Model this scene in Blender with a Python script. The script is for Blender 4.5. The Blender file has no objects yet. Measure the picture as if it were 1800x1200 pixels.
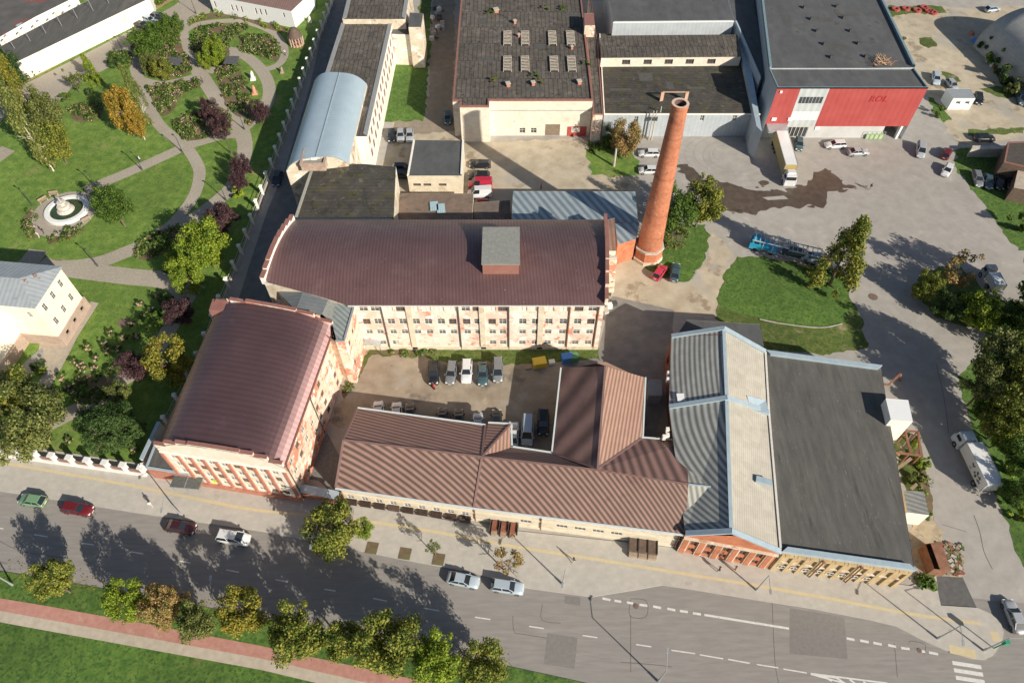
import bpy, bmesh, math, random
from mathutils import Vector, Matrix, noise as mnoise
R = math.radians
# ------------------------------------------------------------------ camera, sky, sun
SC = bpy.context.scene
COL = SC.collection
FPX, PITCH, CAMH = 1250.0, R(53.3), 100.0          # focal length in photo pixels, tilt below the horizon, flying height
cam_d = bpy.data.cameras.new("camera"); cam = bpy.data.objects.new("camera", cam_d); COL.objects.link(cam)
cam.location = (0, 0, CAMH); cam.rotation_euler = (R(90) - PITCH, 0, 0)
cam_d.sensor_width = 36; cam_d.lens = 36 * FPX / 1800; cam_d.clip_start = 1; cam_d.clip_end = 3000
SC.camera = cam
SUN_EL = R(28.7); SUN_DIR = Vector((-0.7071, 0.7071, -math.tan(SUN_EL))).normalized()
w = bpy.data.worlds.new("World"); SC.world = w; w.use_nodes = True
nt = w.node_tree; bg = nt.nodes['Background']; sky = nt.nodes.new('ShaderNodeTexSky')
sky.sky_type = 'NISHITA'; sky.sun_disc = False; sky.sun_elevation = SUN_EL; sky.sun_rotation = R(135)
nt.links.new(sky.outputs[0], bg.inputs[0]); bg.inputs[1].default_value = 0.068
sd = bpy.data.lights.new("sun", 'SUN'); sd.energy = 5.0; sd.angle = R(0.5); sd.color = (1, .92, .79)
so = bpy.data.objects.new("sun", sd); COL.objects.link(so)
so.rotation_euler = SUN_DIR.to_track_quat('-Z', 'Y').to_euler(); so.location = (60, -60, 120)
SC.view_settings.view_transform = 'Standard'; SC.view_settings.look = 'None'
SC.view_settings.gamma = 1; SC.view_settings.use_curve_mapping = False
SC.view_settings.exposure = 0.30
CP, SP = math.cos(PITCH), math.sin(PITCH)

def ray(px, py):
    u, v = px - 900, 600 - py
    return Vector((u, FPX * CP + v * SP, -FPX * SP + v * CP))
def W(px, py, z=0.0):                                # the ground (or level z) point seen at a photo pixel
    d = ray(px, py); t = (z - CAMH) / d.z
    return Vector((d.x * t, d.y * t, z))
def onwall(px, py, a, b):                            # pixel -> (distance along wall a-b, height)
    d = ray(px, py); ab = (b - a).to_2d(); n = Vector((ab.y, -ab.x))
    t = n.dot(a.to_2d()) / n.dot(d.to_2d()); p = d * t
    return (p.to_2d() - a.to_2d()).dot(ab.normalized()), CAMH + p.z

# ------------------------------------------------------------------ mesh builder
class MB:
    def __init__(s): s.v = []; s.f = []; s.m = []; s.uv = []; s.sm = []
    def add(s, pts, mi=0, uv=None, smooth=False):
        i = len(s.v); s.v += [Vector(p) for p in pts]; s.f.append(list(range(i, i + len(pts)))); s.m.append(mi)
        s.sm.append(smooth)
        if uv is None:
            n = Vector((0, 0, 0)); P = [Vector(p) for p in pts]
            for k in range(len(P)): n += P[k].cross(P[(k + 1) % len(P)])
            n = n.normalized() if n.length > 1e-9 else Vector((0, 0, 1))
            u = Vector((0, 0, 1)).cross(n)
            u = u.normalized() if u.length > 1e-3 else Vector((1, 0, 0))
            w_ = n.cross(u); uv = [(p.dot(u), p.dot(w_)) for p in P]
        s.uv.append(uv)
    def box(s, c, size, rz=0, mi=0, top=None, taper=1.0):
        c = Vector(c); hx, hy, hz = size[0] / 2, size[1] / 2, size[2] / 2; m = Matrix.Rotation(rz, 3, 'Z')
        p = [c + m @ Vector((sx * hx * (taper if sz > 0 else 1), sy * hy * (taper if sz > 0 else 1), sz * hz)) for sz in (-1, 1) for sx, sy in ((-1, -1), (1, -1), (1, 1), (-1, 1))]
        for q in ((0, 1, 5, 4), (1, 2, 6, 5), (2, 3, 7, 6), (3, 0, 4, 7), (3, 2, 1, 0)): s.add([p[k] for k in q], mi)
        s.add([p[k] for k in (4, 5, 6, 7)], mi if top is None else top)
    def bar(s, a, b, wd, ht, mi=0):                  # rectangular bar from a to b
        a = Vector(a); b = Vector(b); d = (b - a); 
        if d.length < 1e-6: return
        d.normalize(); x = d.cross(Vector((0, 0, 1)))
        x = x.normalized() if x.length > 1e-3 else Vector((1, 0, 0)); y = x.cross(d)
        r = [(-wd / 2, -ht / 2), (wd / 2, -ht / 2), (wd / 2, ht / 2), (-wd / 2, ht / 2)]
        A = [a + x * i + y * j for i, j in r]; B = [b + x * i + y * j for i, j in r]
        for k in range(4): s.add([A[k], A[(k + 1) % 4], B[(k + 1) % 4], B[k]], mi)
        s.add(A[::-1], mi); s.add(B, mi)
    def tube(s, a, b, r0, r1=None, n=8, mi=0, cap=True, smooth=True):
        r1 = r0 if r1 is None else r1; a = Vector(a); b = Vector(b); d = (b - a).normalized()
        x = d.cross(Vector((0, 0, 1))); x = x.normalized() if x.length > 1e-3 else Vector((1, 0, 0)); y = d.cross(x)
        A = [a + (x * math.cos(t) + y * math.sin(t)) * r0 for t in [2 * math.pi * k / n for k in range(n)]]
        B = [b + (x * math.cos(t) + y * math.sin(t)) * r1 for t in [2 * math.pi * k / n for k in range(n)]]
        for k in range(n):
            c = 2 * math.pi * r0 / n
            s.add([A[k], A[(k + 1) % n], B[(k + 1) % n], B[k]], mi, [(k * c, 0), (k * c + c, 0), (k * c + c, (b - a).length), (k * c, (b - a).length)], smooth)
        if cap: s.add(A[::-1], mi); s.add(B, mi)
    def slab(s, pts, t, mt=0, ms=0):                 # polygon (ccw from above) with thickness t below it
        P = [Vector(p) for p in pts]; Q = [p - Vector((0, 0, t)) for p in P]; n = len(P)
        if n == 4:                                   # a twisted quad is split along the same diagonal above and below
            nn = Vector((0, 0, 0))
            for k in range(4): nn += P[k].cross(P[(k + 1) % 4])
            nn.normalize(); u = Vector((0, 0, 1)).cross(nn); u = u.normalized() if u.length > 1e-3 else Vector((1, 0, 0)); w_ = nn.cross(u)
            for i3 in ((0, 1, 2), (0, 2, 3)):
                s.add([P[k] for k in i3], mt, [(P[k].dot(u), P[k].dot(w_)) for k in i3]); s.add([Q[k] for k in i3][::-1], ms)
        else:
            s.add(P, mt); s.add(Q[::-1], ms)
        for k in range(n): s.add([Q[k], Q[(k + 1) % n], P[(k + 1) % n], P[k]], ms)
    def prism(s, pts, z0, z1, ms=0, mt=0):
        P = [Vector((p[0], p[1], z1)) for p in pts]; Q = [Vector((p[0], p[1], z0)) for p in pts]; n = len(P)
        s.add(P, mt)
        for k in range(n): s.add([Q[k], Q[(k + 1) % n], P[(k + 1) % n], P[k]], ms)
    def wall(s, a, b, z0, z1, holes=(), d=.28, mi=0, mr=None, top=None):
        """wall from a to b (outside on the right hand), openings (s, z, w, h) with reveals"""
        a = Vector(a).to_2d(); b = Vector(b).to_2d(); L = (b - a).length; e = (b - a) / L; nin = Vector((-e.y, e.x))
        mr = mi if mr is None else mr
        H = [(x - w_ / 2, x + w_ / 2, z - h / 2, z + h / 2) for x, z, w_, h in holes if x - w_ / 2 > .05 and x + w_ / 2 < L - .05 and z + h / 2 < z1 - .02]
        H = [(p, q, max(r, z0 + .02), t) for p, q, r, t in H]
        def cuts(v): 
            v = sorted(v); o = [v[0]]
            for x in v[1:]:
                if x - o[-1] > 1e-4: o.append(x)
            return o
        S = cuts([0, L] + [q for h in H for q in h[:2]] + ([t[0] for t in top if 0 < t[0] < L] if top else []))
        Z = cuts([z0, z1] + [q for h in H for q in h[2:]])
        pt = lambda x, z, dd=0: Vector((*(a + e * x + nin * dd), z))
        def tz(x):
            for (x0, h0), (x1, h1) in zip(top[:-1], top[1:]):
                if x0 <= x <= x1 + 1e-6: return h0 + (h1 - h0) * (x - x0) / max(x1 - x0, 1e-6)
            return top[-1][1]
        for i in range(len(S) - 1):
            cx = (S[i] + S[i + 1]) / 2
            run = None
            for j in range(len(Z) - 1):
                cz = (Z[j] + Z[j + 1]) / 2
                hole = any(h[0] < cx < h[1] and h[2] < cz < h[3] for h in H)
                if not hole and run is None: run = Z[j]
                if hole and run is not None:
                    s.add([pt(S[i], run), pt(S[i + 1], run), pt(S[i + 1], Z[j]), pt(S[i], Z[j])], mi, [(S[i], run), (S[i + 1], run), (S[i + 1], Z[j]), (S[i], Z[j])]); run = None
            if run is not None:
                s.add([pt(S[i], run), pt(S[i + 1], run), pt(S[i + 1], z1), pt(S[i], z1)], mi, [(S[i], run), (S[i + 1], run), (S[i + 1], z1), (S[i], z1)])
            if top:
                t0, t1 = tz(S[i] + 1e-5), tz(S[i + 1] - 1e-5)
                s.add([pt(S[i], z1), pt(S[i + 1], z1), pt(S[i + 1], t1), pt(S[i], t0)], mi, [(S[i], z1), (S[i + 1], z1), (S[i + 1], t1), (S[i], t0)])
        for p, q, r, t in H:
            for A, B in (((p, r), (q, r)), ((q, r), (q, t)), ((q, t), (p, t)), ((p, t), (p, r))):
                s.add([pt(*A), pt(*B), pt(*B, d), pt(*A, d)], mr)
        return H
    def build(s, name, mats, parent=None, loc=None, weld=False):
        me = bpy.data.meshes.new(name)
        off = Vector(loc) if loc is not None else (parent_world(parent) if parent is not None else Vector((0, 0, 0)))
        me.from_pydata([tuple(p - off) for p in s.v], [], s.f)
        mats = mats if isinstance(mats, (list, tuple)) else [mats]
        for m in mats: me.materials.append(m)
        me.polygons.foreach_set('material_index', s.m); me.polygons.foreach_set('use_smooth', s.sm)
        ul = me.uv_layers.new(name='UVMap'); flat = [c for u in s.uv for q in u for c in q]
        ul.data.foreach_set('uv', flat)
        if weld:
            bm = bmesh.new(); bm.from_mesh(me); bmesh.ops.remove_doubles(bm, verts=bm.verts, dist=1e-4); bmesh.ops.recalc_face_normals(bm, faces=bm.faces); bm.to_mesh(me); bm.free()
        o = bpy.data.objects.new(name, me); COL.objects.link(o)
        if parent is not None:
            o.parent = parent; o.location = off - parent_world(parent)
        else: o.location = off
        return o
def parent_world(p):
    v = Vector(p.location)
    while p.parent is not None: p = p.parent; v = v + Vector(p.location)
    return v
def tag(o, label, cat, group=None):
    o['label'] = label; o['category'] = cat
    if group: o['group'] = group
    return o
def thing(name, label, cat, loc, group=None, rz=0):
    o = bpy.data.objects.new(name, None); COL.objects.link(o); o.empty_display_size = .5
    o.location = loc; o.rotation_euler = (0, 0, rz)
    return tag(o, label, cat, group)
def struct(o, kind='structure'): o['kind'] = kind; return o
def inst(mesh_or_obj, name, parent, loc, rz=0, scale=None, rot=None):
    me = mesh_or_obj.data if hasattr(mesh_or_obj, 'data') else mesh_or_obj
    o = bpy.data.objects.new(name, me); COL.objects.link(o)
    if parent is not None: o.parent = parent
    o.location = loc; o.rotation_euler = rot if rot else (0, 0, rz)
    if scale: o.scale = scale if hasattr(scale, '__len__') else (scale,) * 3
    if me.name in PANE:
        c = bpy.data.objects.new('pane', PANE[me.name]); COL.objects.link(c); c.parent = o
    return o

PANE = {}
# ------------------------------------------------------------------ materials
def hexc(c): return (c[0], c[1], c[2], 1)
MATS = {}
def M(name, c1, c2=None, c3=None, scale=1.0, rough=.85, bump=0.0, metal=0.0, big=.0, bigscale=.05, stripes=None, brick=None,
      spots=None, coord='Object', island=0.0, aniso=0.0, cutoff=(.35, .65), detail=8, transl=0.0, spec=.5, coat=0.0, stretch=None, fleck=None):
    if name in MATS: return MATS[name]
    m = bpy.data.materials.new(name); m.use_nodes = True; MATS[name] = m
    N = m.node_tree.nodes; L = m.node_tree.links; b = N['Principled BSDF']; out = N['Material Output']
    b.inputs['Roughness'].default_value = rough; b.inputs['Metallic'].default_value = metal
    b.inputs['Specular IOR Level'].default_value = spec; b.inputs['Coat Weight'].default_value = coat
    c2 = c2 or c1
    if aniso:
        b.inputs['Anisotropic'].default_value = aniso; tg = N.new('ShaderNodeTangent'); tg.direction_type = 'UV_MAP'; tg.uv_map = 'UVMap'; L.new(tg.outputs[0], b.inputs['Tangent'])
    tc = N.new('ShaderNodeTexCoord'); src = tc.outputs[coord]
    if stretch:
        mp = N.new('ShaderNodeMapping'); mp.inputs['Scale'].default_value = stretch; L.new(src, mp.inputs[0]); src = mp.outputs[0]
    def noise(sc, det=detail, ro=.6):
        n = N.new('ShaderNodeTexNoise'); n.inputs['Scale'].default_value = sc; n.inputs['Detail'].default_value = det
        n.inputs['Roughness'].default_value = ro; L.new(src, n.inputs['Vector']); return n
    def math_(op, a, bb=None):
        n = N.new('ShaderNodeMath'); n.operation = op
        for i, x in enumerate((a, bb)):
            if x is None: continue
            if isinstance(x, (int, float)): n.inputs[i].default_value = x
            else: L.new(x, n.inputs[i])
        return n.outputs[0]
    def mix(f, a, bb, mode='MIX'):
        n = N.new('ShaderNodeMix'); n.data_type = 'RGBA'; n.blend_type = mode
        if isinstance(f, (int, float)): n.inputs[0].default_value = f
        else: L.new(f, n.inputs[0])
        for i, x in ((6, a), (7, bb)):
            if isinstance(x, tuple): n.inputs[i].default_value = hexc(x)
            else: L.new(x, n.inputs[i])
        return n.outputs[2]
    nz = noise(scale); r = N.new('ShaderNodeValToRGB'); L.new(nz.outputs[0], r.inputs[0])
    r.color_ramp.elements[0].position = cutoff[0]; r.color_ramp.elements[0].color = hexc(c1)
    r.color_ramp.elements[1].position = cutoff[1]; r.color_ramp.elements[1].color = hexc(c2)
    if c3:
        e = r.color_ramp.elements.new((cutoff[0] + cutoff[1]) / 2); e.color = hexc(c3)
    col = r.outputs[0]; hgt = nz.outputs[0]
    if island:
        g = N.new('ShaderNodeNewGeometry'); f = math_('MULTIPLY', math_('SUBTRACT', g.outputs['Random Per Island'], .5), island)
        f = math_('ADD', f, nz.outputs[0]); L.new(f, r.inputs[0])
    if spots:                                        # (colour, scale, threshold, sharpness)
        for sc_, s_, th, sh in spots:
            n2 = noise(s_, 6, .65); mr = N.new('ShaderNodeMapRange'); mr.inputs[1].default_value = th; mr.inputs[2].default_value = th + sh
            L.new(n2.outputs[0], mr.inputs[0]); col = mix(mr.outputs[0], col, sc_)
    if brick:                                        # (w, h, mortar colour, strength)
        bt = N.new('ShaderNodeTexBrick'); L.new(tc.outputs['UV'], bt.inputs['Vector']); bt.inputs['Scale'].default_value = 1
        bt.inputs['Brick Width'].default_value = brick[0]; bt.inputs['Row Height'].default_value = brick[1]; bt.inputs['Mortar Size'].default_value = brick[4] if len(brick) > 4 else .012
        bt.inputs['Color1'].default_value = (1, 1, 1, 1); bt.inputs['Color2'].default_value = (.78, .78, .78, 1); bt.inputs['Mortar'].default_value = hexc(brick[2])
        col = mix(brick[3], col, bt.outputs[0], 'MULTIPLY')
    if stripes:                                      # (pitch, angle from the slope line, dark colour factor, bump, sharp)
        sp = N.new('ShaderNodeSeparateXYZ'); L.new(tc.outputs['UV'], sp.inputs[0])
        if len(stripes) == 6: stripes, q6 = (stripes[0], 0, stripes[3], stripes[4]), stripes
        else: q6 = None
        a = stripes[1]
        ph = math_('ADD', math_('MULTIPLY', sp.outputs[0], math.cos(a)), math_('MULTIPLY', sp.outputs[1], math.sin(a)))
        if len(stripes) > 4: ph = math_('ADD', ph, math_('MULTIPLY', math_('MULTIPLY', sp.outputs[0], sp.outputs[1]), stripes[4]))
        if q6: ph = math_('ADD', math_('ADD', math_('MULTIPLY', sp.outputs[0], q6[1]), math_('MULTIPLY', sp.outputs[1], q6[2])), math_('MULTIPLY', math_('MULTIPLY', sp.outputs[0], sp.outputs[0]), q6[5]))
        sn = math_('SINE', math_('MULTIPLY', ph, 2 * math.pi / stripes[0]))
        f = math_('ADD', math_('MULTIPLY', sn, .5), .5)
        col = mix(f, col, mix(1.0, col, (stripes[2],) * 3, 'MULTIPLY'))
        hgt = math_('ADD', math_('MULTIPLY', hgt, .2), math_('MULTIPLY', sn, -stripes[3]))
    if big:
        n3 = noise(bigscale, 4); mr = N.new('ShaderNodeMapRange'); mr.inputs[1].default_value = .3; mr.inputs[2].default_value = .7
        mr.inputs[3].default_value = 1 - big; mr.inputs[4].default_value = 1 + big * .6; L.new(n3.outputs[0], mr.inputs[0])
        v = N.new('ShaderNodeVectorMath'); v.operation = 'SCALE'; L.new(col, v.inputs[0]); L.new(mr.outputs[0], v.inputs['Scale']); col = v.outputs[0]
    L.new(col, b.inputs['Base Color'])
    if bump:
        bp = N.new('ShaderNodeBump'); bp.inputs['Strength'].default_value = min(bump, 1); bp.inputs['Distance'].default_value = .12
        L.new(hgt, bp.inputs['Height']); L.new(bp.outputs[0], b.inputs['Normal'])
    if transl:
        t = N.new('ShaderNodeBsdfTranslucent'); L.new(col, t.inputs[0]); ms = N.new('ShaderNodeMixShader'); ms.inputs[0].default_value = transl
        L.new(b.outputs[0], ms.inputs[1]); L.new(t.outputs[0], ms.inputs[2]); L.new(ms.outputs[0], out.inputs[0])
    return m
asphalt_road = M('asphalt_road', (.255, .235, .215), (.305, .282, .258), scale=1.6, rough=.9, bump=.15, big=.08, bigscale=.05, spots=[((.225, .208, .192), .10, .56, .16), ((.345, .32, .292), .25, .60, .14), ((.20, .185, .17), 5, .64, .06)], stretch=(.18, 1.2, 1))
asphalt_yard = M('asphalt_yard', (.345, .32, .288), (.41, .382, .345), scale=.5, rough=.92, bump=.15, big=.09, bigscale=.03, spots=[((.30, .278, .25), .06, .57, .12), ((.46, .43, .385), .25, .62, .1), ((.27, .25, .225), 1.4, .68, .04)])
asphalt_dark = M('asphalt_dark', (.10, .097, .093), (.135, .13, .125), scale=1.5, rough=.92, bump=.1)
asphalt_patch = M('asphalt_patch', (.205, .19, .175), (.24, .222, .204), scale=2, rough=.9, big=.1)
paving = M('paving', (.46, .43, .38), (.52, .485, .43), scale=.8, rough=.9, bump=.05, big=.07, bigscale=.08, brick=(.8, .5, (.86, .84, .8), .35, .02), spots=[((.41, .38, .335), .3, .62, .08)])
kerbstone = M('kerbstone', (.5, .48, .44), (.42, .4, .37), scale=3)
tactile = M('tactile_yellow', (.56, .46, .27), (.61, .51, .32), scale=2)
redpath = M('red_path', (.42, .20, .155), (.5, .26, .21), scale=1.2, big=.1, spots=[((.5, .35, .28), .3, .6, .1)])
beigepath = M('beige_path', (.43, .37, .29), (.52, .45, .36), scale=1.2, big=.1)
gravel = M('park_gravel', (.34, .295, .235), (.43, .38, .31), scale=2.5, bump=.1, big=.12, bigscale=.1)
dirt = M('dirt_yard', (.41, .345, .25), (.53, .46, .345), scale=.35, bump=.2, big=.14, bigscale=.06, spots=[((.30, .24, .165), .15, .58, .06), ((.40, .375, .33), .08, .55, .1), ((.58, .51, .39), .5, .62, .1)])
courtdirt = M('courtyard_dirt', (.28, .225, .165), (.38, .32, .245), scale=.4, bump=.2, big=.2, bigscale=.08, spots=[((.18, .15, .12), .14, .55, .08), ((.33, .32, .30), .1, .58, .08), ((.45, .36, .24), .3, .62, .06)])
grass = M('lawn_grass', (.098, .185, .026), (.205, .295, .056), (.145, .235, .036), scale=.6, rough=.95, bump=.7, big=.20, bigscale=.05, spots=[((.29, .29, .10), .12, .58, .14), ((.06, .13, .02), 2.4, .51, .12), ((.23, .29, .07), 3.5, .60, .1)])
grass2 = M('verge_grass', (.055, .125, .018), (.12, .20, .034), (.085, .165, .024), scale=.7, rough=.95, bump=.9, big=.28, bigscale=.06, spots=[((.04, .09, .014), 2.0, .50, .1), ((.20, .20, .07), .1, .62, .1), ((.15, .22, .045), 3.2, .58, .1)])
roughgrass = M('rough_grass', (.07, .11, .02), (.16, .17, .05), (.10, .145, .025), scale=.8, rough=.95, bump=.9, big=.3, bigscale=.07, spots=[((.045, .08, .015), 2.2, .52, .1), ((.30, .23, .14), .25, .6, .1)])
soil = M('bed_soil', (.12, .10, .05), (.2, .13, .08), scale=1.0, bump=.4, spots=[((.25, .15, .10), .35, .56, .08), ((.09, .14, .03), .5, .55, .1)])
oil = M('wet_patch', (.085, .062, .045), (.125, .095, .07), scale=.8, rough=.45, big=.2)
paint = M('road_paint', (.72, .70, .66), (.6, .58, .54), scale=2, spots=[((.35, .34, .32), 1.5, .62, .08)])
crack = M('crack_tar', (.12, .112, .105))
# walls
plaster = M('peeling_plaster', (.70, .61, .50), (.80, .73, .63), scale=.7, bump=.25, spots=[((.72, .50, .40), .22, .48, .10), ((.62, .29, .20), .55, .57, .04), ((.83, .78, .70), .5, .54, .06), ((.46, .33, .26), 2.2, .62, .05), ((.26, .2, .17), 1.2, .69, .04)])
plaster_red = M('peeling_red_plaster', (.72, .60, .47), (.76, .56, .43), scale=.4, bump=.3, spots=[((.64, .25, .16), .28, .50, .05), ((.60, .22, .15), .9, .60, .04), ((.82, .75, .63), .5, .54, .05), ((.36, .30, .24), .8, .61, .05), ((.25, .2, .17), 2.0, .67, .04)])
white_blotch = M('white_blotched_wall', (.78, .68, .54), (.84, .78, .68), scale=.8, spots=[((.62, .36, .24), .7, .62, .07)])
redpilaster = M('red_pilaster', (.42, .155, .105), (.50, .23, .16), scale=1.5, spots=[((.66, .5, .4), 1.2, .64, .05)])
brickred = M('red_brick', (.52, .17, .085), (.62, .25, .13), scale=1.1, bump=.2, brick=(.26, .09, (.62, .55, .5), .6), big=.15, bigscale=.4, spots=[((.35, .13, .08), .8, .62, .08)])
brickdark = M('dark_red_brick', (.24, .085, .055), (.36, .13, .08), scale=.8, brick=(.26, .09, (.5, .45, .4), .5), big=.3, bigscale=.3, spots=[((.42, .33, .25), .7, .64, .06)])
brickchim = M('chimney_brick', (.50, .17, .085), (.60, .25, .14), scale=1.6, bump=.25, brick=(.27, .11, (.55, .5, .45), .8), big=.2, bigscale=.25, spots=[((.30, .11, .07), .5, .56, .12), ((.66, .42, .31), 1.4, .63, .06)])
soot = M('soot_brick', (.10, .07, .06), (.2, .12, .09), scale=2)
concrete = M('concrete', (.45, .42, .37), (.56, .52, .45), scale=1.2, bump=.15, big=.15, bigscale=.3)
yellowbrick = M('yellow_brick', (.52, .38, .20), (.62, .48, .28), scale=1.2, brick=(.27, .09, (.6, .55, .5), .5), big=.12, bigscale=.3, spots=[((.40, .28, .16), 1.1, .62, .06)])
oldyellow = M('old_yellow_wall', (.60, .51, .38), (.74, .66, .53), scale=.6, bump=.2, brick=(.27, .09, (.7, .66, .6), .4), spots=[((.46, .33, .23), .5, .55, .06), ((.84, .80, .72), .4, .55, .05), ((.62, .38, .27), .9, .63, .05), ((.28, .23, .18), 1.5, .67, .05)])
creamwall = M('cream_wall', (.60, .52, .39), (.70, .63, .50), scale=.7, big=.08, bigscale=.4, spots=[((.50, .41, .29), .5, .55, .12), ((.40, .33, .25), 1.5, .66, .05)])
white_brick = M('white_painted_brick', (.76, .68, .56), (.84, .78, .67), scale=.7, bump=.15, brick=(.9, .4, (.78, .74, .68), .5, .03), spots=[((.66, .55, .42), .35, .56, .12), ((.50, .38, .28), 1.1, .66, .05)])
whitewall = M('white_wall', (.80, .76, .67), (.85, .82, .75), scale=.6, spots=[((.68, .60, .48), .4, .57, .1), ((.52, .43, .34), 1.3, .66, .06)])
housewall = M('house_wall', (.84, .78, .62), (.87, .83, .70), scale=.6)
plinth = M('pink_plinth', (.45, .33, .26), (.54, .42, .34), scale=1.1, brick=(.9, .45, (.6, .55, .5), .5, .03))
bluewall = M('blue_grey_wall', (.40, .44, .47), (.47, .51, .54), scale=.5, stripes=(.9, 0, .93, .15))
redpanel = M('red_panel', (.40, .065, .06), (.45, .085, .078), scale=.3, rough=.6, stripes=(1.2, 0, .90, .1), spots=[((.48, .11, .10), .12, .55, .2)])
lightpanel = M('light_panel', (.48, .52, .53), (.56, .6, .6), scale=.5, rough=.5, stripes=(1.4, 0, .85, .1))
greypanel = M('grey_panel', (.50, .50, .49), (.56, .56, .55), scale=.6)
rustwall = M('rusty_sheet', (.20, .09, .055), (.30, .15, .09), scale=1.3)
wood = M('weathered_wood', (.30, .22, .15), (.42, .33, .24), scale=2)
darkwood = M('dark_timber', (.10, .07, .055), (.16, .11, .08), scale=2)
# roofs
mroof = M('maroon_tin', (.225, .13, .128), (.26, .15, .148), scale=.25, rough=.45, metal=.62, spec=1.0, bump=.35, aniso=.96, stripes=(.9, 0, .84, .14), big=.08, bigscale=.1, spots=[((.72, .68, .66), 2.2, .71, .02), ((.28, .17, .175), .3, .6, .1)])
mroof2 = M('maroon_tin_fine', (.185, .105, .102), (.22, .128, .124), scale=.25, rough=.45, metal=.35, spec=.8, bump=.35, aniso=.8, stripes=(.62, .08, .80, .2, .0016), big=.14, bigscale=.07, spots=[((.74, .71, .69), 2.6, .685, .02), ((.235, .145, .14), .2, .56, .12)])
cap_maroon = M('maroon_flashing', (.27, .125, .10), (.31, .15, .12), scale=1, rough=.5)
broof = M('brown_corrugated', (.325, .20, .158), (.375, .235, .188), scale=.6, rough=.6, bump=.2, stripes=(.9, .95, 1, .27, .1, .01), spots=[((.28, .16, .13), .12, .58, .06)])
broof2 = M('brown_corrugated_right', (.325, .198, .156), (.375, .232, .184), scale=.6, rough=.6, bump=.2, stripes=(.98, .9, 1, .27, .1, .01), spots=[((.28, .155, .125), .12, .58, .06)])

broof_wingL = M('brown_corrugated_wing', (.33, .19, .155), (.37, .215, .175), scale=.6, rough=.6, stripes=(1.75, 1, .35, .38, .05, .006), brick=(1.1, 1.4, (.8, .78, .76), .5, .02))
broof_wingR = M('brown_corrugated_lit', (.42, .25, .185), (.47, .285, .215), scale=.6, rough=.65, stripes=(.62, .06, 1, .46, .1, 0))  # lighter copy of the wing sheet, sunlight on right-hand slopes put into the colour
broof_fan = M('brown_corrugated_fan', (.32, .185, .155), (.36, .215, .18), scale=.6, rough=.6, stripes=(1.15, 1, .25, .36, .05, .012))
groof_dark = M('grey_slate_sheet', (.47, .475, .44), (.54, .545, .505), scale=.8, rough=.8, stripes=(.78, -.74, 1, .34, .06, -.006), brick=(1.1, .9, (.8, .8, .8), .4, .02))
groof_dark2 = M('grey_slate_sheet_front', (.47, .475, .44), (.54, .545, .505), scale=.8, rough=.8, stripes=(1.0, -3.1, 1, .32, .06, -.028), brick=(1.1, .9, (.8, .8, .8), .4, .02))
groof_hip = M('grey_sheet_hip', (.46, .46, .40), (.52, .51, .45), scale=.8, rough=.8, stripes=(.8, .2, .45, .1))
groof_lit = M('beige_slate_sheet', (.47, .435, .365), (.53, .49, .415), scale=.8, rough=.85, bump=.15, stripes=(.35, 1.57, .84, .1), brick=(1.1, 1.5, (.82, .8, .77), .5, .03), spots=[((.41, .37, .30), .35, .58, .12)])
blueflash = M('blue_flashing', (.40, .50, .56), (.48, .58, .63), scale=1, rough=.45, metal=.2)
bitumen = M('bitumen_roof', (.10, .097, .088), (.14, .135, .122), scale=.9, rough=.9, bump=.1, big=.12, bigscale=.06, brick=(1.0, 60, (.66, .66, .66), .5, .03), spots=[((.175, .165, .145), .15, .55, .16), ((.075, .073, .067), .3, .58, .1), ((.25, .235, .21), 3.5, .64, .04)], stretch=(1.6, .3, 1))
bitumen2 = M('new_bitumen', (.088, .092, .094), (.118, .122, .124), scale=.5, rough=.85, big=.12, bigscale=.06, brick=(1.1, 30, (.7, .7, .7), .45, .03), spots=[((.145, .146, .143), .12, .56, .14), ((.07, .07, .07), .5, .62, .06)], stretch=(1, .6, 1))
tiledroof = M('old_tarred_boards', (.095, .083, .07), (.15, .13, .11), scale=.8, rough=.95, bump=.5, brick=(1.0, 7, (.28, .28, .28), .8, .09), big=.25, bigscale=.09, spots=[((.19, .165, .14), .5, .56, .1), ((.055, .05, .045), .7, .56, .08), ((.13, .15, .05), .35, .66, .05)])
oldfelt = M('old_felt_roof', (.055, .05, .043), (.095, .086, .072), scale=.6, rough=.95, bump=.4, big=.25, bigscale=.09, spots=[((.085, .08, .035), .35, .53, .1), ((.16, .145, .12), .9, .60, .06), ((.035, .033, .03), .5, .56, .08), ((.10, .14, .035), .5, .63, .05), ((.28, .25, .21), 2.2, .68, .04)], brick=(30, .9, (.4, .4, .4), .7, .06))
ltblue_tin = M('pale_blue_tin', (.42, .53, .60), (.47, .58, .65), scale=.5, rough=.42, metal=.25, bump=.2, stripes=(.6, 0, .93, .2), spots=[((.52, .60, .64), .5, .62, .1)])
blueshed = M('blue_corrugated', (.40, .49, .53), (.48, .56, .60), scale=.5, rough=.4, metal=.3, bump=.2, stripes=(1.55, 1, .55, .50, .1, 0), spots=[((.42, .35, .29), .3, .66, .08)])
housetin = M('house_tin', (.40, .44, .46), (.48, .52, .54), scale=.8, rough=.5, metal=.2, stripes=(.8, 0, .82, .15), spots=[((.34, .17, .10), .22, .61, .03)])
orangetile = M('clay_tile', (.42, .20, .13), (.5, .26, .18), scale=1.5, stripes=(.5, 0, .7, .2))
towertin = M('grey_tower_tin', (.15, .165, .17), (.19, .205, .21), scale=.6, rough=.6, stripes=(.7, 0, .88, .1))
towertin2 = M('grey_green_tin', (.30, .34, .32), (.38, .42, .40), scale=.6, rough=.6, stripes=(.7, .8, .6, .1))
gravelroof = M('gravel_felt', (.22, .225, .205), (.29, .29, .265), scale=2.5, rough=.9)
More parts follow.
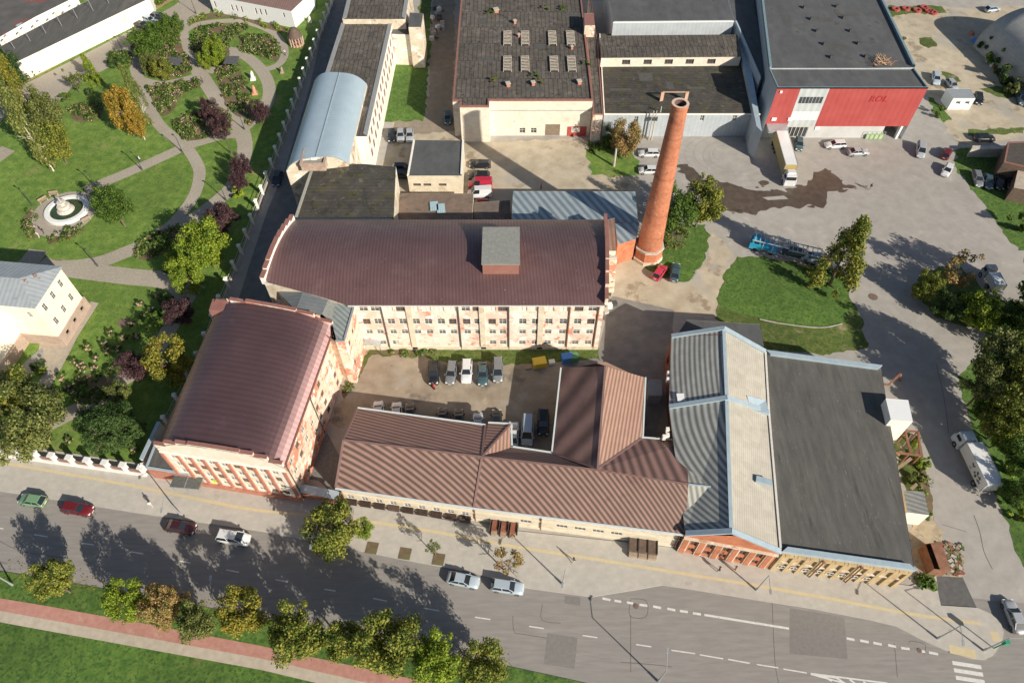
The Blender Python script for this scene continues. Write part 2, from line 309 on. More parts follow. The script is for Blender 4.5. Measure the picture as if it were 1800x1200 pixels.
tent = M('tent_fabric', (.36, .36, .34), (.43, .42, .39), scale=.3, rough=.7, brick=(1.6, .8, (.7, .7, .7), .6, .05))
whitetin = M('white_tin', (.80, .81, .80), (.76, .78, .78), scale=1, rough=.4)
# details
glass = M('window_glass', (.035, .04, .045), (.09, .10, .11), scale=.8, rough=.15, spec=.6)
boarded = M('boarded_window', (.66, .62, .55), (.75, .71, .64), scale=.7)
frame_w = M('white_frame', (.72, .69, .63), (.62, .58, .51), scale=3)
frame_b = M('brown_frame', (.22, .13, .09), (.3, .18, .12), scale=3)
dark = M('dark_void', (.02, .018, .016), (.04, .035, .03), scale=1)
darkmetal = M('dark_metal', (.06, .06, .06), (.10, .10, .10), scale=2, rough=.5)
galv = M('galvanised_metal', (.40, .42, .43), (.5, .52, .53), scale=2, rough=.45, metal=.4)
whitepaint = M('white_paint', (.80, .79, .76), (.74, .73, .69), scale=2)
reddoor = M('red_door', (.42, .06, .05), (.5, .09, .07), scale=1)
browndoor = M('brown_gate', (.22, .17, .12), (.28, .22, .16), scale=1, stripes=(.4, 1.57, .8, .1))
blueplastic = M('blue_plastic', (.05, .22, .62), rough=.4); yellowplastic = M('yellow_plastic', (.75, .52, .04), rough=.4)
greenplastic = M('green_plastic', (.10, .26, .12), rough=.5)
tyre = M('tyre_rubber', (.02, .02, .02), rough=.8); rimmat = M('alloy_rim', (.45, .45, .46), rough=.3, metal=.8)
carglass = M('car_glass', (.02, .025, .03), rough=.08, spec=.8)
headl = M('headlight', (.8, .82, .82), rough=.1); taill = M('taillight', (.45, .02, .02), rough=.2)
plate = M('number_plate', (.75, .75, .72))
bark = M('bark', (.12, .09, .065), (.2, .155, .11), scale=4); whitebark = M('birch_bark', (.74, .70, .62), (.55, .51, .45), scale=2, spots=[((.08, .07, .06), 3, .62, .04)])
def leafm(n, a, b_, c):
    a, b_, c = [tuple(x * 1.25 for x in q) for q in (a, b_, c)]
    return M(n, a, b_, c, scale=.35, rough=.6, island=.9, transl=.22, cutoff=(.15, .85), spec=.25)
L_street = leafm('leaves_street_linden', (.04, .075, .012), (.27, .25, .045), (.13, .16, .024))
L_yellow = leafm('leaves_yellowing', (.06, .09, .012), (.34, .25, .04), (.18, .18, .025))
L_green = leafm('leaves_green', (.025, .06, .010), (.12, .17, .025), (.06, .115, .016))
L_lime = leafm('leaves_lime', (.07, .12, .012), (.26, .30, .03), (.15, .22, .02))
L_dark = leafm('leaves_dark_green', (.018, .045, .010), (.075, .115, .03), (.04, .075, .018))
L_purple = leafm('leaves_purple', (.028, .014, .018), (.115, .06, .06), (.06, .03, .035))
L_orange = leafm('leaves_orange', (.10, .10, .015), (.42, .24, .04), (.28, .20, .03))
L_autumn = leafm('leaves_autumn_brown', (.12, .11, .03), (.38, .22, .10), (.24, .19, .06))
L_olive = leafm('leaves_olive', (.04, .06, .015), (.20, .21, .06), (.11, .13, .035))
L_birch = leafm('leaves_birch', (.05, .08, .02), (.24, .24, .06), (.14, .16, .04))
L_bed = leafm('leaves_flower_bed', (.02, .05, .010), (.13, .19, .03), (.06, .11, .018))
petals = M('rose_petals', (.75, .55, .35), (.80, .30, .30), (.85, .8, .7), scale=.4, island=1.2, cutoff=(.2, .8), rough=.6)
# ------------------------------------------------------------------ ground sheets
def sheet(name, px, mat, z, kind='structure', world=False, kerb=None):
    mb = MB(); P = [Vector((p[0], p[1], z)) for p in px] if world else [Vector((*W(*p).to_2d(), z)) for p in px]
    a = sum(P[i].x * P[(i + 1) % len(P)].y - P[(i + 1) % len(P)].x * P[i].y for i in range(len(P)))
    if a < 0: P.reverse()
    if not kerb and mat.name in ('lawn_grass', 'verge_grass', 'rough_grass', 'dirt_yard', 'courtyard_dirt', 'rubble_soil', 'packed_earth') and name not in ('park_lawn', 'verge', 'meadow'):
        Q = []
        for i in range(len(P)):
            a_, b_ = P[i], P[(i + 1) % len(P)]; n_ = max(1, int((b_ - a_).length / .7))
            if (b_ - a_).length > 120: n_ = 1
            for k in range(n_):
                q = a_.lerp(b_, k / n_); Q.append(q + Vector((mnoise.noise(q * .55) * .9 + mnoise.noise(q * 2.1) * .35, mnoise.noise(q * .55 + Vector((9, 9, 0))) * .9 + mnoise.noise(q * 2.3) * .3, 0)))
        P = Q
    if kerb:
        mb.slab(P, kerb, 0, 1)
        return struct(mb.build(name, [mat, kerbstone]), kind)
    mb.add(P, 0); return struct(mb.build(name, [mat]), kind)
def smooth_line(px, n=6):
    P = [W(*p).to_2d() for p in px]; out = []
    for i in range(len(P) - 1):
        p0 = P[max(i - 1, 0)]; p1 = P[i]; p2 = P[i + 1]; p3 = P[min(i + 2, len(P) - 1)]
        for k in range(n):
            t = k / n
            out.append(.5 * ((2 * p1) + (p2 - p0) * t + (2 * p0 - 5 * p1 + 4 * p2 - p3) * t * t + (3 * p1 - p0 - 3 * p2 + p3) * t ** 3))
    out.append(P[-1]); return out
def strip(name, px, width, mat, z, kind='structure', n=6, mb=None):
    P = smooth_line(px, n) if n > 1 else [W(*p).to_2d() for p in px]; own = mb is None; mb = mb or MB()
    for i in range(len(P) - 1):
        def off(k):
            d = (P[min(k + 1, len(P) - 1)] - P[max(k - 1, 0)]).normalized(); return Vector((-d.y, d.x)) * width / 2
        a, b = off(i), off(i + 1)
        mb.add([Vector((*(P[i] - a), z)), Vector((*(P[i + 1] - b), z)), Vector((*(P[i + 1] + b), z)), Vector((*(P[i] + a), z))][::1], 0)
    if own: return struct(mb.build(name, [mat]), kind)
mb = MB(); mb.add([(-900, -300, 0), (900, -300, 0), (900, 1200, 0), (-900, 1200, 0)]); struct(mb.build('ground', [asphalt_yard]))

# park lawn
sheet('park_lawn', [(-150, 800), (0, 796), (258, 836), (290, 755), (360, 622), (398, 520), (432, 425), (482, 285), (532, 145), (582, 15), (620, -80), (-250, -80), (-400, 300)], grass, .012)
# park roads and paths
sheet('park_road', [(30, 180), (0, 215), (-60, 260), (-60, 150), (40, 150), (150, 95), (240, 48), (310, 8), (340, -30), (420, -30), (372, 12), (365, 32), (330, 40), (318, 55), (290, 52), (232, 97), (180, 125), (130, 150), (98, 185), (70, 170)], gravel, .020)
sheet('fence_strip', [(30, 152), (28, 125), (110, 95), (190, 45), (262, 0), (290, -30), (330, -30), (305, 0), (240, 38), (150, 88), (45, 146)], M('dry_grass', (.30, .23, .10), (.36, .29, .14), scale=.8), .022)
PA = dict(n=5)
paths = [([(318, 45), (322, 75), (340, 112), (356, 135), (380, 172), (405, 200), (424, 228), (431, 255)], 3.4),
 ([(232, 92), (238, 120), (247, 150), (262, 190), (285, 225), (326, 258)], 2.6),
 ([(425, 236), (395, 238), (350, 250), (326, 258), (260, 288), (190, 318), (150, 335)], 2.8),
 ([(247, 141), (280, 148), (315, 143), (350, 133)], 2.4),
 ([(366, 128), (390, 112), (412, 96)], 2.4),
 ([(400, 88), (425, 95), (452, 115), (470, 142), (473, 168), (462, 195), (440, 215), (424, 230)], 3.0),
 ([(326, 54), (348, 43), (385, 38), (420, 38), (452, 45), (480, 58), (497, 78), (500, 98), (488, 115), (462, 124)], 2.0),
 ([(328, 258), (345, 285), (351, 305), (345, 335), (330, 362), (300, 396), (275, 410)], 2.5),
 ([(431, 250), (428, 280), (410, 325), (380, 355), (335, 388), (285, 418), (230, 440), (170, 462), (100, 470), (70, 462)], 3.3),
 ([(100, 470), (160, 478), (225, 486), (300, 495), (330, 520)], 4.0),
 ([(350, 500), (325, 530), (285, 600), (250, 645), (215, 668), (175, 700), (120, 728), (72, 752)], 3.0),
 ([(68, 440), (50, 462), (20, 490)], 4.0),
 ([(128, 585), (108, 625), (85, 665), (65, 697)], 2.4), ([(15, 262), (-10, 280)], 4)]
for i, (p, wd) in enumerate(paths): strip('park_path', p, wd, gravel, .026 + i * .004)
c = W(112, 376); mb = MB(); mb.add([(c.x + 6.3 * math.cos(t), c.y + 6.6 * math.sin(t), .086) for t in [k * math.pi / 18 for k in range(36)]]); struct(mb.build('fountain_plaza', [gravel]))
# front street
ROAD_TOP = [(-120, 848), (0, 863), (110, 880), (233, 900), (340, 916), (460, 934), (567, 955), (700, 982), (830, 1006), (923, 1033), (1040, 1049), (1120, 1036), (1165, 1028), (1230, 1038), (1340, 1056), (1430, 1070), (1523, 1088), (1573, 1100), (1615, 1122), (1660, 1142), (1707, 1157), (1730, 1159), (1745, 1152), (1760, 1130), (1764, 1110), (1757, 1092), (1740, 1078), (1717, 1068)]
ROAD_BOT = [(-120, 985), (0, 1003), (193, 1036), (320, 1058), (453, 1086), (600, 1116), (750, 1144), (887, 1169), (1020, 1198), (1100, 1216)]
sheet('street', [(-120, 848)] + ROAD_TOP[1:] + [(1650, 1062), (1700, 1050), (1800, 1060), (2100, 1100), (2100, 1500), (1100, 1500)] + ROAD_BOT[::-1], asphalt_road, .010)
sheet('pavement', ROAD_TOP + [(1653, 1064), (1648, 1040), (1645, 1012), (1600, 1030), (1350, 990), (1180, 962), (860, 928), (600, 880), (560, 845), (350, 820), (250, 815), (0, 778), (-120, 762)], paving, .13, kerb=.13)
sheet('driveway', [(1645, 1012), (1692, 1014), (1717, 1068), (1653, 1062)], asphalt_dark, .018)
sheet('grass_plot', [(1608, 1012), (1640, 1012), (1644, 1036), (1612, 1030)], grass2, .16)
sheet('verge', ROAD_BOT + [(1100, 1260), (900, 1230), (713, 1190), (460, 1135), (267, 1098), (73, 1063), (0, 1051), (-120, 1030)], grass2, .10, kerb=.10)
sheet('cycle_path', [(-120, 1030), (0, 1051), (73, 1063), (267, 1098), (460, 1135), (713, 1190), (900, 1230), (900, 1260), (713, 1215), (460, 1157), (0, 1073), (-120, 1052)], redpath, .105)
sheet('foot_path', [(-120, 1052), (0, 1073), (460, 1157), (713, 1215), (900, 1260), (900, 1300), (557, 1200), (460, 1177), (0, 1093), (-120, 1072)], beigepath, .109)
sheet('meadow', [(-120, 1072), (0, 1093), (460, 1177), (557, 1200), (900, 1300), (500, 1500), (-300, 1500)], grass2, .10)
strip('tactile_line', [(-100, 798), (0, 813), (230, 853), (380, 884), (460, 898), (613, 912), (760, 934), (900, 960), (1060, 985), (1200, 1008), (1340, 1031), (1480, 1056), (1600, 1079), (1723, 1096)], .45, tactile, .136, n=2)
mb = MB()
for a, b in (((1668, 1140), (1714, 1150)), ((1745, 1110), (1752, 1127))): strip('', [a, b], 1.1, tactile, .137, n=1, mb=mb)
struct(mb.build('tactile_line', [tactile]))
# markings
mb = MB()
for a, b in (((0, 928), (6, 929)), ((60, 939), (84, 943)), ((143, 954), (165, 957)), ((230, 969), (252, 973)), ((314, 985), (335, 989)), ((398, 1001), (420, 1005)), ((484, 1018), (506, 1022)), ((570, 1035), (590, 1038)), ((656, 1051), (680, 1056)), ((745, 1068), (772, 1073)), ((835, 1084), (862, 1088)), ((930, 1100), (956, 1104)), ((1024, 1116), (1050, 1120)), ((1118, 1132), (1145, 1136)), ((1180, 1142), (1222, 1148)), ((1230, 1150), (1271, 1157)), ((1280, 1158), (1318, 1165)), ((1330, 1167), (1368, 1173)), ((1377, 1175), (1418, 1182)), ((1425, 1184), (1470, 1191))):
    strip('', [a, b], .16, paint, .016, n=1, mb=mb)
for a, b in (((1059, 1051), (1073, 1054)), ((1080, 1055), (1092, 1057)), ((1102, 1058), (1113, 1060)), ((1124, 1062), (1138, 1064)), ((1148, 1065), (1162, 1068)), ((1173, 1069), (1187, 1072)), ((1195, 1073), (1209, 1075)), ((1218, 1077), (1232, 1079)), ((1488, 1121), (1502, 1124)), ((1512, 1125), (1527, 1128)), ((1535, 1129), (1550, 1132)), ((1561, 1133), (1575, 1136)), ((1584, 1138), (1599, 1140)), ((1611, 1142), (1626, 1145)), ((1633, 1146), (1649, 1149))):
    strip('', [a, b], .32, paint, .017, n=1, mb=mb)
strip('', [(1238, 1080), (1387, 1104)], .3, paint, .018, n=1, mb=mb)
strip('', [(1425, 1183), (1560, 1200)], .2, paint, .018, n=1, mb=mb); strip('', [(1425, 1184), (1530, 1212)], .2, paint, .019, n=1, mb=mb)
for k in range(4): strip('', [(1445 + k * 24, 1186 + k * 3.5), (1462 + k * 24, 1196 + k * 5)], .25, paint, .020, n=1, mb=mb)
for k in range(5): strip('', [(1674 + k * 3, 1164 + k * 13), (1725 + k * 3, 1172 + k * 13)], .5, paint, .017, n=1, mb=mb)
struct(mb.build('road_marking', [paint]))
mb = MB()
for q in ([(993, 1046), (1020, 1050), (1020, 1064), (992, 1060)], [(962, 1112), (1015, 1120), (1010, 1175), (956, 1166)], [(1388, 1068), (1484, 1084), (1490, 1158), (1388, 1148)]):
    mb.add([Vector((*W(*p).to_2d(), .0135)) for p in q[::-1]])
struct(mb.build('asphalt_repair', [asphalt_patch]))
mb = MB(); rnd = random.Random(4)
for pts in ([(902, 1082), (904, 1110), (920, 1114), (960, 1120)], [(1108, 1052), (1136, 1056), (1136, 1084), (1108, 1081), (1108, 1052)], [(1108, 1081), (1109, 1180)], [(953, 1060), (952, 1090), (985, 1094)], [(1357, 1055), (1362, 1160), (1368, 1200)], [(1598, 1130), (1600, 1126), (1625, 1131), (1624, 1150)], [(1572, 1130), (1578, 1190)], [(165, 900), (170, 905)], [(1092, 1163), (1150, 1168), (1180, 1172)], [(1712, 905), (1722, 935), (1730, 968), (1745, 1000)], [(1655, 922), (1700, 935)], [(1645, 640), (1660, 700), (1668, 760)], [(0, 950), (40, 968), (120, 980)], [(140, 950), (145, 962)]):
    strip('', [(x + rnd.uniform(-1, 1), y + rnd.uniform(-1, 1)) for x, y in pts], .075, crack, .015, n=4, mb=mb)
struct(mb.build('road_crack', [crack]))
# yards
sheet('courtyard', [(575, 742), (600, 700), (640, 620), (660, 612), (1050, 612), (1070, 560), (1180, 545), (1180, 800), (900, 800), (640, 760)], courtdirt, .008)
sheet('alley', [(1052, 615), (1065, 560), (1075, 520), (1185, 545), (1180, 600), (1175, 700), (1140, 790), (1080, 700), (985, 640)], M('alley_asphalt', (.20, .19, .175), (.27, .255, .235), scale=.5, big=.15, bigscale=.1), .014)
sheet('courtyard_grass', [(630, 640), (650, 614), (1052, 612), (1056, 628), (1030, 633), (930, 640), (880, 640), (780, 634), (690, 622), (655, 626), (622, 668), (608, 690), (612, 664)], roughgrass, .019)
sheet('dirt_yard', [(820, 250), (1032, 244), (1035, 305), (1125, 312), (1125, 335), (1120, 400), (700, 400), (640, 330), (700, 240), (690, 215), (750, 205), (760, 160), (760, -30), (800, -30), (800, 240)], dirt, .009)
sheet('dirt_track', [(1060, 470), (1120, 450), (1135, 470), (1175, 482), (1215, 490), (1245, 450), (1250, 400), (1295, 452), (1265, 520), (1255, 560), (1080, 545), (1068, 510)], dirt, .010)
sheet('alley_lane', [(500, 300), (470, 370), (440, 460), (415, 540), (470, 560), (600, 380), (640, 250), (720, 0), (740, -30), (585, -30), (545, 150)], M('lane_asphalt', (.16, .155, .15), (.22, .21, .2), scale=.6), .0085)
sheet('yard_lane', [(690, 205), (752, 200), (756, 100), (762, -30), (800, -30), (798, 180), (800, 230), (700, 240)], M('packed_earth', (.24, .20, .155), (.31, .26, .2), scale=.6, bump=.2), .013)
sheet('yard_grass', [(690, 100), (700, 92), (742, 88), (757, 78), (752, 140), (748, 195), (745, 212), (668, 216), (672, 180)], grass2, .018)
sheet('yard_grass', [(735, 30), (742, -30), (760, -30), (756, 80), (742, 88)], roughgrass, .017)
sheet('tree_plot', [(1034, 244), (1060, 236), (1090, 240), (1122, 280), (1124, 306), (1104, 311), (1040, 308), (1031, 270)], grass, .020)
sheet('chimney_grass', [(1130, 470), (1150, 455), (1170, 400), (1240, 395), (1248, 430), (1235, 460), (1211, 493), (1196, 498), (1170, 488), (1140, 478)], grass2, .021)
sheet('yard_lawn', [(1296, 450), (1340, 452), (1400, 462), (1478, 478), (1488, 500), (1505, 540), (1520, 590), (1526, 612), (1440, 625), (1345, 612), (1330, 590), (1258, 560), (1262, 520), (1275, 480)], roughgrass, .016)
sheet('yard_lawn', [(1298, 452), (1340, 454), (1400, 464), (1476, 480), (1486, 502), (1500, 540), (1485, 568), (1440, 575), (1380, 568), (1262, 540), (1266, 515), (1278, 480)], grass2, .022)
mb = MB(); strip('', [(1335, 562), (1375, 570), (1440, 577), (1480, 570)], .25, concrete, .2, mb=mb); struct(mb.build('kerb', [concrete]))
sheet('dirt_lot', [(1545, 12), (1580, 10), (1720, 14), (1800, 10), (1900, 10), (1900, 232), (1800, 240), (1700, 258), (1670, 236), (1640, 185), (1620, 145)], dirt, .011)
sheet('back_road', [(1540, -40), (1545, 10), (1900, 8), (1900, -60)], asphalt_yard, .015)
sheet('lot_grass', [(1548, 12), (1655, 10), (1662, 24), (1600, 24), (1560, 30), (1552, 22)], roughgrass, .016)
sheet('lot_grass', [(1628, 170), (1640, 172), (1665, 200), (1675, 212), (1660, 216), (1645, 200)], grass2, .0165)
sheet('lot_grass', [(1614, 66), (1640, 66), (1646, 82), (1632, 85), (1620, 78)], roughgrass, .0162)
sheet('lot_grass', [(1655, 125), (1685, 135), (1688, 145), (1660, 140)], roughgrass, .0163)
sheet('lot_grass', [(1720, 155), (1900, 140), (1900, 175), (1750, 170)], roughgrass, .0166)
sheet('lot_grass', [(1678, 262), (1720, 258), (1755, 260), (1800, 290), (1900, 330), (1900, 450), (1790, 440), (1755, 395), (1722, 350), (1700, 325), (1682, 300)], grass2, .0168)
sheet('lot_grass', [(1700, 228), (1800, 224), (1800, 234), (1702, 240)], roughgrass, .0169)
sheet('tree_island', [(1612, 495), (1620, 480), (1655, 468), (1690, 470), (1712, 492), (1738, 520), (1770, 532), (1900, 520), (1900, 620), (1800, 600), (1767, 590), (1705, 577), (1645, 557), (1620, 530)], roughgrass, .0172)
sheet('roadside_grass', [(1712, 633), (1770, 608), (1900, 620), (2200, 700), (2200, 1100), (1850, 1040), (1800, 1000), (1780, 950), (1757, 890), (1735, 820), (1718, 775), (1695, 710), (1682, 660)], grass2, .0174)
sheet('side_strip', [(1560, 720), (1600, 760), (1618, 800), (1632, 860), (1640, 910), (1600, 930), (1590, 850), (1570, 780)], roughgrass, .0176)
sheet('rubble_ground', [(1598, 912), (1640, 905), (1660, 950), (1690, 985), (1695, 1012), (1610, 1012)], M('rubble_soil', (.36, .28, .18), (.5, .41, .28), scale=.7, bump=.5, spots=[((.25, .24, .22), .6, .56, .06)]), .0178)
mb = MB()
for q in ([(1198, 289), (1207, 288), (1222, 300), (1232, 312), (1255, 316), (1262, 314), (1290, 322), (1312, 332), (1345, 336), (1395, 333), (1420, 322), (1436, 300), (1445, 297), (1462, 303), (1478, 318), (1481, 335), (1452, 340), (1450, 360), (1420, 362), (1380, 362), (1345, 372), (1305, 374), (1270, 366), (1255, 350), (1240, 335), (1220, 322), (1200, 306)],):
    P = smooth_line(q + [q[0]], 7)[:-1]; P = [Vector((p.x + .9 * mnoise.noise(Vector((p.x * .5, p.y * .5, 1))), p.y + 1.3 * mnoise.noise(Vector((p.x * .5, p.y * .5, 7))))) for p in P]; mb.add([Vector((p.x, p.y, .0125)) for p in P[::-1]])
struct(mb.build('puddle_stain', [oil]))
for q in ([(1272, 313), (1300, 320), (1318, 327), (1300, 328), (1280, 321)], [(1340, 347), (1378, 344), (1386, 350), (1350, 352)]): sheet('dry_patch', q, asphalt_yard, .0135)
mb = MB(); rnd = random.Random(77)
for k in range(60):
    x_, y_ = rnd.choice(((1205, 300), (1240, 325), (1300, 368), (1350, 330), (1395, 338), (1440, 305), (1475, 330), (1420, 360), (1265, 355))); p = W(x_ + rnd.gauss(0, 10), y_ + rnd.gauss(0, 5)); r_ = rnd.uniform(.15, .7)
    mb.add([(p.x + r_ * 1.6 * math.cos(a) * (1 + .3 * math.sin(a * 3 + k)), p.y + r_ * math.sin(a), .0127 + k * .00001) for a in [j * math.pi / 5 for j in range(10)]])
struct(mb.build('puddle_stain', [oil]))

# ------------------------------------------------------------------ building helpers
def winmesh(w_, h, kind='w', bars=(1, 1)):
    key = ('win', w_, h, kind, bars)
    if key in MATS: return MATS[key]
    mb = MB(); fm = {'w': 0, 'b': 1, 'x': 0}[kind]; t = .09
    mp = MB(); mp.box((0, .03, 0), (w_, .03, h), mi=3 if kind == 'x' else 2); o = mp.build('pane', [frame_w, frame_b, glass, boarded]); PANE[key] = o.data; bpy.data.objects.remove(o)
    for x in (-w_ / 2 + t / 2, w_ / 2 - t / 2): mb.box((x, -.03, 0), (t, .08, h), mi=fm)
    for z in (-h / 2 + t / 2, h / 2 - t / 2): mb.box((0, -.03, z), (w_ - 2 * t, .08, t), mi=fm)
    for k in range(bars[0]): mb.box((w_ * ((k + 1) / (bars[0] + 1) - .5), -.025, 0), (.06, .06, h - 2 * t), mi=fm)
    for k in range(bars[1]): mb.box((0, -.028, h * ((k + 1) / (bars[1] + 1) - .5) + .1), (w_ - 2 * t, .05, .06), mi=fm)
    o = mb.build('window', [frame_w, frame_b, glass, boarded]); me = o.data; bpy.data.objects.remove(o); MATS[key] = me; PANE[me.name] = PANE[key]
    return me
def put_windows(root, a, b, holes, kinds='w', d=.2, bars=(1, 1), name='window', seed=1):
    a = Vector(a).to_2d(); b = Vector(b).to_2d(); e = (b - a).normalized(); nin = Vector((-e.y, e.x)); rz = math.atan2(e.y, e.x); r = random.Random(seed)
    base = parent_world(root)
    for p, q, z0, z1 in holes:
        k = r.choice(kinds); me = winmesh(round(q - p, 2), round(z1 - z0, 2), k, bars)
        pos = a + e * (p + q) / 2 + nin * d
        inst(me, name, root, Vector((pos.x, pos.y, (z0 + z1) / 2)) - base, rz)
def pxholes(a, b, lst, w_=1.2, h=1.4):
    """openings from photo positions on the wall a-b: (px, py[, w, h])"""
    out = []
    for t in lst:
        s_, z = onwall(t[0], t[1], a, b); out.append((s_, z, t[2] if len(t) > 2 else w_, t[3] if len(t) > 3 else h))
    return out
def cen(P): return Vector((sum(p.x for p in P) / len(P), sum(p.y for p in P) / len(P), 0))
def rim(mb, P, wd, z0, z1, mi=0, edges=None):
    """a band along the inside of the edges of a ccw footprint"""
    n = len(P); c2 = [p.to_2d() for p in P]
    def inset(k):
        p, a, b = c2[k], c2[k - 1], c2[(k + 1) % n]
        e0 = (p - a).normalized(); e1 = (b - p).normalized(); n0 = Vector((-e0.y, e0.x)); n1 = Vector((-e1.y, e1.x))
        m = (n0 + n1); m = m / max(m.length_squared / 2, .3); return p + m * wd
    I = [inset(k) for k in range(n)]
    for k in (edges if edges is not None else range(n)):
        a, b, ib, ia = c2[k], c2[(k + 1) % n], I[(k + 1) % n], I[k]; q = [a, b, ib, ia]
        mb.add([Vector((*v, z1)) for v in q], mi)
        for j in range(4): mb.add([Vector((*q[j], z0)), Vector((*q[(j + 1) % 4], z0)), Vector((*q[(j + 1) % 4], z1)), Vector((*q[j], z1))], mi)
def flat_house(name, label, cat, px, z, wm, rm, capm=None, ph=.35, pw=.35, holes=None, kinds='w', bars=(1, 1), wsize=(1.2, 1.4), z0=0, group=None, world=False, edges=None, doors=()):
    P = [Vector(p) for p in px] if world else [W(x, y, z) for x, y in px]
    root = thing(name, label, cat, cen(P) + Vector((0, 0, z0)), group)
    mb = MB(); n = len(P); hh = {}
    for k in range(n):
        a, b = P[k], P[(k + 1) % n]; L = pxholes(a, b, (holes or {}).get(k, []), *wsize)
        hh[k] = mb.wall(a, b, z0, z, L)
    mb.build('wall', [wm], root)
    for k in hh:
        if hh[k]: put_windows(root, P[k], P[(k + 1) % n], hh[k], kinds, bars=bars, seed=k + 3)
    mb = MB(); mb.add([Vector((p.x, p.y, z - .02)) for p in P]); mb.build('roof', [rm], root)
    if capm is not None:
        mb = MB(); Q = [Vector((p.x, p.y, 0)) for p in P]; C = cen(P)
        Q = [q + (q - C).normalized() * .06 for q in Q]
        
        if edges is None: rim(mb, Q, pw, z - .15, z + ph, 0); mb.build('parapet', [capm], root)
        else:
            for k in edges: mb = MB(); rim(mb, Q, pw, z - .15, z + ph, 0, [k]); mb.build('parapet', [capm], root)
    return root, P
def downpipe(root, p, z0, z1, r=.09, mat=None, n=(0, -1)):
    mb = MB(); x, y = p[0] + n[0] * .15, p[1] + n[1] * .15; mb.tube((x, y, z0), (x, y, z1), r, n=6); mb.box((x, y, z1), (.3, .3, .3)); mb.build('downpipe', [mat or darkmetal], root)


# ------------------------------------------------------------------ arched mills
AE = 3.4
def arched_roof(mb, A, B, C, D, z, rise, nseg=18, lift=0.0, mi=0, t=.18, vseg=1, over=0.0):
    """A,B,C,D = corners; the arch spans A->B and D->C, the ridge runs A->D"""
    A, B, C, D = [Vector((p.x, p.y, 0)) for p in (A, B, C, D)]
    f = lambda u: z + lift + rise * (1 - abs(2 * u - 1) ** AE)
    La = (D - A).length; W_ = (B - A).length
    for i in range(nseg):
        u0, u1 = i / nseg, (i + 1) / nseg
        p0, p1 = A.lerp(B, u0), A.lerp(B, u1); q0, q1 = D.lerp(C, u0), D.lerp(C, u1)
        P = [Vector((p0.x, p0.y, f(u0))), Vector((p1.x, p1.y, f(u1))), Vector((q1.x, q1.y, f(u1))), Vector((q0.x, q0.y, f(u0)))]
        uv = [(0, u0 * W_), (0, u1 * W_), (La, u1 * W_), (La, u0 * W_)]
        mb.add(P, mi, uv, True)
    for i in range(nseg):                            # closed underside edge strips at both gables
        u0, u1 = i / nseg, (i + 1) / nseg
        for X, Y in ((A, B), (D, C)):
            a, b = X.lerp(Y, u0), X.lerp(Y, u1)
            q = [Vector((a.x, a.y, f(u0) - t)), Vector((b.x, b.y, f(u1) - t)), Vector((b.x, b.y, f(u1))), Vector((a.x, a.y, f(u0)))]
            mb.add(q if X is A else q[::-1], mi)
    return f
def arc_top(L, z, rise, step=False, extra=0.0, n=18, rev=False):
    out = []
    if not step:
        for i in range(n + 1): u = i / n; out.append((u * L, z + extra + rise * (1 - abs(2 * u - 1) ** AE)))
        return out
    k = n
    for i in range(k):
        u0, u1 = i / k, (i + 1) / k; um = (u0 + u1) / 2; h = z + extra + rise * (1 - abs(2 * um - 1) ** AE)
        out += [(u0 * L + (1e-3 if i else 0), h), (u1 * L - 1e-3, h)]
    out[-1] = (L, out[-1][1]); return out
def parapet_steps(root, a, b, z, rise, n, wd=.55, extra=.35, hgt=.12, mat=None, inward=True, name='parapet'):
    a = Vector(a).to_2d(); b = Vector(b).to_2d(); L = (b - a).length; e = (b - a) / L; nin = Vector((-e.y, e.x)); mb = MB()
    for (s0, h0), (s1, h1) in zip(arc_top(L, z, rise, True, extra, n)[::2], arc_top(L, z, rise, True, extra, n)[1::2]):
        c = a + e * (s0 + s1) / 2 + nin * (wd / 2 - .08); mb.box((c.x, c.y, h0 + hgt / 2), (s1 - s0 + .02, wd, hgt), math.atan2(e.y, e.x), 0)
        mb.box((c.x, c.y, (h0 + z - .5) / 2 + 0), (s1 - s0 - .01, wd - .2, h0 - z + .5), math.atan2(e.y, e.x), 1)
    mb.build(name, [mat or cap_maroon, plaster], root)

# left mill: four storeys, arched maroon tin roof, narrow striped street front
z = 10.8
FL, FR, BR, BL = W(275, 787, z), W(499, 822, z), W(588, 573, z), W(385, 536, z)
mill = thing('left_mill', 'mill with arched maroon tin roof and white street front striped by red pilasters', 'mill', cen([FL, FR, BR, BL]), 'old mills around the courtyard')
mb = MB(); L = (FR - FL).length
cols = [1.7 + k * (L - 3.6) / 8 for k in range(9)]
holes = [(s_, zc, 1.05, hh) for s_ in cols for zc, hh in ((8.6, 1.2), (6.5, 1.4), (4.3, 1.4), (2.2, 1.2))]
H1 = mb.wall(FL, FR, 0, z - .3, holes, top=arc_top(L, z, 2.6, True, .35, 10))
fr = mb.build('front_wall', [white_blotch], mill)
mb = MB(); L2 = (BR - FR).length
h2 = [(2.0 + k * (L2 - 4) / 8, zc, 1.1, 1.4) for k in range(9) for zc in (8.9, 6.3, 3.8, 1.5)]
H2 = mb.wall(FR, BR, 0, z, h2); mb.wall(BR, BL, 0, z - .3, (), top=arc_top((BL - BR).length, z, 2.6, True, .35, 10)); mb.wall(BL, FL, 0, z)
mb.build('wall', [plaster_red], mill)
put_windows(mill, FL, FR, H1, 'wwb', d=.18, seed=2); put_windows(mill, FR, BR, H2, 'bwbx', d=.18, seed=3)
mb = MB(); e = (FR - FL).normalized(); nout = Vector((e.y, -e.x, 0)); rz = math.atan2(e.y, e.x)
edges_ = [0.25] + [(cols[k] + cols[k + 1]) / 2 for k in range(8)] + [L - .25]
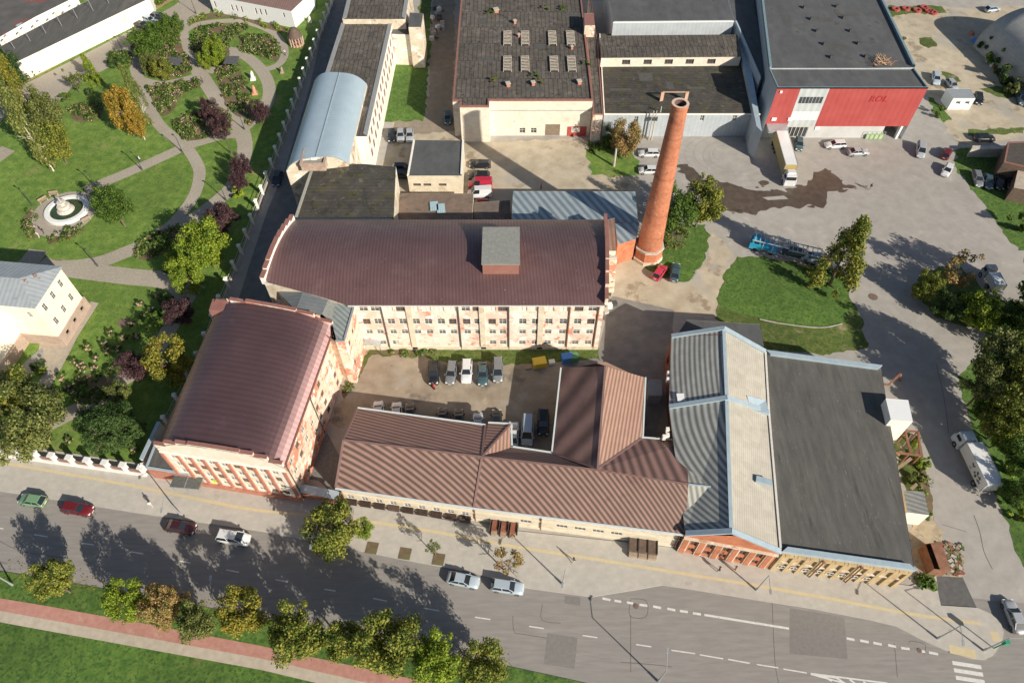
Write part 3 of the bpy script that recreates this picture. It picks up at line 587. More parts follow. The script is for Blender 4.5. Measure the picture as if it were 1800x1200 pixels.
for s_ in edges_:
    c = FL + e * s_ + nout * .09; mb.box((c.x, c.y, 4.9), (.42, .26, 8.8), rz, 0)
c = FL + e * L / 2 + nout * .12; mb.box((c.x, c.y, .55), (L + .3, .42, 1.1), rz, 0)
mb.build('pilaster', [redpilaster], mill)
mb = MB()
for zc in (9.75,):
    c = FL + e * L / 2 + nout * .05; mb.box((c.x, c.y, zc), (L - .1, .2, .22), rz, 0)
mb.build('cornice', [whitewall], mill)
mb = MB(); arched_roof(mb, FL, FR, BR, BL, z, 2.6, 28); mb.build('roof', [mroof], mill)
parapet_steps(mill, FL, FR, z, 2.6, 10, mat=cap_maroon); parapet_steps(mill, BR, BL, z, 2.6, 7, mat=cap_maroon)
mb = MB(); mb.bar(FR + Vector((.12, 0, .05)), BR + Vector((.12, 0, .05)), .22, .18); mb.build('gutter', [cap_maroon], mill)
e2 = (BR - FR).normalized(); n2 = (e2.y, -e2.x)
for s_ in (.4, L2 * .46, L2 - .6): downpipe(mill, FR + e2 * s_, .2, z - .1, n=n2)
mb = MB(); c = W(401, 556, 11.4); c = W(401, 545, 11.2); mb.box((c.x - .9, c.y + .4, 11.3), (3.4, 2.4, 1.6), 0, 0); mb.build('stair_head', [cap_maroon], mill)

# main mill across the courtyard
z = 12.0
a, b = W(612, 532, z), W(1063, 535, z); yf = b.y
bb = W(1061, 386, z); bl = W(517, 386, z)
fl = Vector((W(464, 505, z + .8).x, yf + 3.6, 0)); f0 = Vector((a.x, yf, 0)); f1 = Vector((b.x, yf, 0)); b1 = Vector((bb.x, bb.y, 0)); b0 = Vector((bl.x, bb.y, 0)); f00 = Vector((fl.x, yf, 0))
main = thing('main_mill', 'longest mill, arched maroon roof with grey lift house, four window rows facing the courtyard', 'mill', cen([f0, f1, b1, b0]), 'old mills around the courtyard')
winx = [(x - 900) for x in (638, 658, 682, 703, 727, 749, 772, 793, 818, 838, 864, 883, 919, 942, 966, 992, 1018, 1042)]
mb = MB(); holes = []
for x in winx:
    s_, _ = onwall(x + 900, 540, f0, f1)
    for zc, ww, hh in ((10.95, 1.45, 1.45), (7.55, 1.25, 1.45), (4.75, 1.15, 1.15), (1.75, 1.15, 1.1)):
        if zc < 2 and 700 < x + 900 < 850: continue
        holes.append((s_, zc, ww, hh))
H = mb.wall(f0, f1, 0, z, holes)
mb.wall(f1, b1, 0, z - .2, (), top=arc_top((b1 - f1).length, z, 2.2, True, .3, 8)); mb.wall(b1, b0, 0, z)
mb.build('wall', [plaster], main)
mb = MB(); mb.wall(b0, fl, 0, z - .2, (), top=[(t * (fl - b0).length, z + .4 + 2.2 * (1 - (2 * t * .82 - 1) ** 2)) for t in [k / 10 for k in range(11)]])
mb.wall(fl, f0, 0, z, (), top=[(0, z + 1.5), ((f0 - fl).length, z)])
mb.build('end_wall', [oldyellow], main)
put_windows(main, f0, f1, [h for h in H if h[2] > 9], 'xxwb', d=.14, seed=5); put_windows(main, f0, f1, [h for h in H if 5 < h[2] < 9], 'wwb', d=.16, seed=6)
put_windows(main, f0, f1, [h for h in H if h[2] < 5], 'ww', d=.14, seed=7)
mb = MB(); nseg = 20; D = b1.y - yf; fz = lambda y: z + 2.2 * (1 - (2 * (y - yf) / D - 1) ** 2)
for i in range(nseg):
    y0, y1 = yf + D * i / nseg, yf + D * (i + 1) / nseg
    def xl(y):
        if y < fl.y: return f0.x + (fl.x - f0.x) * (y - yf) / (fl.y - yf)
        return fl.x + (b0.x - fl.x) * (y - fl.y) / (b0.y - fl.y)
    xr = lambda y: f1.x + .0 + (b1.x - f1.x) * (y - yf) / D
    X0, X1 = xl(y0), xl(y1)
    mb.add([(X0, y0 - (.25 if i == 0 else 0), fz(y0)), (xr(y0), y0 - (.25 if i == 0 else 0), fz(y0)), (xr(y1), y1, fz(y1)), (X1, y1, fz(y1))], 0, [(X0, y0), (xr(y0), y0), (xr(y1), y1), (X1, y1)], True)
mb.build('roof', [mroof2], main)
mb = MB(); mb.bar((f0.x, yf - .3, z - .05), (f1.x, yf - .3, z - .05), .16, .14); mb.build('gutter', [frame_w], main)
# stepped white parapet along the left gable, dark capped one at the right gable
mb = MB(); n = 9
for k in range(n):
    t = (k + .5) / n; p = fl.lerp(b0, t); hz = fz(p.y) + .5; d = (b0 - fl); rz = math.atan2(d.y, d.x)
    mb.box((p.x - .1, p.y, hz - .5), (d.length / n + .02, .6, 1.5), rz, 0); mb.box((p.x - .1, p.y, hz + .33), (d.length / n - .02, .75, .12), rz, 1)
mb.build('parapet', [whitewall, cap_maroon], main)
mb = MB(); n = 8
for k in range(n):
    t = (k + .5) / n; p = f1.lerp(b1, t); hz = fz(p.y) + .7; d = (b1 - f1); rz = math.atan2(d.y, d.x)
    mb.box((p.x + .2, p.y, hz - .6), (d.length / n + .02, .5, 1.5), rz, 0); mb.box((p.x + .2, p.y, hz + .2), (d.length / n - .02, .62, .1), rz, 1)
mb.build('parapet', [plaster, cap_maroon], main)
for px_ in (668, 804, 894, 1003, 1054):
    s_, _ = onwall(px_, 534, f0, f1); downpipe(main, (f0.x + s_, yf), .1, z - .2, r=.12, mat=darkmetal if px_ in (668, 804, 894) else rustwall)
mb = MB()
for px_ in (716, 846, 952):
    s_, _ = onwall(px_, 534, f0, f1); mb.box((f0.x + s_, yf - .1, 6), (.9, .3, 11.6), 0, 0)
mb.box(((f0.x + f1.x) / 2, yf - .1, .35), (f1.x - f0.x, .3, .7), 0, 0)
mb.build('pilaster', [creamwall], main)
# lift house on the main roof
q = [W(850, 400, 16.2), W(912, 401, 16.2), W(911, 463, 16.2), W(850, 465, 16.2)]
mb = MB(); x0, x1, y0, y1 = q[0].x, q[1].x, q[2].y, q[0].y
mb.prism([(x0, y0), (x1, y0), (x1, y1), (x0, y1)], 12.6, 16.0, 0, 0); mb.slab([(x0 - .15, y0 - .15, 16.2), (x1 + .15, y0 - .15, 16.2), (x1 + .15, y1 + .15, 16.2), (x0 - .15, y1 + .15, 16.2)], .2, 1, 1)
lh = mb.build('lift_house', [cap_maroon, gravelroof], main)
# steel-arched entrance canopies and glazed porches at the foot of the wall
def lattice_porch(px, py, label):
    p = W(px, py); t = thing('glazed_porch', label, 'porch', p); mb = MB()
    for dx in (-1.4, -.7, 0, .7, 1.4): mb.box((p.x + dx, p.y, 1.2), (.08, .08, 2.4))
    for zc in (.1, .8, 1.6, 2.4): mb.box((p.x, p.y, zc), (2.9, .08, .07))
    for dx in (-1.4, 1.4): mb.bar((p.x + dx, p.y, 2.4), (p.x + dx, p.y + 1.3, 2.9), .08, .08)
    mb.build('frame', [frame_w], t)
    mb = MB(); mb.box((p.x, p.y + .06, 1.2), (2.7, .03, 2.3)); mb.slab([(p.x - 1.5, p.y, 2.46), (p.x + 1.5, p.y, 2.46), (p.x + 1.5, p.y + 1.3, 2.95), (p.x - 1.5, p.y + 1.3, 2.95)], .05); mb.build('pane', [M('dusty_glass', (.30, .36, .34), (.42, .47, .44), scale=2, rough=.3)], t)
lattice_porch(713, 612, 'white framed glazed porch against the mill wall, left of the red patch'); lattice_porch(746, 610, 'second glazed porch with rusted side against the mill wall, nearer the parked cars')
p = W(655, 606); t = thing('arched_canopy', 'small grey arched canopy over a door in the inner corner of the courtyard', 'canopy', p); mb = MB()
for k in range(8):
    a0, a1 = math.pi * k / 8, math.pi * (k + 1) / 8
    mb.add([(p.x - 1.9 * math.cos(a0), p.y - 2.2, 2 + .8 * math.sin(a0)), (p.x - 1.9 * math.cos(a1), p.y - 2.2, 2 + .8 * math.sin(a1)), (p.x - 1.9 * math.cos(a1), p.y + .6, 2 + .8 * math.sin(a1)), (p.x - 1.9 * math.cos(a0), p.y + .6, 2 + .8 * math.sin(a0))][::-1], 0, None, True)
mb.build('roof', [galv], t); mb = MB()
for dx in (-1.8, 1.8): mb.tube((p.x + dx, p.y - 2.1, 0), (p.x + dx, p.y - 2.1, 2), .06)
mb.build('post', [darkmetal], t)

# stair tower between the two mills
zt = 11.6
P = [W(590, 600, zt), W(605, 600, zt), W(622, 541, zt), W(592, 527, zt + .3), W(536, 503, zt + .8), W(489, 514, zt), W(520, 548, zt)]
P = [Vector((p.x, p.y, zt)) for p in P]
tower = thing('stair_tower', 'angled stair tower with dark grey tin roof squeezed between the two maroon mills', 'tower', cen(P))
mb = MB(); n = len(P)
for k in range(n):
    a_, b_ = P[k], P[(k + 1) % n]; L_ = (b_ - a_).length
    hs = [(L_ * f_, zc, .9, 1.4) for f_ in (.25, .6) for zc in (9, 6.4, 3.8, 1.5)] if k == 1 else []
    Hh = mb.wall(a_, b_, 0, zt, hs)
    if k == 1: HT = Hh; ta, tb = a_, b_
mb.build('wall', [plaster_red], tower); put_windows(tower, ta, tb, HT, 'bwx')
mb = MB(); r0 = W(536, 503, zt + 1.2); r1 = W(520, 545, zt + 1.2); m1 = W(578, 524, zt + .6); m2 = W(566, 552, zt + .6)
mb.add([W(489, 514, zt + .1), r1, r0]); mb.add([r0, r1, m2, m1]); mb.add([W(489, 514, zt + .1), W(505, 532, zt + .1), r1])
mb.add([r1, W(505, 532, zt + .1), W(560, 556, zt + .1), m2])
mb.build('roof', [towertin], tower)
mb = MB(); mb.add([m1, m2, W(582, 560, zt + .2), W(591, 530, zt + .2)][::-1] if False else [m2, W(582, 566, zt + .2), W(592, 530, zt + .2), m1]); mb.build('roof', [gravelroof], tower)
mb = MB(); mb.add([W(582, 560, zt + .15), W(592, 600, zt + .15), W(605, 600, zt + .15), W(623, 541, zt + .15), W(592, 528, zt + .15)]); mb.build('roof', [towertin2], tower)
mb = MB(); 
for k in (0, 1): mb.bar(P[k] + Vector((0, 0, .2)), P[k + 1] + Vector((0, 0, .2)), .3, .2)
mb.build('gutter', [galv], tower)

# small block and dark shed beside the left mill
z = 3.4
flat_house('corner_shed', 'low shed with dark flat roof filling the corner between park fence and striped mill', 'shed', [(256, 822), (330, 834), (352, 826), (306, 776), (274, 776)], z, redpilaster, bitumen, blueflash, .15, .3)
# gatehouse wall between mill and the brown roofed office range
p0, p1 = W(533, 871), W(600, 884); t = thing('gate_wall', 'low red brick street wall with pale blue coping right of the striped mill', 'wall', cen([p0, p1])); mb = MB()
mb.bar(p0 + Vector((0, 0, 1.2)), p1 + Vector((0, 0, 1.2)), .4, 2.4, 0); mb.build('wall', [brickred], t); mb = MB(); mb.bar(p0 + Vector((0, .1, 2.5)), p1 + Vector((0, .1, 2.5)), 1.3, .16); mb.build('coping', [blueflash], t)
sheet('gate_paving', [(532, 868), (598, 880), (596, 800), (575, 760), (556, 790)], M('grey_setts', (.17, .165, .16), (.24, .235, .22), scale=2, brick=(.3, .3, (.5, .5, .5), .5, .03)), .018)
# ------------------------------------------------------------------ office range along the street (brown hipped and gabled roofs)
ze, zr = 5.4, 8.0
def pr(x, y, zz): return W(x, y, zz)
office = thing('office_range', 'long two storey cream office range with brown corrugated roofs along the pavement', 'building', cen([pr(590, 855, ze), pr(1205, 937, ze)]))
eF0, eF1, eF2 = pr(590, 856, ze), pr(833, 891, ze), pr(1205, 938, ze + .2)
rd0, rd1, rd2, rd3 = pr(604, 773, zr), pr(847, 803, zr), pr(1050, 826, zr), pr(1210, 851, zr); rd4 = pr(1272, 858, zr)
eB0, eB1 = pr(628, 718, ze), pr(853, 748, ze)
mb = MB()
mb.slab([eF0, eF1, rd1, rd0], .18, 0, 2); mb.slab([eF1 + Vector((0.05, 0, .05)), eF2, rd3, rd2, rd1 + Vector((0.05, 0, .05))], .18, 1, 2)
mb.build('roof', [broof, broof2, cap_maroon], office)
mb = MB(); mb.slab([rd0, rd1, eB1, eB0], .18, 0, 0)
s0, s1, s2 = pr(858, 744, ze), pr(897, 746, ze), pr(898, 786, ze)          # small rear wing
vw = pr(972, 797, ze)
mb.slab([rd1, s1, s0, eB1], .15, 0, 0)
mb.slab([rd1, rd2, vw, s2], .15, 0, 0)
mb.build('roof', [M('brown_corrugated_rear', (.32, .19, .155), (.37, .22, .18), scale=.6, rough=.6, bump=.25, stripes=(.66, .16, 1, .33, .1, 0))], office)
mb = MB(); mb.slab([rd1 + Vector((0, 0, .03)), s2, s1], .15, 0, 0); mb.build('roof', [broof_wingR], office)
w0, w1, w2 = pr(988, 646, ze), pr(1064, 643, 9.0), pr(1133, 663, ze); v0, v2 = vw, pr(1128, 770, ze)
rdm = Vector(rd2); rdm.z = 8.4
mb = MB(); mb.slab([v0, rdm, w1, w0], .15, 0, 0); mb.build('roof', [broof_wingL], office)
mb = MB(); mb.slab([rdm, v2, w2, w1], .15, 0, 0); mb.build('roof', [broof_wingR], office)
bk = pr(1207, 776, ze + .1)
mb = MB(); mb.slab([rdm + Vector((.05, 0, 0)), rd3, bk, v2], .15, 0, 0); mb.build('roof', [broof_fan], office)
mb = MB(); mb.slab([eF2, rd4, rd3], .15, 0, 0); mb.build('roof', [groof_hip], office)
mb = MB(); mb.slab([rd3, rd4, bk], .15, 0, 0); mb.build('roof', [groof_hip], office)
mb = MB()                                                                   # ridge caps, verges
for a_, b_ in ((rd0, rd1), (rd1, rd2), (rd2, rd3), (w1, rdm), (rdm, v2), (rd1, s1), (rd1, eF1), (eF0, rd0), (rd0, eB0), (rd1, eB1), (vw, rdm)): mb.bar(a_ + Vector((0, 0, .07)), b_ + Vector((0, 0, .07)), .3, .12)
mb.build('ridge_cap', [M('brown_flashing', (.20, .12, .11), (.25, .15, .13), scale=2)], office)
mb = MB()
for a_, b_ in ((rd3, rd4), (rd4, bk)): mb.bar(a_ + Vector((0, 0, .07)), b_ + Vector((0, 0, .07)), .22, .1)
mb.build('ridge_cap', [blueflash], office)
mb = MB()
for a_, b_ in ((eF0, eF1), (eF1, eF2), (eB0, eB1), (s0, s1), (s1, s2), (s2, vw), (w0, v0), (w2, v2), (v2, bk)):
    d = (b_ - a_).normalized(); n_ = Vector((d.y, -d.x, 0)) * (.18 if a_ in (eF0, eF1) else -.18)
    if (a_ - s1).length < .01 or (a_ - w2).length < .01: n_ = Vector((.18, 0, 0))
    if (a_ - w0).length < .01: n_ = Vector((-.18, 0, 0))
    mb.bar(a_ + n_ - Vector((0, 0, .05)), b_ + n_ - Vector((0, 0, .05)), .24, .2)
mb.build('gutter', [M('pale_gutter', (.60, .66, .66), (.68, .72, .71), scale=2, rough=.5)], office)
# walls
def inset(p, dx=0, dy=0): return Vector((p.x + dx, p.y + dy, 0))
A0, A1, A2 = inset(eF0, .25, .35), inset(eF1, 0, .35), inset(eF2, -.3, .3)
mb = MB()
hA = pxholes(A0, A1, [(627 + k * 25.3 - (4 if k > 3 else 0) * 0 + (3 if k > 3 else 0), 866.5 + k * 3.75, 1.1, .62) for k in range(9)], 1.1, .7)
hA = [(s_, 4.35, 1.15, 1.0) for s_, *_ in hA]
s_first = onwall(623, 888, A0, A1)[0]; s_last = onwall(820, 920, A0, A1)[0]
hA2 = [(s_first + (s_last - s_first) * k / 8, 1.75, 1.05, 1.25) for k in range(9)]
HA = mb.wall(A0, A1, 0, ze, [(s_, 4.3, 1.1, 1.0) for s_, *_ in hA2] + hA2)
LB = (A2 - A1).length
hB = [(2.2 + k * 2.62, zc, 1.7, 1.0) for k in range(10) for zc in (4.2, 1.9) if not (zc < 3 and k in (0, 1, 3, 8, 9))]
HB = mb.wall(A1, A2, 0, ze, hB)
seq = [inset(A2), inset(bk, -.3, 0), inset(v2, .2, -.1), inset(w2, -.3, -.2), inset(w0, .3, -.2), inset(v0, .3, -.1), inset(s2, -.3, -.2), inset(s1, -.3, -.2), inset(eB1, .2, -.3), inset(eB0, .3, -.3)]
for a_, b_ in zip(seq[:-1], seq[1:]): mb.wall(a_, b_, 0, ze - .1)
mb.build('wall', [creamwall], office)
mb = MB()
for a_, b_, c_ in ((seq[-1], A0, rd0), (inset(w2, -.3, -.25), inset(w0, .3, -.25), w1)):
    zt_ = c_.z - .25; m_ = Vector((c_.x, c_.y, 0)); L_ = (Vector(b_) - Vector(a_)).length
    mb = MB(); mb.wall(a_, b_, 0, ze - .2, (), top=[(0, ze - .1), (L_ / 2, zt_), (L_, ze - .1)])
    mb.build('gable_wall', [M('brown_gable', (.36, .22, .17), (.42, .27, .21), scale=1)], office)
put_windows(office, A0, A1, HA, 'w', d=.1, seed=9); put_windows(office, A1, A2, HB, 'w', d=.1, bars=(2, 0), seed=10)
mb = MB(); e = (A1 - A0).normalized(); rz = math.atan2(e.y, e.x)
for zc in (.3, 2.9):
    c = (A0 + A1) / 2; mb.box((c.x, c.y - .06, zc), ((A1 - A0).length, .2, .3 if zc > 1 else .6), rz); c = (A1 + A2) / 2; e_ = (A2 - A1); mb.box((c.x, c.y - .06, zc), (e_.length, .2, .3 if zc > 1 else .6), math.atan2(e_.y, e_.x))
mb.build('cornice', [M('cream_band', (.70, .64, .52), (.62, .55, .43), scale=1)], office)
for k, (s_, z0_, z1_, *_) in enumerate([(h[0] + .55, 0, 0) for h in sorted(set((round(x[0], 2), 0, 0, 0) for x in HA))]):   # brown awnings over the street windows
    p = A0 + e * (s_ - .0); n_ = Vector((e.y, -e.x, 0)); mb = MB()
    q = [p - e * .8 + Vector((0, 0, 1.15)), p + e * .8 + Vector((0, 0, 1.15)), p + e * .8 + n_ * .6 + Vector((0, 0, .85)), p - e * .8 + n_ * .6 + Vector((0, 0, .85))]
    mb.slab(q[::-1], .7); mb.build('light_well', [M('dark_brown_sheet', (.075, .045, .035), (.11, .07, .055), scale=1)], office)
for q_ in (A0 + e * .2, A1, A1 + (A2 - A1) * .33, A2 - Vector((.3, 0, 0))): downpipe(office, q_, .1, ze - .2, r=.09, mat=rustwall)
def entrance(px, py, n, label, mat, dep=1.5, h=1.0, wd=.9):
    p = W(px, py); t = thing('entrance_steps', label, 'steps', p); e_ = (A2 - A1).normalized(); nn = Vector((e_.y, -e_.x, 0)); rz_ = math.atan2(e_.y, e_.x); mb = MB()
    for k in range(n):
        c_ = p + e_ * k * 1.35; mb.box((c_.x, c_.y, h / 2 + .13), (wd * .9, dep, h), rz_, 0); mb.box((c_.x, c_.y - .25, h * .3 + .13), (wd * .92, dep + .6, h * .6), rz_, 1)
    mb.build('landing', [mat, wood], t); mb = MB()
    for k in range(n + 1):
        c_ = p + e_ * (k - .5) * 1.35; mb.box((c_.x, c_.y, .75), (.07, dep, 1.3), rz_)
    mb.build('rail', [darkmetal], t)
entrance(870, 928, 3, 'row of three brown entrance landings at the office wall, left of the white lamp', brickdark); entrance(1112, 962, 3, 'wide dark brown entrance deck at the right end of the brown roofed office', darkwood, 2.0, 1.1, 1.3)

# ------------------------------------------------------------------ gabled hall with grey slate roof and orange brick street gable
zl, zr = 7.2, 9.9
hl0, hl1 = W(1180, 592, zl), W(1205, 938, 6.5); hr0, hr1 = W(1345, 619, zl), W(1372, 970, 6.4)
rg0, rg1, rgm = W(1272, 578, zr), W(1285, 934, 9.0), W(1277, 700, 9.5)
hall = thing('gabled_hall', 'gabled hall with half grey, half beige roof and orange brick street gable', 'hall', cen([hl0, hl1, hr0, hr1]))
lm, rm_ = W(1176, 716, 6.9), W(1351, 724, 6.5)
mb = MB(); mb.slab([lm, rgm, rg0, hl0], .2, 0, 0); mb.build('roof', [groof_dark], hall)
mb = MB(); mb.slab([hl1, rg1, rgm, lm], .2, 0, 0); mb.build('roof', [groof_dark2], hall)
mb = MB(); mb.slab([rgm, rm_, hr0, rg0], .2, 0, 0); mb.slab([rg1, hr1, rm_, rgm], .2, 0, 0); mb.build('roof', [groof_lit], hall)
mb = MB(); up = Vector((0, 0, .22))
for q3 in ((hl0, rg0, hr0), (lm, rgm, rm_), (hl1, rg1, hr1)):
    mb = MB(); mb.bar(q3[0] + up, q3[1] + up, .75, .28); mb.bar(q3[1] + up, q3[2] + up, .75, .28); mb.build('coping', [blueflash], hall)
mb = MB()
for a_, b_ in ((rg0, rgm), (rgm, rg1)): mb.bar(a_ + up * .5, b_ + up * .5, .5, .12)
mb.build('ridge_cap', [blueflash], hall); mb = MB()
for a_, b_ in ((hr0, rm_), (rm_, hr1)): mb.bar(a_ + up * .6, b_ + up * .6, .3, .25)
mb.build('gutter', [frame_w], hall)
g0, g1, g2, g3 = [Vector((p.x, p.y, 0)) for p in (hl1, hr1, hr0, hl0)]
mb = MB(); Lg = (g1 - g0).length
hG = [(1.35 + k * 2.22 + .3, zc, .95, hh) for k in range(5) for zc, hh in ((3.9, 1.7), (1.5, 1.3))]
HG = mb.wall(g0, g1, 0, 5.6, hG, top=[(0, hl1.z), (Lg * .5, rg1.z - .1), (Lg, hr1.z)]); mb.build('front_wall', [brickred], hall)
put_windows(hall, g0, g1, HG, 'b', d=.2, seed=4)
mb = MB(); e = (g1 - g0).normalized(); n_ = Vector((e.y, -e.x, 0)); rz = math.atan2(e.y, e.x)
for k in range(6):
    for ds in (-.42, .42):
        c = g0 + e * (.5 + k * 2.26 + ds) + n_ * .06; mb.box((c.x, c.y, 2.7), (.14, .2, 4.8), rz, 1)
    c = g0 + e * (.5 + k * 2.26) + n_ * .05; mb.box((c.x, c.y, 2.7), (.7, .3, 4.9), rz, 0)
c = g0 + e * Lg / 2 + n_ * .1; mb.box((c.x, c.y, 5.45), (Lg, .4, .35), rz, 1)
mb.build('pilaster', [brickred, oldyellow], hall)
mb = MB(); mb.wall(g1, g2, 0, 6.4); mb.wall(g2, g3, 0, zl, (), top=[(0, hr0.z), ((g3 - g2).length / 2, rg0.z), ((g3 - g2).length, hl0.z)]); mb.wall(g3, g0, 0, 5.8, [(k * 3.4 + 2, 3.2, 1.2, 1.8) for k in range(9)], top=[(0, zl), ((g0 - g3).length, 5.85)]); mb.build('wall', [brickdark], hall)
mb = MB()
for px_, py_ in ((1176, 654), (1175, 665), (1174, 753), (1174, 763), (1168, 766)):
    p = W(px_, py_, 6.9); mb.box((p.x, p.y, 6.5), (.5, .5, .9), 0, 0)
mb.build('vent', [whitewall], hall)
p = W(1194, 700, 6.9); mb = MB(); mb.box((p.x + .6, p.y - .2, 7.3), (2.2, 1.3, .7), 0, 0); mb.build('dormer', [whitetin], hall)
p = W(1336, 708, 7.6); mb = MB(); mb.slab([(p.x - 1.6, p.y - 1.2, 7.6), (p.x + 1.1, p.y - 1.8, 7.4), (p.x + 1.1, p.y + .6, 7.4), (p.x - 2.0, p.y + .9, 8.3)], .5, 0, 0); mb.build('dormer', [blueflash], hall)
p = W(1342, 846, 7.6); mb = MB(); mb.box((p.x, p.y, 7.7), (2.2, .9, .6), -.3, 0); mb.build('dormer', [blueflash], hall)
# dark low annex behind the gabled hall
flat_house('rear_annex', 'dark flat roofed annex behind the far gable of the grey roofed hall', 'annex', [(1182, 600), (1345, 618), (1336, 570), (1208, 562)], 4.6, oldyellow, bitumen2, None)
# big flat hall
z = 6.4
PZ = [(1374, 970), (1608, 1003), (1575, 800), (1563, 735), (1549, 645), (1345, 618)]
fh, P = flat_house('flat_hall', 'large flat hall with dark felt roof, pale blue parapets and yellow brick street wall', 'hall', PZ, z, yellowbrick, bitumen, blueflash, .5, .75, holes={}, edges=[0, 4])
a_, b_ = P[0], P[1]; e = (b_ - a_).normalized(); n_ = Vector((e.y, -e.x, 0)); rz = math.atan2(e.y, e.x); L_ = (b_ - a_).length; mb = MB()
for k in range(11):
    c = a_ + e * (.4 + k * (L_ - .8) / 10) + n_ * .1; mb.box((c.x, c.y, 3.0), (.42, .3, 6.0), rz, 0)
for k in range(10):
    c = a_ + e * (.4 + (k + .5) * (L_ - .8) / 10) + n_ * .12; mb.box((c.x, c.y, 3.3), ((L_ - .8) / 10 - .55, .22, .25), rz, 1); mb.box((c.x, c.y, 5.7), ((L_ - .8) / 10 - .55, .3, .6), rz, 0)
mb.build('pilaster', [yellowbrick, oldyellow], fh)
for k in range(8):
    c = a_ + e * (.4 + (k + .55) * (L_ - .8) / 10) + n_ * .12; inst(winmesh(1.0, .9, 'w', (1, 0)), 'window', fh, Vector((c.x, c.y, 1.7)) - parent_world(fh), rz)
for k in (3, 6): downpipe(fh, a_ + e * (.7 + k * (L_ - .8) / 10), .1, 6, mat=rustwall, n=(n_.x * 3, n_.y * 3))
flat_house('roof_tower', 'small cream block with white metal roof beside the dark felt roof of the flat hall', 'tower', [(1566, 737), (1605, 740), (1597, 703), (1557, 700)], 8.2, whitewall, whitetin, None)
flat_house('lean_to', 'little cream lean-to with grey corrugated roof at the right edge of the flat hall', 'shed', [(1595, 900), (1634, 905), (1625, 864), (1588, 862)], 3.6, whitewall, M('grey_corrugated', (.24, .25, .24), (.3, .31, .3), scale=1, stripes=(.7, 1.2, .6, .15)), None)
t = thing('gate_frame', 'rusty steel gate frame reaching from the flat hall towards the side road', 'frame', W(1590, 700)); mb = MB()
for a_, b_ in (((1550, 675, 3.5), (1562, 676, 3.5)), ((1562, 676, 3.5), (1583, 657, 3.5)), ((1583, 657, 3.5), (1582, 668, 0)), ((1550, 675, 3.5), (1551, 684, 0))): mb.bar(W(*a_), W(*b_), .3, .3)
mb.build('beam', [rustwall], t)
t = thing('shed_ruin', 'rusted steel and timber frame of a roofless shed right of the flat hall', 'frame', W(1600, 800)); mb = MB(); zz = 3.2
pts = [(1582, 757), (1614, 758), (1618, 800), (1573, 795), (1592, 760), (1600, 795), (1575, 830), (1602, 812)]
for i, j in ((0, 1), (1, 2), (2, 3), (4, 5), (3, 6)): mb.bar(W(*pts[i], zz), W(*pts[j], zz), .26, .26)
for i in (0, 1, 2, 3, 4, 5): q = W(*pts[i], zz); mb.bar(q, (q.x, q.y, 0), .22, .22)
mb.build('beam', [rustwall], t); mb = MB()
for a_, b_ in (((1578, 800), (1604, 765)), ((1575, 825), (1602, 805)), ((1590, 870), (1612, 850)), ((1570, 772), (1585, 785))): mb = MB(); mb.bar(W(*a_, 1.6), W(*b_, 2.8), .45, .15); mb.build('plank', [wood], t)
t = thing('rust_container', 'open rust brown steel box standing by the rubble at the end of the street parapet', 'container', W(1640, 1000)); p = W(1637, 985, 0); mb = MB()
p = p + Vector((-.2, 0, 0)); mb.wall((p.x - 1.2, p.y - 2), (p.x + .9, p.y - 2.2), 0, 2.4); mb.wall((p.x + .9, p.y - 2.2), (p.x + .9, p.y + 1.8), 0, 2.4); mb.slab([(p.x - .5, p.y - 2.1, 2.5), (p.x + 1, p.y - 2.3, 2.5), (p.x + 1, p.y + 1.9, 2.5), (p.x - .5, p.y + 1.6, 2.5)], .1); mb.wall((p.x + .9, p.y + 1.8), (p.x - 1.2, p.y + 1.6), 0, 2.4); mb.wall((p.x - 1.2, p.y + 1.6), (p.x - 1.2, p.y - 2), 0, 2.4)
mb.build('shell', [rustwall], t)
rnd = random.Random(8); mb = MB()
for k in range(260):
    p = W(rnd.uniform(1648, 1692), rnd.uniform(955, 1010)); s_ = rnd.uniform(.2, .75); mb.box((p.x, p.y, rnd.uniform(.03, .22)), (s_, s_ * .6, rnd.uniform(.06, .22)), rnd.uniform(0, 3), rnd.choice((0, 2, 1, 3, 3, 4, 4)))
tag(mb.build('brick_rubble', [brickdark, M('pale_rubble', (.42, .40, .36), (.5, .47, .42), scale=2), M('grey_rubble', (.28, .26, .24), (.36, .34, .3), scale=2), roughgrass, M('earth_rubble', (.24, .18, .12), (.34, .26, .18), scale=2)]), 'heap of broken red brick and concrete by the driveway mouth', 'rubble')

# ------------------------------------------------------------------ chimney
cb = Vector((26.0, 95.0, 0)); ct = W(1188.5, 181, 34.0); ct = Vector((26.0 + (ct.x - 26.0), ct.y, 34.0)); ct.x, ct.y = 25.9, 95.2
chim = thing('chimney', 'tall tapering orange brick chimney with an octagonal base beside the main mill', 'chimney', (cb.x, cb.y, 0)); mb = MB()
n = 40; prof = [(3.4, 2.35), (8, 2.16), (14, 1.93), (20, 1.71), (26, 1.5), (31, 1.33), (33.2, 1.28), (33.4, 1.34), (34, 1.34)]
for (z0, r0), (z1, r1) in zip(prof[:-1], prof[1:]):
    for k in range(n):
        a0, a1 = 2 * math.pi * k / n, 2 * math.pi * (k + 1) / n
        mb.add([(cb.x + r0 * math.cos(a0), cb.y + r0 * math.sin(a0), z0), (cb.x + r0 * math.cos(a1), cb.y + r0 * math.sin(a1), z0), (cb.x + r1 * math.cos(a1), cb.y + r1 * math.sin(a1), z1), (cb.x + r1 * math.cos(a0), cb.y + r1 * math.sin(a0), z1)], 0, [(a0 * 2.4, z0), (a1 * 2.4, z0), (a1 * 2.4, z1), (a0 * 2.4, z1)], True)
mb.build('shaft', [brickchim], chim); mb = MB()
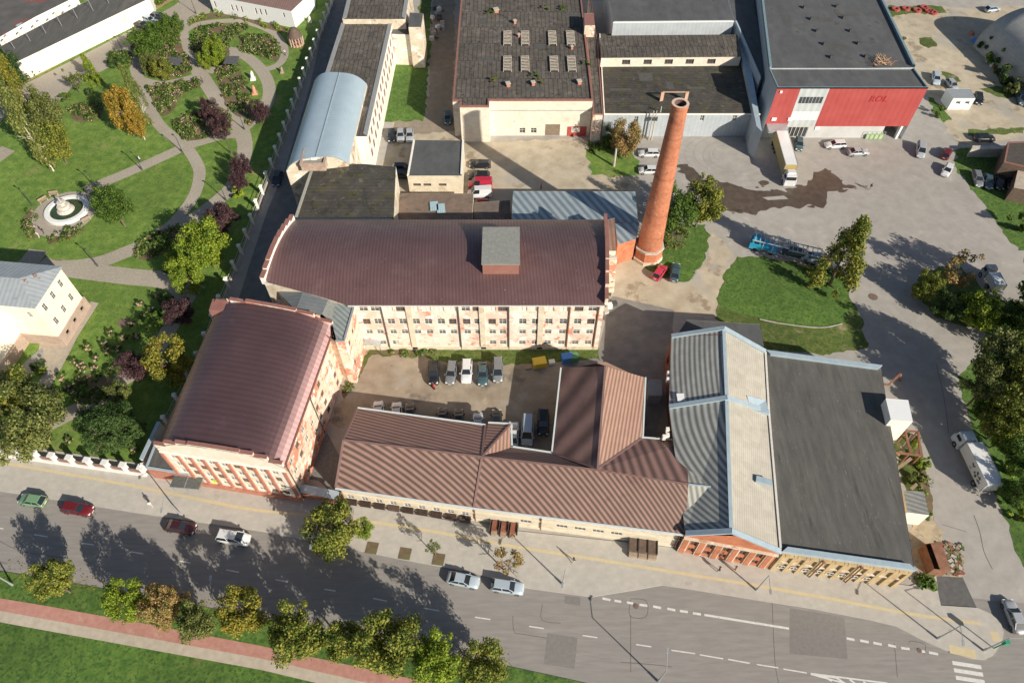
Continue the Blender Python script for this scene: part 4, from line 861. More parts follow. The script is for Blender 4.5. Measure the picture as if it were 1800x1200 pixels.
for k in range(n):
    a0, a1 = 2 * math.pi * k / n, 2 * math.pi * (k + 1) / n; q = lambda r, a_, z_: (cb.x + r * math.cos(a_), cb.y + r * math.sin(a_), z_)
    mb.add([q(1.36, a0, 34.02), q(1.36, a1, 34.02), q(.93, a1, 34.02), q(.93, a0, 34.02)]); mb.add([q(.93, a0, 34.02), q(.93, a1, 34.02), q(.93, a1, 29), q(.93, a0, 29)], 1)
mb.add([q(.93, 2 * math.pi * k / n, 29) for k in range(n)], 1)
mb.build('rim', [M('pale_brick_rim', (.6, .42, .33), (.7, .54, .44), scale=2), soot], chim); mb = MB()
oc = lambda r: [(cb.x + r * math.cos(math.pi / 8 + k * math.pi / 4), cb.y + r * math.sin(math.pi / 8 + k * math.pi / 4)) for k in range(8)]
mb.prism(oc(2.95), 0, .8, 1, 1); mb.prism(oc(2.7), .8, 3.0, 0, 0); mb.prism(oc(2.85), 3.0, 3.4, 2, 2); mb.build('base', [brickred, oldyellow, concrete], chim)
mb = MB()
for zz in (12, 20, 28): 
    r_ = 2.35 - (zz - 3.4) * .0365 + .015
    for k in range(n): 
        a0, a1 = 2 * math.pi * k / n, 2 * math.pi * (k + 1) / n; mb.add([q(r_, a0, zz), q(r_, a1, zz), q(r_ - .004, a1, zz + .14), q(r_ - .004, a0, zz + .14)], 0, None, True)
mb.build('band', [M('iron_band', (.28, .11, .07), (.34, .15, .1), scale=1)], chim)
# brown lean-to and ruined wall at the right end of the main mill
z = 9.6
flat_house('end_lean_to', 'narrow brown corrugated lean-to at the chimney end of the main mill', 'annex', [(1066, 441), (1083, 441), (1081, 383), (1062, 388)], z, plaster, M('brown_sheet', (.25, .15, .115), (.31, .19, .15), scale=.6, stripes=(.8, 0, .7, .1)), None)
t = thing('ruined_stair', 'crumbling concrete stair frame hanging on the right gable of the main mill', 'ruin', W(1075, 490)); mb = MB(); rnd = random.Random(3)
for k in range(6):
    zz = 9.2 - k * 1.3; p = W(1075 - k * .8, 452 + k * 10, zz); mb.box((p.x, p.y, zz), (1.9, .5, .25), 0, 0); mb.box((p.x + .2, p.y - .5, zz - .7), (1.4, .2, 1.1), 0, 1); mb.box((p.x - .6, p.y - .2, zz / 2), (.25, .3, zz), 0, 0); mb.box((p.x + .7, p.y - .2, zz / 2), (.25, .3, zz), 0, 0)
mb.build('frame', [concrete, plaster_red], t)
# boiler house with orange brick wall, blue corrugated roof
flat_house('boiler_house', 'low orange brick boiler house between the mill end and the chimney foot', 'building', [(1086, 430), (1118, 420), (1124, 391), (1081, 392)], 5.4, brickred, blueshed, None)
flat_house('blue_shed', 'long shed with pale blue corrugated roof behind the main mill, crossed by the chimney shadow', 'shed', [(899, 388), (1122, 391), (1117, 337), (902, 336)], 5.0, oldyellow, blueshed, None)
# ------------------------------------------------------------------ buildings behind
flat_house('felt_arch_block', 'block with dark mossy felt roof right behind the main mill', 'building', [(517, 386), (692, 387), (696, 293), (636, 288), (560, 291), (546, 300)], 9.4, oldyellow, oldfelt, M('pale_verge', (.33, .32, .28), (.4, .38, .33), scale=2), .12, .5, edges=[5, 0], holes={1: [(703, 300), (700, 330), (697, 350)]}, kinds='b')
flat_house('office_block', 'grey flat roofed cream garage office between the parked silver cars and red van', 'building', [(716, 309), (812, 309), (815, 247), (727, 246)], 4.9, creamwall, bitumen2, whitewall, .25, .35, edges=[1, 3], holes={0: [(733, 325, 1.6, .7), (751, 325, 1.6, .7), (778, 325, 1.6, .7)]}, kinds='b', bars=(0, 0))
flat_house('rusty_lean_to', 'low shed with rust stained boarded roof and loose blue sheets behind the main mill', 'shed', [(690, 388), (830, 388), (832, 340), (705, 340)], 4.0, oldyellow, M('rusty_felt', (.16, .12, .09), (.24, .17, .13), scale=.6, spots=[((.1, .09, .07), .3, .55, .1), ((.34, .14, .1), .25, .64, .04)], bump=.3), None)
t = thing('roof_sheets', 'two loose pale blue corrugated sheets thrown on the rusty shed roof', 'sheets', W(768, 365, 4)); mb = MB()
for x_, y_, r_ in ((763, 362, .1), (775, 366, .15)): p = W(x_, y_, 4.2); mb.box((p.x, p.y, 4.2), (1.6, 2.6, .08), r_)
mb.build('sheet', [M('pale_sheet', (.38, .55, .62), (.45, .6, .66), scale=1, stripes=(.4, 0, .7, .2))], t)
flat_house('rear_shed', 'small dark roofed shed in the shade between the rusty shed and the blue one', 'shed', [(832, 390), (897, 390), (897, 352), (834, 356)], 3.0, oldyellow, M('brown_felt', (.12, .10, .085), (.2, .15, .12), scale=.8), None)
# long range: barrel roofed hall in pale blue tin, then tarred flat ranges
z = 10.0; A = W(505, 302, z); B = W(612, 291, z); C = W(645, 148, z); D = W(553, 142, z)
A = W(503, 300, z); B = W(612, 288, z)
bar_ = thing('barrel_hall', 'tall hall with pale blue barrel tin roof and square turret by the park fence', 'hall', cen([A, B, C, D])); mb = MB()
arched_roof(mb, A, B, C, D, z, 2.4, 24); mb.build('roof', [ltblue_tin], bar_); mb = MB()
Lr = (C - B).length
Hw = mb.wall(B, C, 0, z, [(1.6 + k * 3.0, zc, .9, 1.5) for k in range(int((Lr - 2) / 3)) for zc in (8, 5, 2.2)]); mb.wall(A, B, 0, z - .2, (), top=arc_top((B - A).length, z, 2.3)); mb.wall(C, D, 0, z - .2, (), top=arc_top((D - C).length, z, 2.3)); mb.wall(D, A, 0, z)
mb.build('wall', [oldyellow], bar_); put_windows(bar_, B, C, Hw, 'wxb', d=.2, seed=12)
mb = MB()
for u in (.33, .52):
    p0 = A.lerp(B, u); p1 = D.lerp(C, u); zz = z + 2.4 * (1 - (2 * u - 1) ** 2) + .06; mb.bar((p0.x, p0.y, zz), (p1.x, p1.y, zz), .16, .14)
mb.build('seam', [M('seam_tin', (.24, .3, .34), (.3, .36, .4), scale=1)], bar_)
p = W(552, 274, 12.3); mb = MB(); 
mb.prism([(p.x - 2.3, p.y - 2.2), (p.x + 2.3, p.y - 2.2), (p.x + 2.3, p.y + 2.2), (p.x - 2.3, p.y + 2.2)], 10.5, 11.9, 0, 1); Q = [Vector((p.x - 2.4, p.y - 2.3, 0)), Vector((p.x + 2.4, p.y - 2.3, 0)), Vector((p.x + 2.4, p.y + 2.3, 0)), Vector((p.x - 2.4, p.y + 2.3, 0))]; rim(mb, Q, .4, 11.6, 12.3, 0); mb.box((p.x, p.y - .3, 12.1), (1.1, .9, .5), 0, 2); mb.build('turret', [M('turret_brick', (.38, .24, .19), (.5, .42, .33), scale=1.3), gravelroof, whitetin], bar_)
for nm, lab, px, z_, rm2 in (('tarred_range', 'long range with worn tarred roof between the blue barrel hall and the stepped gable', [(606, 210), (656, 160), (688, 36), (600, 36), (560, 140)], 9.3, tiledroof),
        ('far_range', 'farther tarred roof range at the top edge, behind a stepped white gable', [(602, 34), (712, 34), (722, -30), (618, -30)], 10.5, tiledroof)):
    px2 = px if nm == 'far_range' else [(645, 240), (690, 36), (602, 36), (572, 130), (600, 240)]
    r_, P = flat_house(nm, lab, 'building', px2, z_, whitewall if nm == 'tarred_range' else oldyellow, rm2, M('tin_verge', (.24, .25, .255), (.3, .31, .31), scale=2), .12, .9, edges=[0, 2] if nm == 'tarred_range' else [1, 3])
    if nm == 'tarred_range':
        a_, b_ = P[0], P[1]; e = (b_ - a_).normalized(); n_ = Vector((e.y, -e.x, 0)); rz = math.atan2(e.y, e.x)
        for k in range(16):
            for zc in (7.4, 4.2):
                c = a_ + e * (1.5 + k * 3.0) + n_ * .03; inst(winmesh(.9, 1.6, 'b', (1, 1)), 'window', r_, Vector((c.x, c.y, zc)) - parent_world(r_), rz)
flat_house('stair_block', 'small cream stair block with dark roof standing out from the far range', 'building', [(718, 48), (740, 48), (744, 24), (720, 22)], 10.5, oldyellow, bitumen2, None)
flat_house('white_annex', 'white washed annex with peeling base beside the overgrown yard grass', 'building', [(688, 60), (743, 62), (744, 40), (688, 40)], 8.0, plaster, bitumen2, None)
# white hall with boarded roof, skylights
z = 9.0
PW = [(795, 184), (808, 185), (808, 187), (860, 187), (860, 177), (1042, 176), (1032, -25), (808, -25)]
P0 = [W(x, y, z) for x, y in PW]; yy = P0[0].y
P = [Vector((W(795, 184, z).x, W(0, 178, z).y, z)), Vector((W(808, 188, z).x, W(0, 178, z).y, z)), Vector((W(808, 188, z).x, W(0, 188, z).y, z)), Vector((W(860, 188, z).x, W(0, 188, z).y, z)), Vector((W(860, 188, z).x, W(0, 177, z).y, z)), Vector((W(1042, 177, z).x, W(0, 177, z).y, z)), Vector((W(1042, 177, z).x, W(0, -60, z).y, z)), Vector((W(795, 184, z).x, W(0, -60, z).y, z))]
wh, P = flat_house('white_hall', 'big white painted brick hall with dark boarded roof and eight roof lights', 'hall', P, z, white_brick, tiledroof, cap_maroon, .25, .35, world=True, holes={4: [(918, 230, 1.3, 1.4), (938, 230, 1.3, 1.4), (971, 230, 3.3, 3.4)]}, kinds='w')
a_, b_ = P[4], P[5]
for px_, nm, wd, hh, mt in ((971, 'gate', 3.2, 3.5, browndoor), (1014, 'door', 4.2, 2.4, reddoor)):
    s_, _ = onwall(px_, 230, a_, b_); mb = MB(); mb.box((a_.x + s_, a_.y + (.12 if px_ == 971 else -.05), hh / 2), (wd, .12, hh)); g_ = mb.build(nm, [mt], wh)
    if px_ == 1014:
        mb = MB(); mb.box((a_.x + s_ - .3, a_.y - .13, 1.6), (1.9, .05, 1.3)); mb.build('window', [boarded], wh)
mb = MB(); mb.bar((a_.x, a_.y - .08, 6.6), (b_.x, b_.y - .08, 6.6), .12, .12); mb.build('pipe', [galv], wh)
SL = [(892, 66), (923, 66), (971, 66), (1003, 66), (892, 111), (923, 111), (974, 111), (1005, 111)]
for i, (x_, y_) in enumerate(SL):
    p = W(x_, y_, z + .4); t = thing('roof_light', ['roof light at the back left of the white hall roof', 'roof light in the back row, second from left', 'roof light in the back row, third from left', 'roof light at the back right of the white hall roof', 'roof light at the front left of the white hall roof', 'roof light in the front row, second from left', 'roof light in the front row, third from left', 'roof light at the front right of the white hall roof'][i] + ', bare white ribs', 'roof light', (p.x, p.y, z), 'roof lights on the white hall'); mb = MB()
    for k in range(10): mb.box((p.x + .1 * math.sin(k * 5), p.y - 2.7 + k * .6, z + .4), (1.7, .11, .12), .05 * math.sin(k * 3 + i), 0)
    for dx in (-.88, .88): mb.box((p.x + dx, p.y, z + .2), (.12, 5.8, .4), 0, 0)
    mb.build('rib', [M('old_white_rib', (.46, .40, .33), (.6, .54, .46), scale=2)], t); mb = MB(); mb.box((p.x, p.y, z + .05), (1.72, 5.6, .1)); mb.build('opening', [dark], t)
flat_house('roof_stack', 'orange brick ventilation stack on the seam between the white hall and the low roofs', 'stack', [(1028, 45), (1046, 45), (1044, 24), (1027, 24)], 11.5, oldyellow, cap_maroon, None, z0=8.6)
# narrow passage roof and low dark halls
flat_house('passage_block', 'narrow tarred roof passage between the white hall and the blue walled hall', 'building', [(1043, 201), (1060, 201), (1052, 88), (1036, -20), (1020, -20)][:4] + [(1030, 60)], 7.4, plaster, tiledroof, cap_maroon, .1, .25)
PB = [(1062, 201), (1336, 201), (1306, 60), (1054, 60)]
bh, P = flat_house('blue_walled_hall', 'low wide hall with pale blue wall and mossy dark roof behind the chimney', 'hall', PB, 5.8, bluewall, oldfelt, whitewall, .12, .2, edges=[0, 3], holes={0: [(1118, 210, .9, 1.4), (1234, 208, .9, 1.4), (1291, 208, .9, 1.4)]})
mz = 8.2; Q = [W(1057, 101, mz), W(1303, 99, mz), W(1296, 62, mz), W(1057, 64, mz)]; Q = [Vector((q_.x, q_.y, mz)) for q_ in Q]
mt_ = thing('roof_monitor', 'raised roof monitor with six square windows on the mossy hall', 'monitor', cen(Q) + Vector((0, 0, 5.7))); mb = MB()
HM = mb.wall(Q[0], Q[1], 5.7, mz, [(onwall(x_, 106, Q[0], Q[1])[0], 6.9, 1.9, 1.25) for x_ in (1064, 1101, 1139, 1176, 1213, 1251)]); 
for i in (1, 2, 3): mb.wall(Q[i], Q[(i + 1) % 4], 5.7, mz)
mb.build('wall', [white_brick], mt_); put_windows(mt_, Q[0], Q[1], HM, 'b', bars=(2, 0)); mb = MB(); mb.slab([q_ + Vector((0, -.2 if i < 2 else .1, .1)) for i, q_ in enumerate(Q)], .15); mb.build('roof', [tiledroof], mt_)
flat_house('grey_hall', 'grey flat roofed hall with pale wavy edge at the top, behind the roof monitor', 'hall', [(1078, 40), (1290, 38), (1262, -50), (1066, -50)], 9.5, bluewall, bitumen2, whitetin, .12, .35, edges=[0])
flat_house('link_block', 'long low felt roofed block running back beside the red fronted hall', 'building', [(1336, 140), (1345, 128), (1316, -50), (1268, -50), (1292, 40)], 8.5, bluewall, bitumen2, M('blue_parapet', (.40, .50, .56), (.46, .56, .62), scale=1), .5, .35, edges=[4])
flat_house('blue_side_wall', 'tall pale blue fire wall stepping down to the white truck', 'wall', [(1330, 222), (1340, 232), (1312, 70), (1290, 34)], 7.0, bluewall, blueflash, None)
# red fronted hall
z = 12.4; RF = [W(1368, 155, z), W(1632, 152, z)]; yf = RF[0].y; zR = 13.0
RP = [Vector((W(1367, 154, zR).x, W(0, 154, zR).y, zR)), Vector((W(1632, 154, zR).x, W(0, 154, zR).y, zR)), Vector((W(1606, 118, zR).x, W(0, 120, zR).y, zR)), Vector((W(1352, 120, zR).x, W(0, 120, zR).y, zR))]
rh = thing('red_hall', 'modern hall with bright red panel front above a white ground floor', 'hall', cen(RP)); mb = MB()
zs = 3.4; a_, b_ = RP[0], RP[1]; X = lambda px_, py_=200: a_.x + onwall(px_, py_, a_, b_)[0]
sA, sB = onwall(1396, 180, a_, b_)[0] , onwall(1446, 180, a_, b_)[0]; Lf = (b_ - a_).length
sA = onwall(1408, 155, a_, b_)[0]; sB = onwall(1459, 155, a_, b_)[0]
def panel(s0, s1, z0, z1, mat, name, dy=0):
    mb = MB(); mb.add([(a_.x + s0, a_.y - dy, z0), (a_.x + s1, a_.y - dy, z0), (a_.x + s1, a_.y - dy, z1), (a_.x + s0, a_.y - dy, z1)], 0, [(s0, z0), (s1, z0), (s1, z1), (s0, z1)]); return mb.build(name, [mat], rh)
panel(0, sA, zs, zR, redpanel, 'front_panel'); panel(sA, sB, zs, zR, lightpanel, 'front_panel'); panel(sB, Lf, zs, zR, redpanel, 'front_panel')
mb = MB(); Yr = a_.y + .5; HR = mb.wall((a_.x, Yr), (b_.x - 4.6, Yr), 0, zs, [((sA + sB) / 2 - .6, 1.5, 5.4, 2.6)]); mb.add([(a_.x, a_.y, zs), (a_.x, Yr, zs), (b_.x, Yr, zs), (b_.x, a_.y, zs)]); mb.build('ground_floor_wall', [greypanel], rh)
mb = MB(); mb.box((b_.x - 1.1, a_.y + .5, zs / 2), (.5, .8, zs), 0, 0); mb.wall((b_.x - 4.6, Yr), (b_.x - 4.6, Yr + 3), 0, zs); mb.build('pillar', [whitetin], rh)
mb = MB(); c = a_.x + (sA + sB) / 2 - .6; mb.box((c, Yr + .25, 1.5), (5.3, .05, 2.5), 0, 1)
for k in range(7): mb.box((c - 2.6 + k * .87, Yr + .15, 1.5), (.1, .12, 2.6), 0, 0)
mb.build('glass_door', [frame_w, glass], rh)
mb = MB()
for k in range(7): x_ = a_.x + sA + .5 + (sB - sA - 1) * (k + .5) / 7; mb.box((x_, a_.y - .04, 10.0), ((sB - sA - 1) / 7 - .18, .06, 1.5), 0, 0)
mb.build('window', [glass], rh)
for k in range(6):
    pass
mb = MB(); mb.add([(a_.x + sA + .1, a_.y - .03, 5.0), (a_.x + sB - .1, a_.y - .03, 5.0), (a_.x + sB - .1, a_.y - .03, 7.2), (a_.x + sA + .1, a_.y - .03, 7.2)], 0); mb.build('blind', [M('white_blind', (.74, .76, .76), (.8, .82, .82), scale=1, stripes=(.9, 0, .8, 0))], rh)
mb = MB(); mb.slab([(a_.x + .3, a_.y - 2.4, 3.9), (a_.x + sA - .3, a_.y - 2.4, 3.9), (a_.x + sA - .3, a_.y, 4.1), (a_.x + .3, a_.y, 4.1)], .5); mb.build('canopy', [galv], rh)
mb = MB()
for x_ in (1.5, 5.0): mb.box((a_.x + x_, a_.y - .1, 5.3), (1.0, .2, .7))
mb.box((a_.x + 1.0, a_.y - .1, 12.0), (.5, .2, .5)); mb.box((a_.x + sB + 1.0, Yr - .1, 2.6), (1.0, .1, .8)); mb.build('sign', [whitetin], rh)
mb = MB(); mb.wall(RP[1], RP[2], 0, zR); mb.wall(RP[2], RP[3], 0, zR); mb.wall(RP[3], RP[0], 0, zR); mb.build('wall', [bluewall], rh)
mb = MB(); mb.add([q_ - Vector((0, 0, .3)) for q_ in RP]); mb.build('roof', [bitumen2], rh)
mb = MB(); rim(mb, RP, .25, zR - .3, zR + .02, 0, [0, 1, 3]); mb.build('parapet', [M('teal_flashing', (.16, .24, .28), (.2, .28, .32), scale=1)], rh)
zB = 11.5; RB = [(1352, 122), (1607, 119), (1530, -40), (1333, -40)]
rb, P = flat_house('felt_roof_hall', 'wide dark felt roof behind the red front, with small vents and teal edges', 'hall', RB, zB, bluewall, bitumen2, M('teal_flashing', (.16, .24, .28)), .6, .5, edges=[1, 3])
for i in range(11):
    a2, b2 = P[3], P[0]; pass
mb = MB()
for x_, y_ in ((1415, 12), (1472, 10), (1427, 32), (1437, 53), (1450, 76), (1462, 99), (1484, 30), (1496, 53), (1510, 75), (1523, 98), (1475, 123)): p = W(x_, y_, zB + .4); mb.box((p.x, p.y, zB + .3), (.7, .7, .6), 0, 0)
mb.build('vent', [darkmetal], rb)
for o_, s_, lab in (('ROL', 0, 1), ):
    cu = bpy.data.curves.new('letters', 'FONT'); cu.body = 'ROL'; cu.size = 1.9; cu.extrude = .02; cu.offset = .05; cu.shear = .12; cu.align_x = 'LEFT'
    lo = bpy.data.objects.new('lettering', cu); COL.objects.link(lo); lo.parent = rh
    s0, z0 = onwall(1527, 177, a_, b_); lo.location = Vector((a_.x + s0, a_.y - .06, z0 - .2)) - parent_world(rh); lo.rotation_euler = (R(90), 0, 0); cu.materials.append(M('faded_letters', (.36, .03, .03), (.42, .04, .04), scale=3)); cu.space_character = 1.1
    bpy.context.view_layer.update(); lm_ = bpy.data.meshes.new_from_object(lo.evaluated_get(bpy.context.evaluated_depsgraph_get())); l2 = bpy.data.objects.new('lettering', lm_); COL.objects.link(l2); l2.parent = rh; l2.location = lo.location; l2.rotation_euler = lo.rotation_euler; bpy.data.objects.remove(lo); l2.name = 'lettering'
rnd = random.Random(2); mb = MB(); p = W(1552, 112, zB + .2)
for k in range(46):
    a0 = rnd.uniform(0, 6.28); l_ = rnd.uniform(1.2, 3.2); q0 = Vector((p.x + rnd.uniform(-1.6, 1.6), p.y + rnd.uniform(-1.2, 1.2), zB + rnd.uniform(.1, .6))); mb.tube(q0, q0 + Vector((math.cos(a0) * l_ * .7, math.sin(a0) * l_ * .7, rnd.uniform(.2, 1.4))), .06, .03, 5)
tag(mb.build('stick_pile', [M('orange_sticks', (.5, .3, .18), (.6, .4, .26), scale=1)]), 'tangle of orange sticks lying on the dark roof behind the red front', 'stick pile')
# white cabin, hangar tent, dark barns at the right edge
wc, P = flat_house('site_cabin', 'white site cabin with two small windows on the dirt lot beside the red hall', 'cabin', [(1676, 173), (1715, 173), (1706, 156), (1664, 156)], 3.0, whitetin, galv, None, holes={0: [(1684, 181, 1.0, .7), (1700, 181, 1.0, .7)]}, bars=(0, 0))
p = W(1790, 70, 0); p = Vector((133, 151, 0)); tn = thing('fabric_hangar', 'grey arched fabric hangar at the right edge beyond the dirt lot', 'hangar', p); mb = MB(); n = 20; Lh = 30; Rw = 11
ax = Vector((.50, -.866, 0)).normalized(); sx = Vector((ax.y, -ax.x, 0)) * -1; c0 = W(1790, 10, 9) ; c0 = Vector((W(1815, 14, 9).x, W(1815, 14, 9).y, 0))
ax = Vector((.18, -.98, 0)).normalized(); sx = Vector((-ax.y, ax.x, 0))
for i in range(n):
    a0, a1 = math.pi * i / n, math.pi * (i + 1) / n
    f_ = lambda a, t_: c0 + ax * t_ + sx * (-math.cos(a) * Rw) + Vector((0, 0, 9.5 * math.sin(a) ** .8))
    for j in range(8): t0, t1 = Lh * j / 8, Lh * (j + 1) / 8; mb.add([f_(a0, t0), f_(a0, t1), f_(a1, t1), f_(a1, t0)], 0, [(t0, a0 * Rw), (t1, a0 * Rw), (t1, a1 * Rw), (t0, a1 * Rw)], True)
for t_ in (0, Lh): mb.add([f_(math.pi * i / n, t_) for i in range(n + 1)])
mb.build('cover', [tent], tn, weld=True)
flat_house('dark_barn', 'dark timber barn with pitched tarred roof at the right edge by the lot grass', 'barn', [(1765, 285), (1830, 300), (1830, 248), (1772, 250)], 4.5, darkwood, M('dark_shingle', (.06, .05, .045), (.09, .075, .065), scale=1.5), cap_maroon, .1, .3)
flat_house('small_barn', 'small barn with pale porch below the dark timber barn at the right edge', 'barn', [(1782, 330), (1830, 338), (1830, 300), (1790, 296)], 3.4, darkwood, M('pale_board_roof', (.40, .33, .27), (.5, .42, .34), scale=1.2), None)
flat_house('concrete_wall', 'low grey concrete yard wall beside the lot grass and dark barn', 'wall', [(1708, 262), (1768, 262), (1768, 256), (1710, 256)], 2.2, concrete, concrete, None)
# top left: two rows of walled garages
for nm, lab, px, z_, rm2, wm2 in (('garage_row', 'long row of garages with dark felt roof and white back wall along the hedge', [(28, 110), (262, -2), (262, -30), (175, -10), (0, 82)], 4.6, bitumen, whitewall),
        ('garage_row', 'second garage row farther off with maroon, blue and black roof patches', [(-5, 68), (62, 30), (135, -6), (-60, -6)], 4.2, M('patchy_roof', (.09, .085, .08), (.13, .125, .12), scale=.3, spots=[((.22, .08, .07), .12, .56, .02), ((.4, .5, .58), .1, .62, .02)]), whitewall)):
    flat_house(nm, lab, 'garages', px, z_, wm2, rm2, None, group='garage rows in the top left corner')
mb = MB()
t = thing('lamp_row', 'row of thin poles rising from the white garage wall along the hedge', 'poles', W(150, 80))
for k in range(9):
    p = W(42 + k * 27, 118 - k * 13.3, 0); p2 = Vector((p.x, p.y, 8.5)); mb = MB(); mb.tube((p.x, p.y + .6, 0), (p.x, p.y + .6, 8), .09, .06, 6); mb.box((p.x - .2, p.y + .2, 8), (.3, .9, .18)); mb.build('pole', [galv], t)
# white villa at the top and cream house at the left edge
z = 5.0; PV = [(367, 12), (506, 26), (545, -6), (545, -40), (350, -40)]
PV = [(366, -8), (512, 20), (548, -14), (548, -60), (350, -60)]
vl, P = flat_house('white_villa', 'white villa with brown roof among the shrubs at the top of the rose garden', 'house', PV, 4.6, whitetin, M('brown_villa_roof', (.24, .15, .13), (.3, .19, .16), scale=.8, stripes=(.6, 0, .75, .1)), None, holes={0: [(378, 8, .5, 1.6), (408, 14, .5, 1.6), (416, 15, .5, 1.6), (425, 17, .5, 1.6), (450, 20, .5, 1.6), (458, 21, .5, 1.6), (467, 22, .5, 1.6), (499, 27, .5, 1.2)]}, kinds='b', bars=(0, 0))
zh = 10.5; c1, c2 = W(96, 469, zh), W(47, 540, zh); d = (c2 - c1).normalized(); nn = Vector((d.y, -d.x, 0)) ; nn = -nn if nn.x > 0 else nn
c1g = W(157, 539); c2g = W(116, 607); e_ = (c2g - c1g); L_ = e_.length; d = e_ / L_; nn = Vector((d.y, -d.x, 0)); nn = -nn if nn.x > 0 else nn
c3g = c2g + nn * 13; c4g = c1g + nn * 13
hs_ = thing('cream_house', 'cream park house with rust patched blue grey tin roof and pink stone base', 'house', cen([c1g, c2g, c3g, c4g])); mb = MB()
HH = mb.wall(c2g, c1g, 2.6, zh, [(L_ * f_, zc, .9, 1.7) for f_ in (.2, .5, .8) for zc in (8.4, 4.8)]); HF = mb.wall(c3g, c2g, 2.6, zh, [(11, 8.2, .9, 1.5)]); mb.wall(c1g, c4g, 2.6, zh); mb.wall(c4g, c3g, 2.6, zh); mb.build('wall', [housewall], hs_)
put_windows(hs_, c2g, c1g, HH, 'w'); put_windows(hs_, c3g, c2g, HF, 'w'); mb = MB()
C_ = cen([c1g, c2g, c3g, c4g]); PP = [q_ + (q_ - C_).normalized() * .35 for q_ in (c2g, c1g, c4g, c3g)]
mb.wall(PP[0], PP[1], 0, 2.6, [(L_ * f_ + .3, 1.6, .9, .8) for f_ in (.2, .5, .8)]); mb.wall(PP[3], PP[0], 0, 2.6); mb.wall(PP[1], PP[2], 0, 2.6); mb.wall(PP[2], PP[3], 0, 2.6); mb.add([Vector((q_.x, q_.y, 2.6)) for q_ in PP]); mb.build('plinth', [plinth], hs_)
mb = MB(); P4 = [q_ + (q_ - C_).normalized() * .5 + Vector((0, 0, zh)) for q_ in (c2g, c1g, c4g, c3g)]; rdA = (P4[0] + P4[1]) / 2 + nn * 4.5 + Vector((0, 0, 1.6)); rdB = (P4[2] + P4[3]) / 2 + Vector((0, 0, 1.6))
mb.add([P4[0], P4[1], rdA]); mb.add([P4[1], P4[2], rdB, rdA]); mb.add([P4[3], P4[0], rdA, rdB]); mb.build('roof', [housetin], hs_)
k0 = c2g + nn * 7.0; k1 = k0 + d * 7.5; k2 = k1 + nn * 14; k3 = k0 + nn * 14
flat_house('house_wing', 'lower front wing of the cream house with arched windows over its pink base', 'house', [k1, k0, k3, k2], 9.6, housewall, housetin, None, world=True, z0=2.4)
t = flat_house('wing_base', 'pink stone basement block carrying the front wing of the cream house', 'basement', [k1 + (d - nn) * .4, k0 - nn * .4, k3 + nn * .4, k2 + (d + nn) * .4], 2.4, plinth, plinth, None, world=True)
k0 = c4g + nn * 1.0; flat_house('house_back_wing', 'taller back wing with clay tile roof behind the cream house', 'house', [k0 + d * 8.5, k0 + d * .5, k0 + nn * 12 + d * .5, k0 + nn * 12 + d * 8.5], 12.6, housewall, orangetile, whitewall, .2, .6, world=True)
sheet('house_paving', [(120, 585), (160, 530), (174, 533), (118, 622), (100, 640), (62, 650), (70, 605)], M('house_slabs', (.36, .31, .25), (.45, .39, .31), scale=1.5), .082)
sheet('house_paving', [(30, 690), (40, 640), (75, 610), (80, 640), (45, 668)], M('house_slabs2', (.25, .24, .23), (.33, .32, .3), scale=1.5), .083)
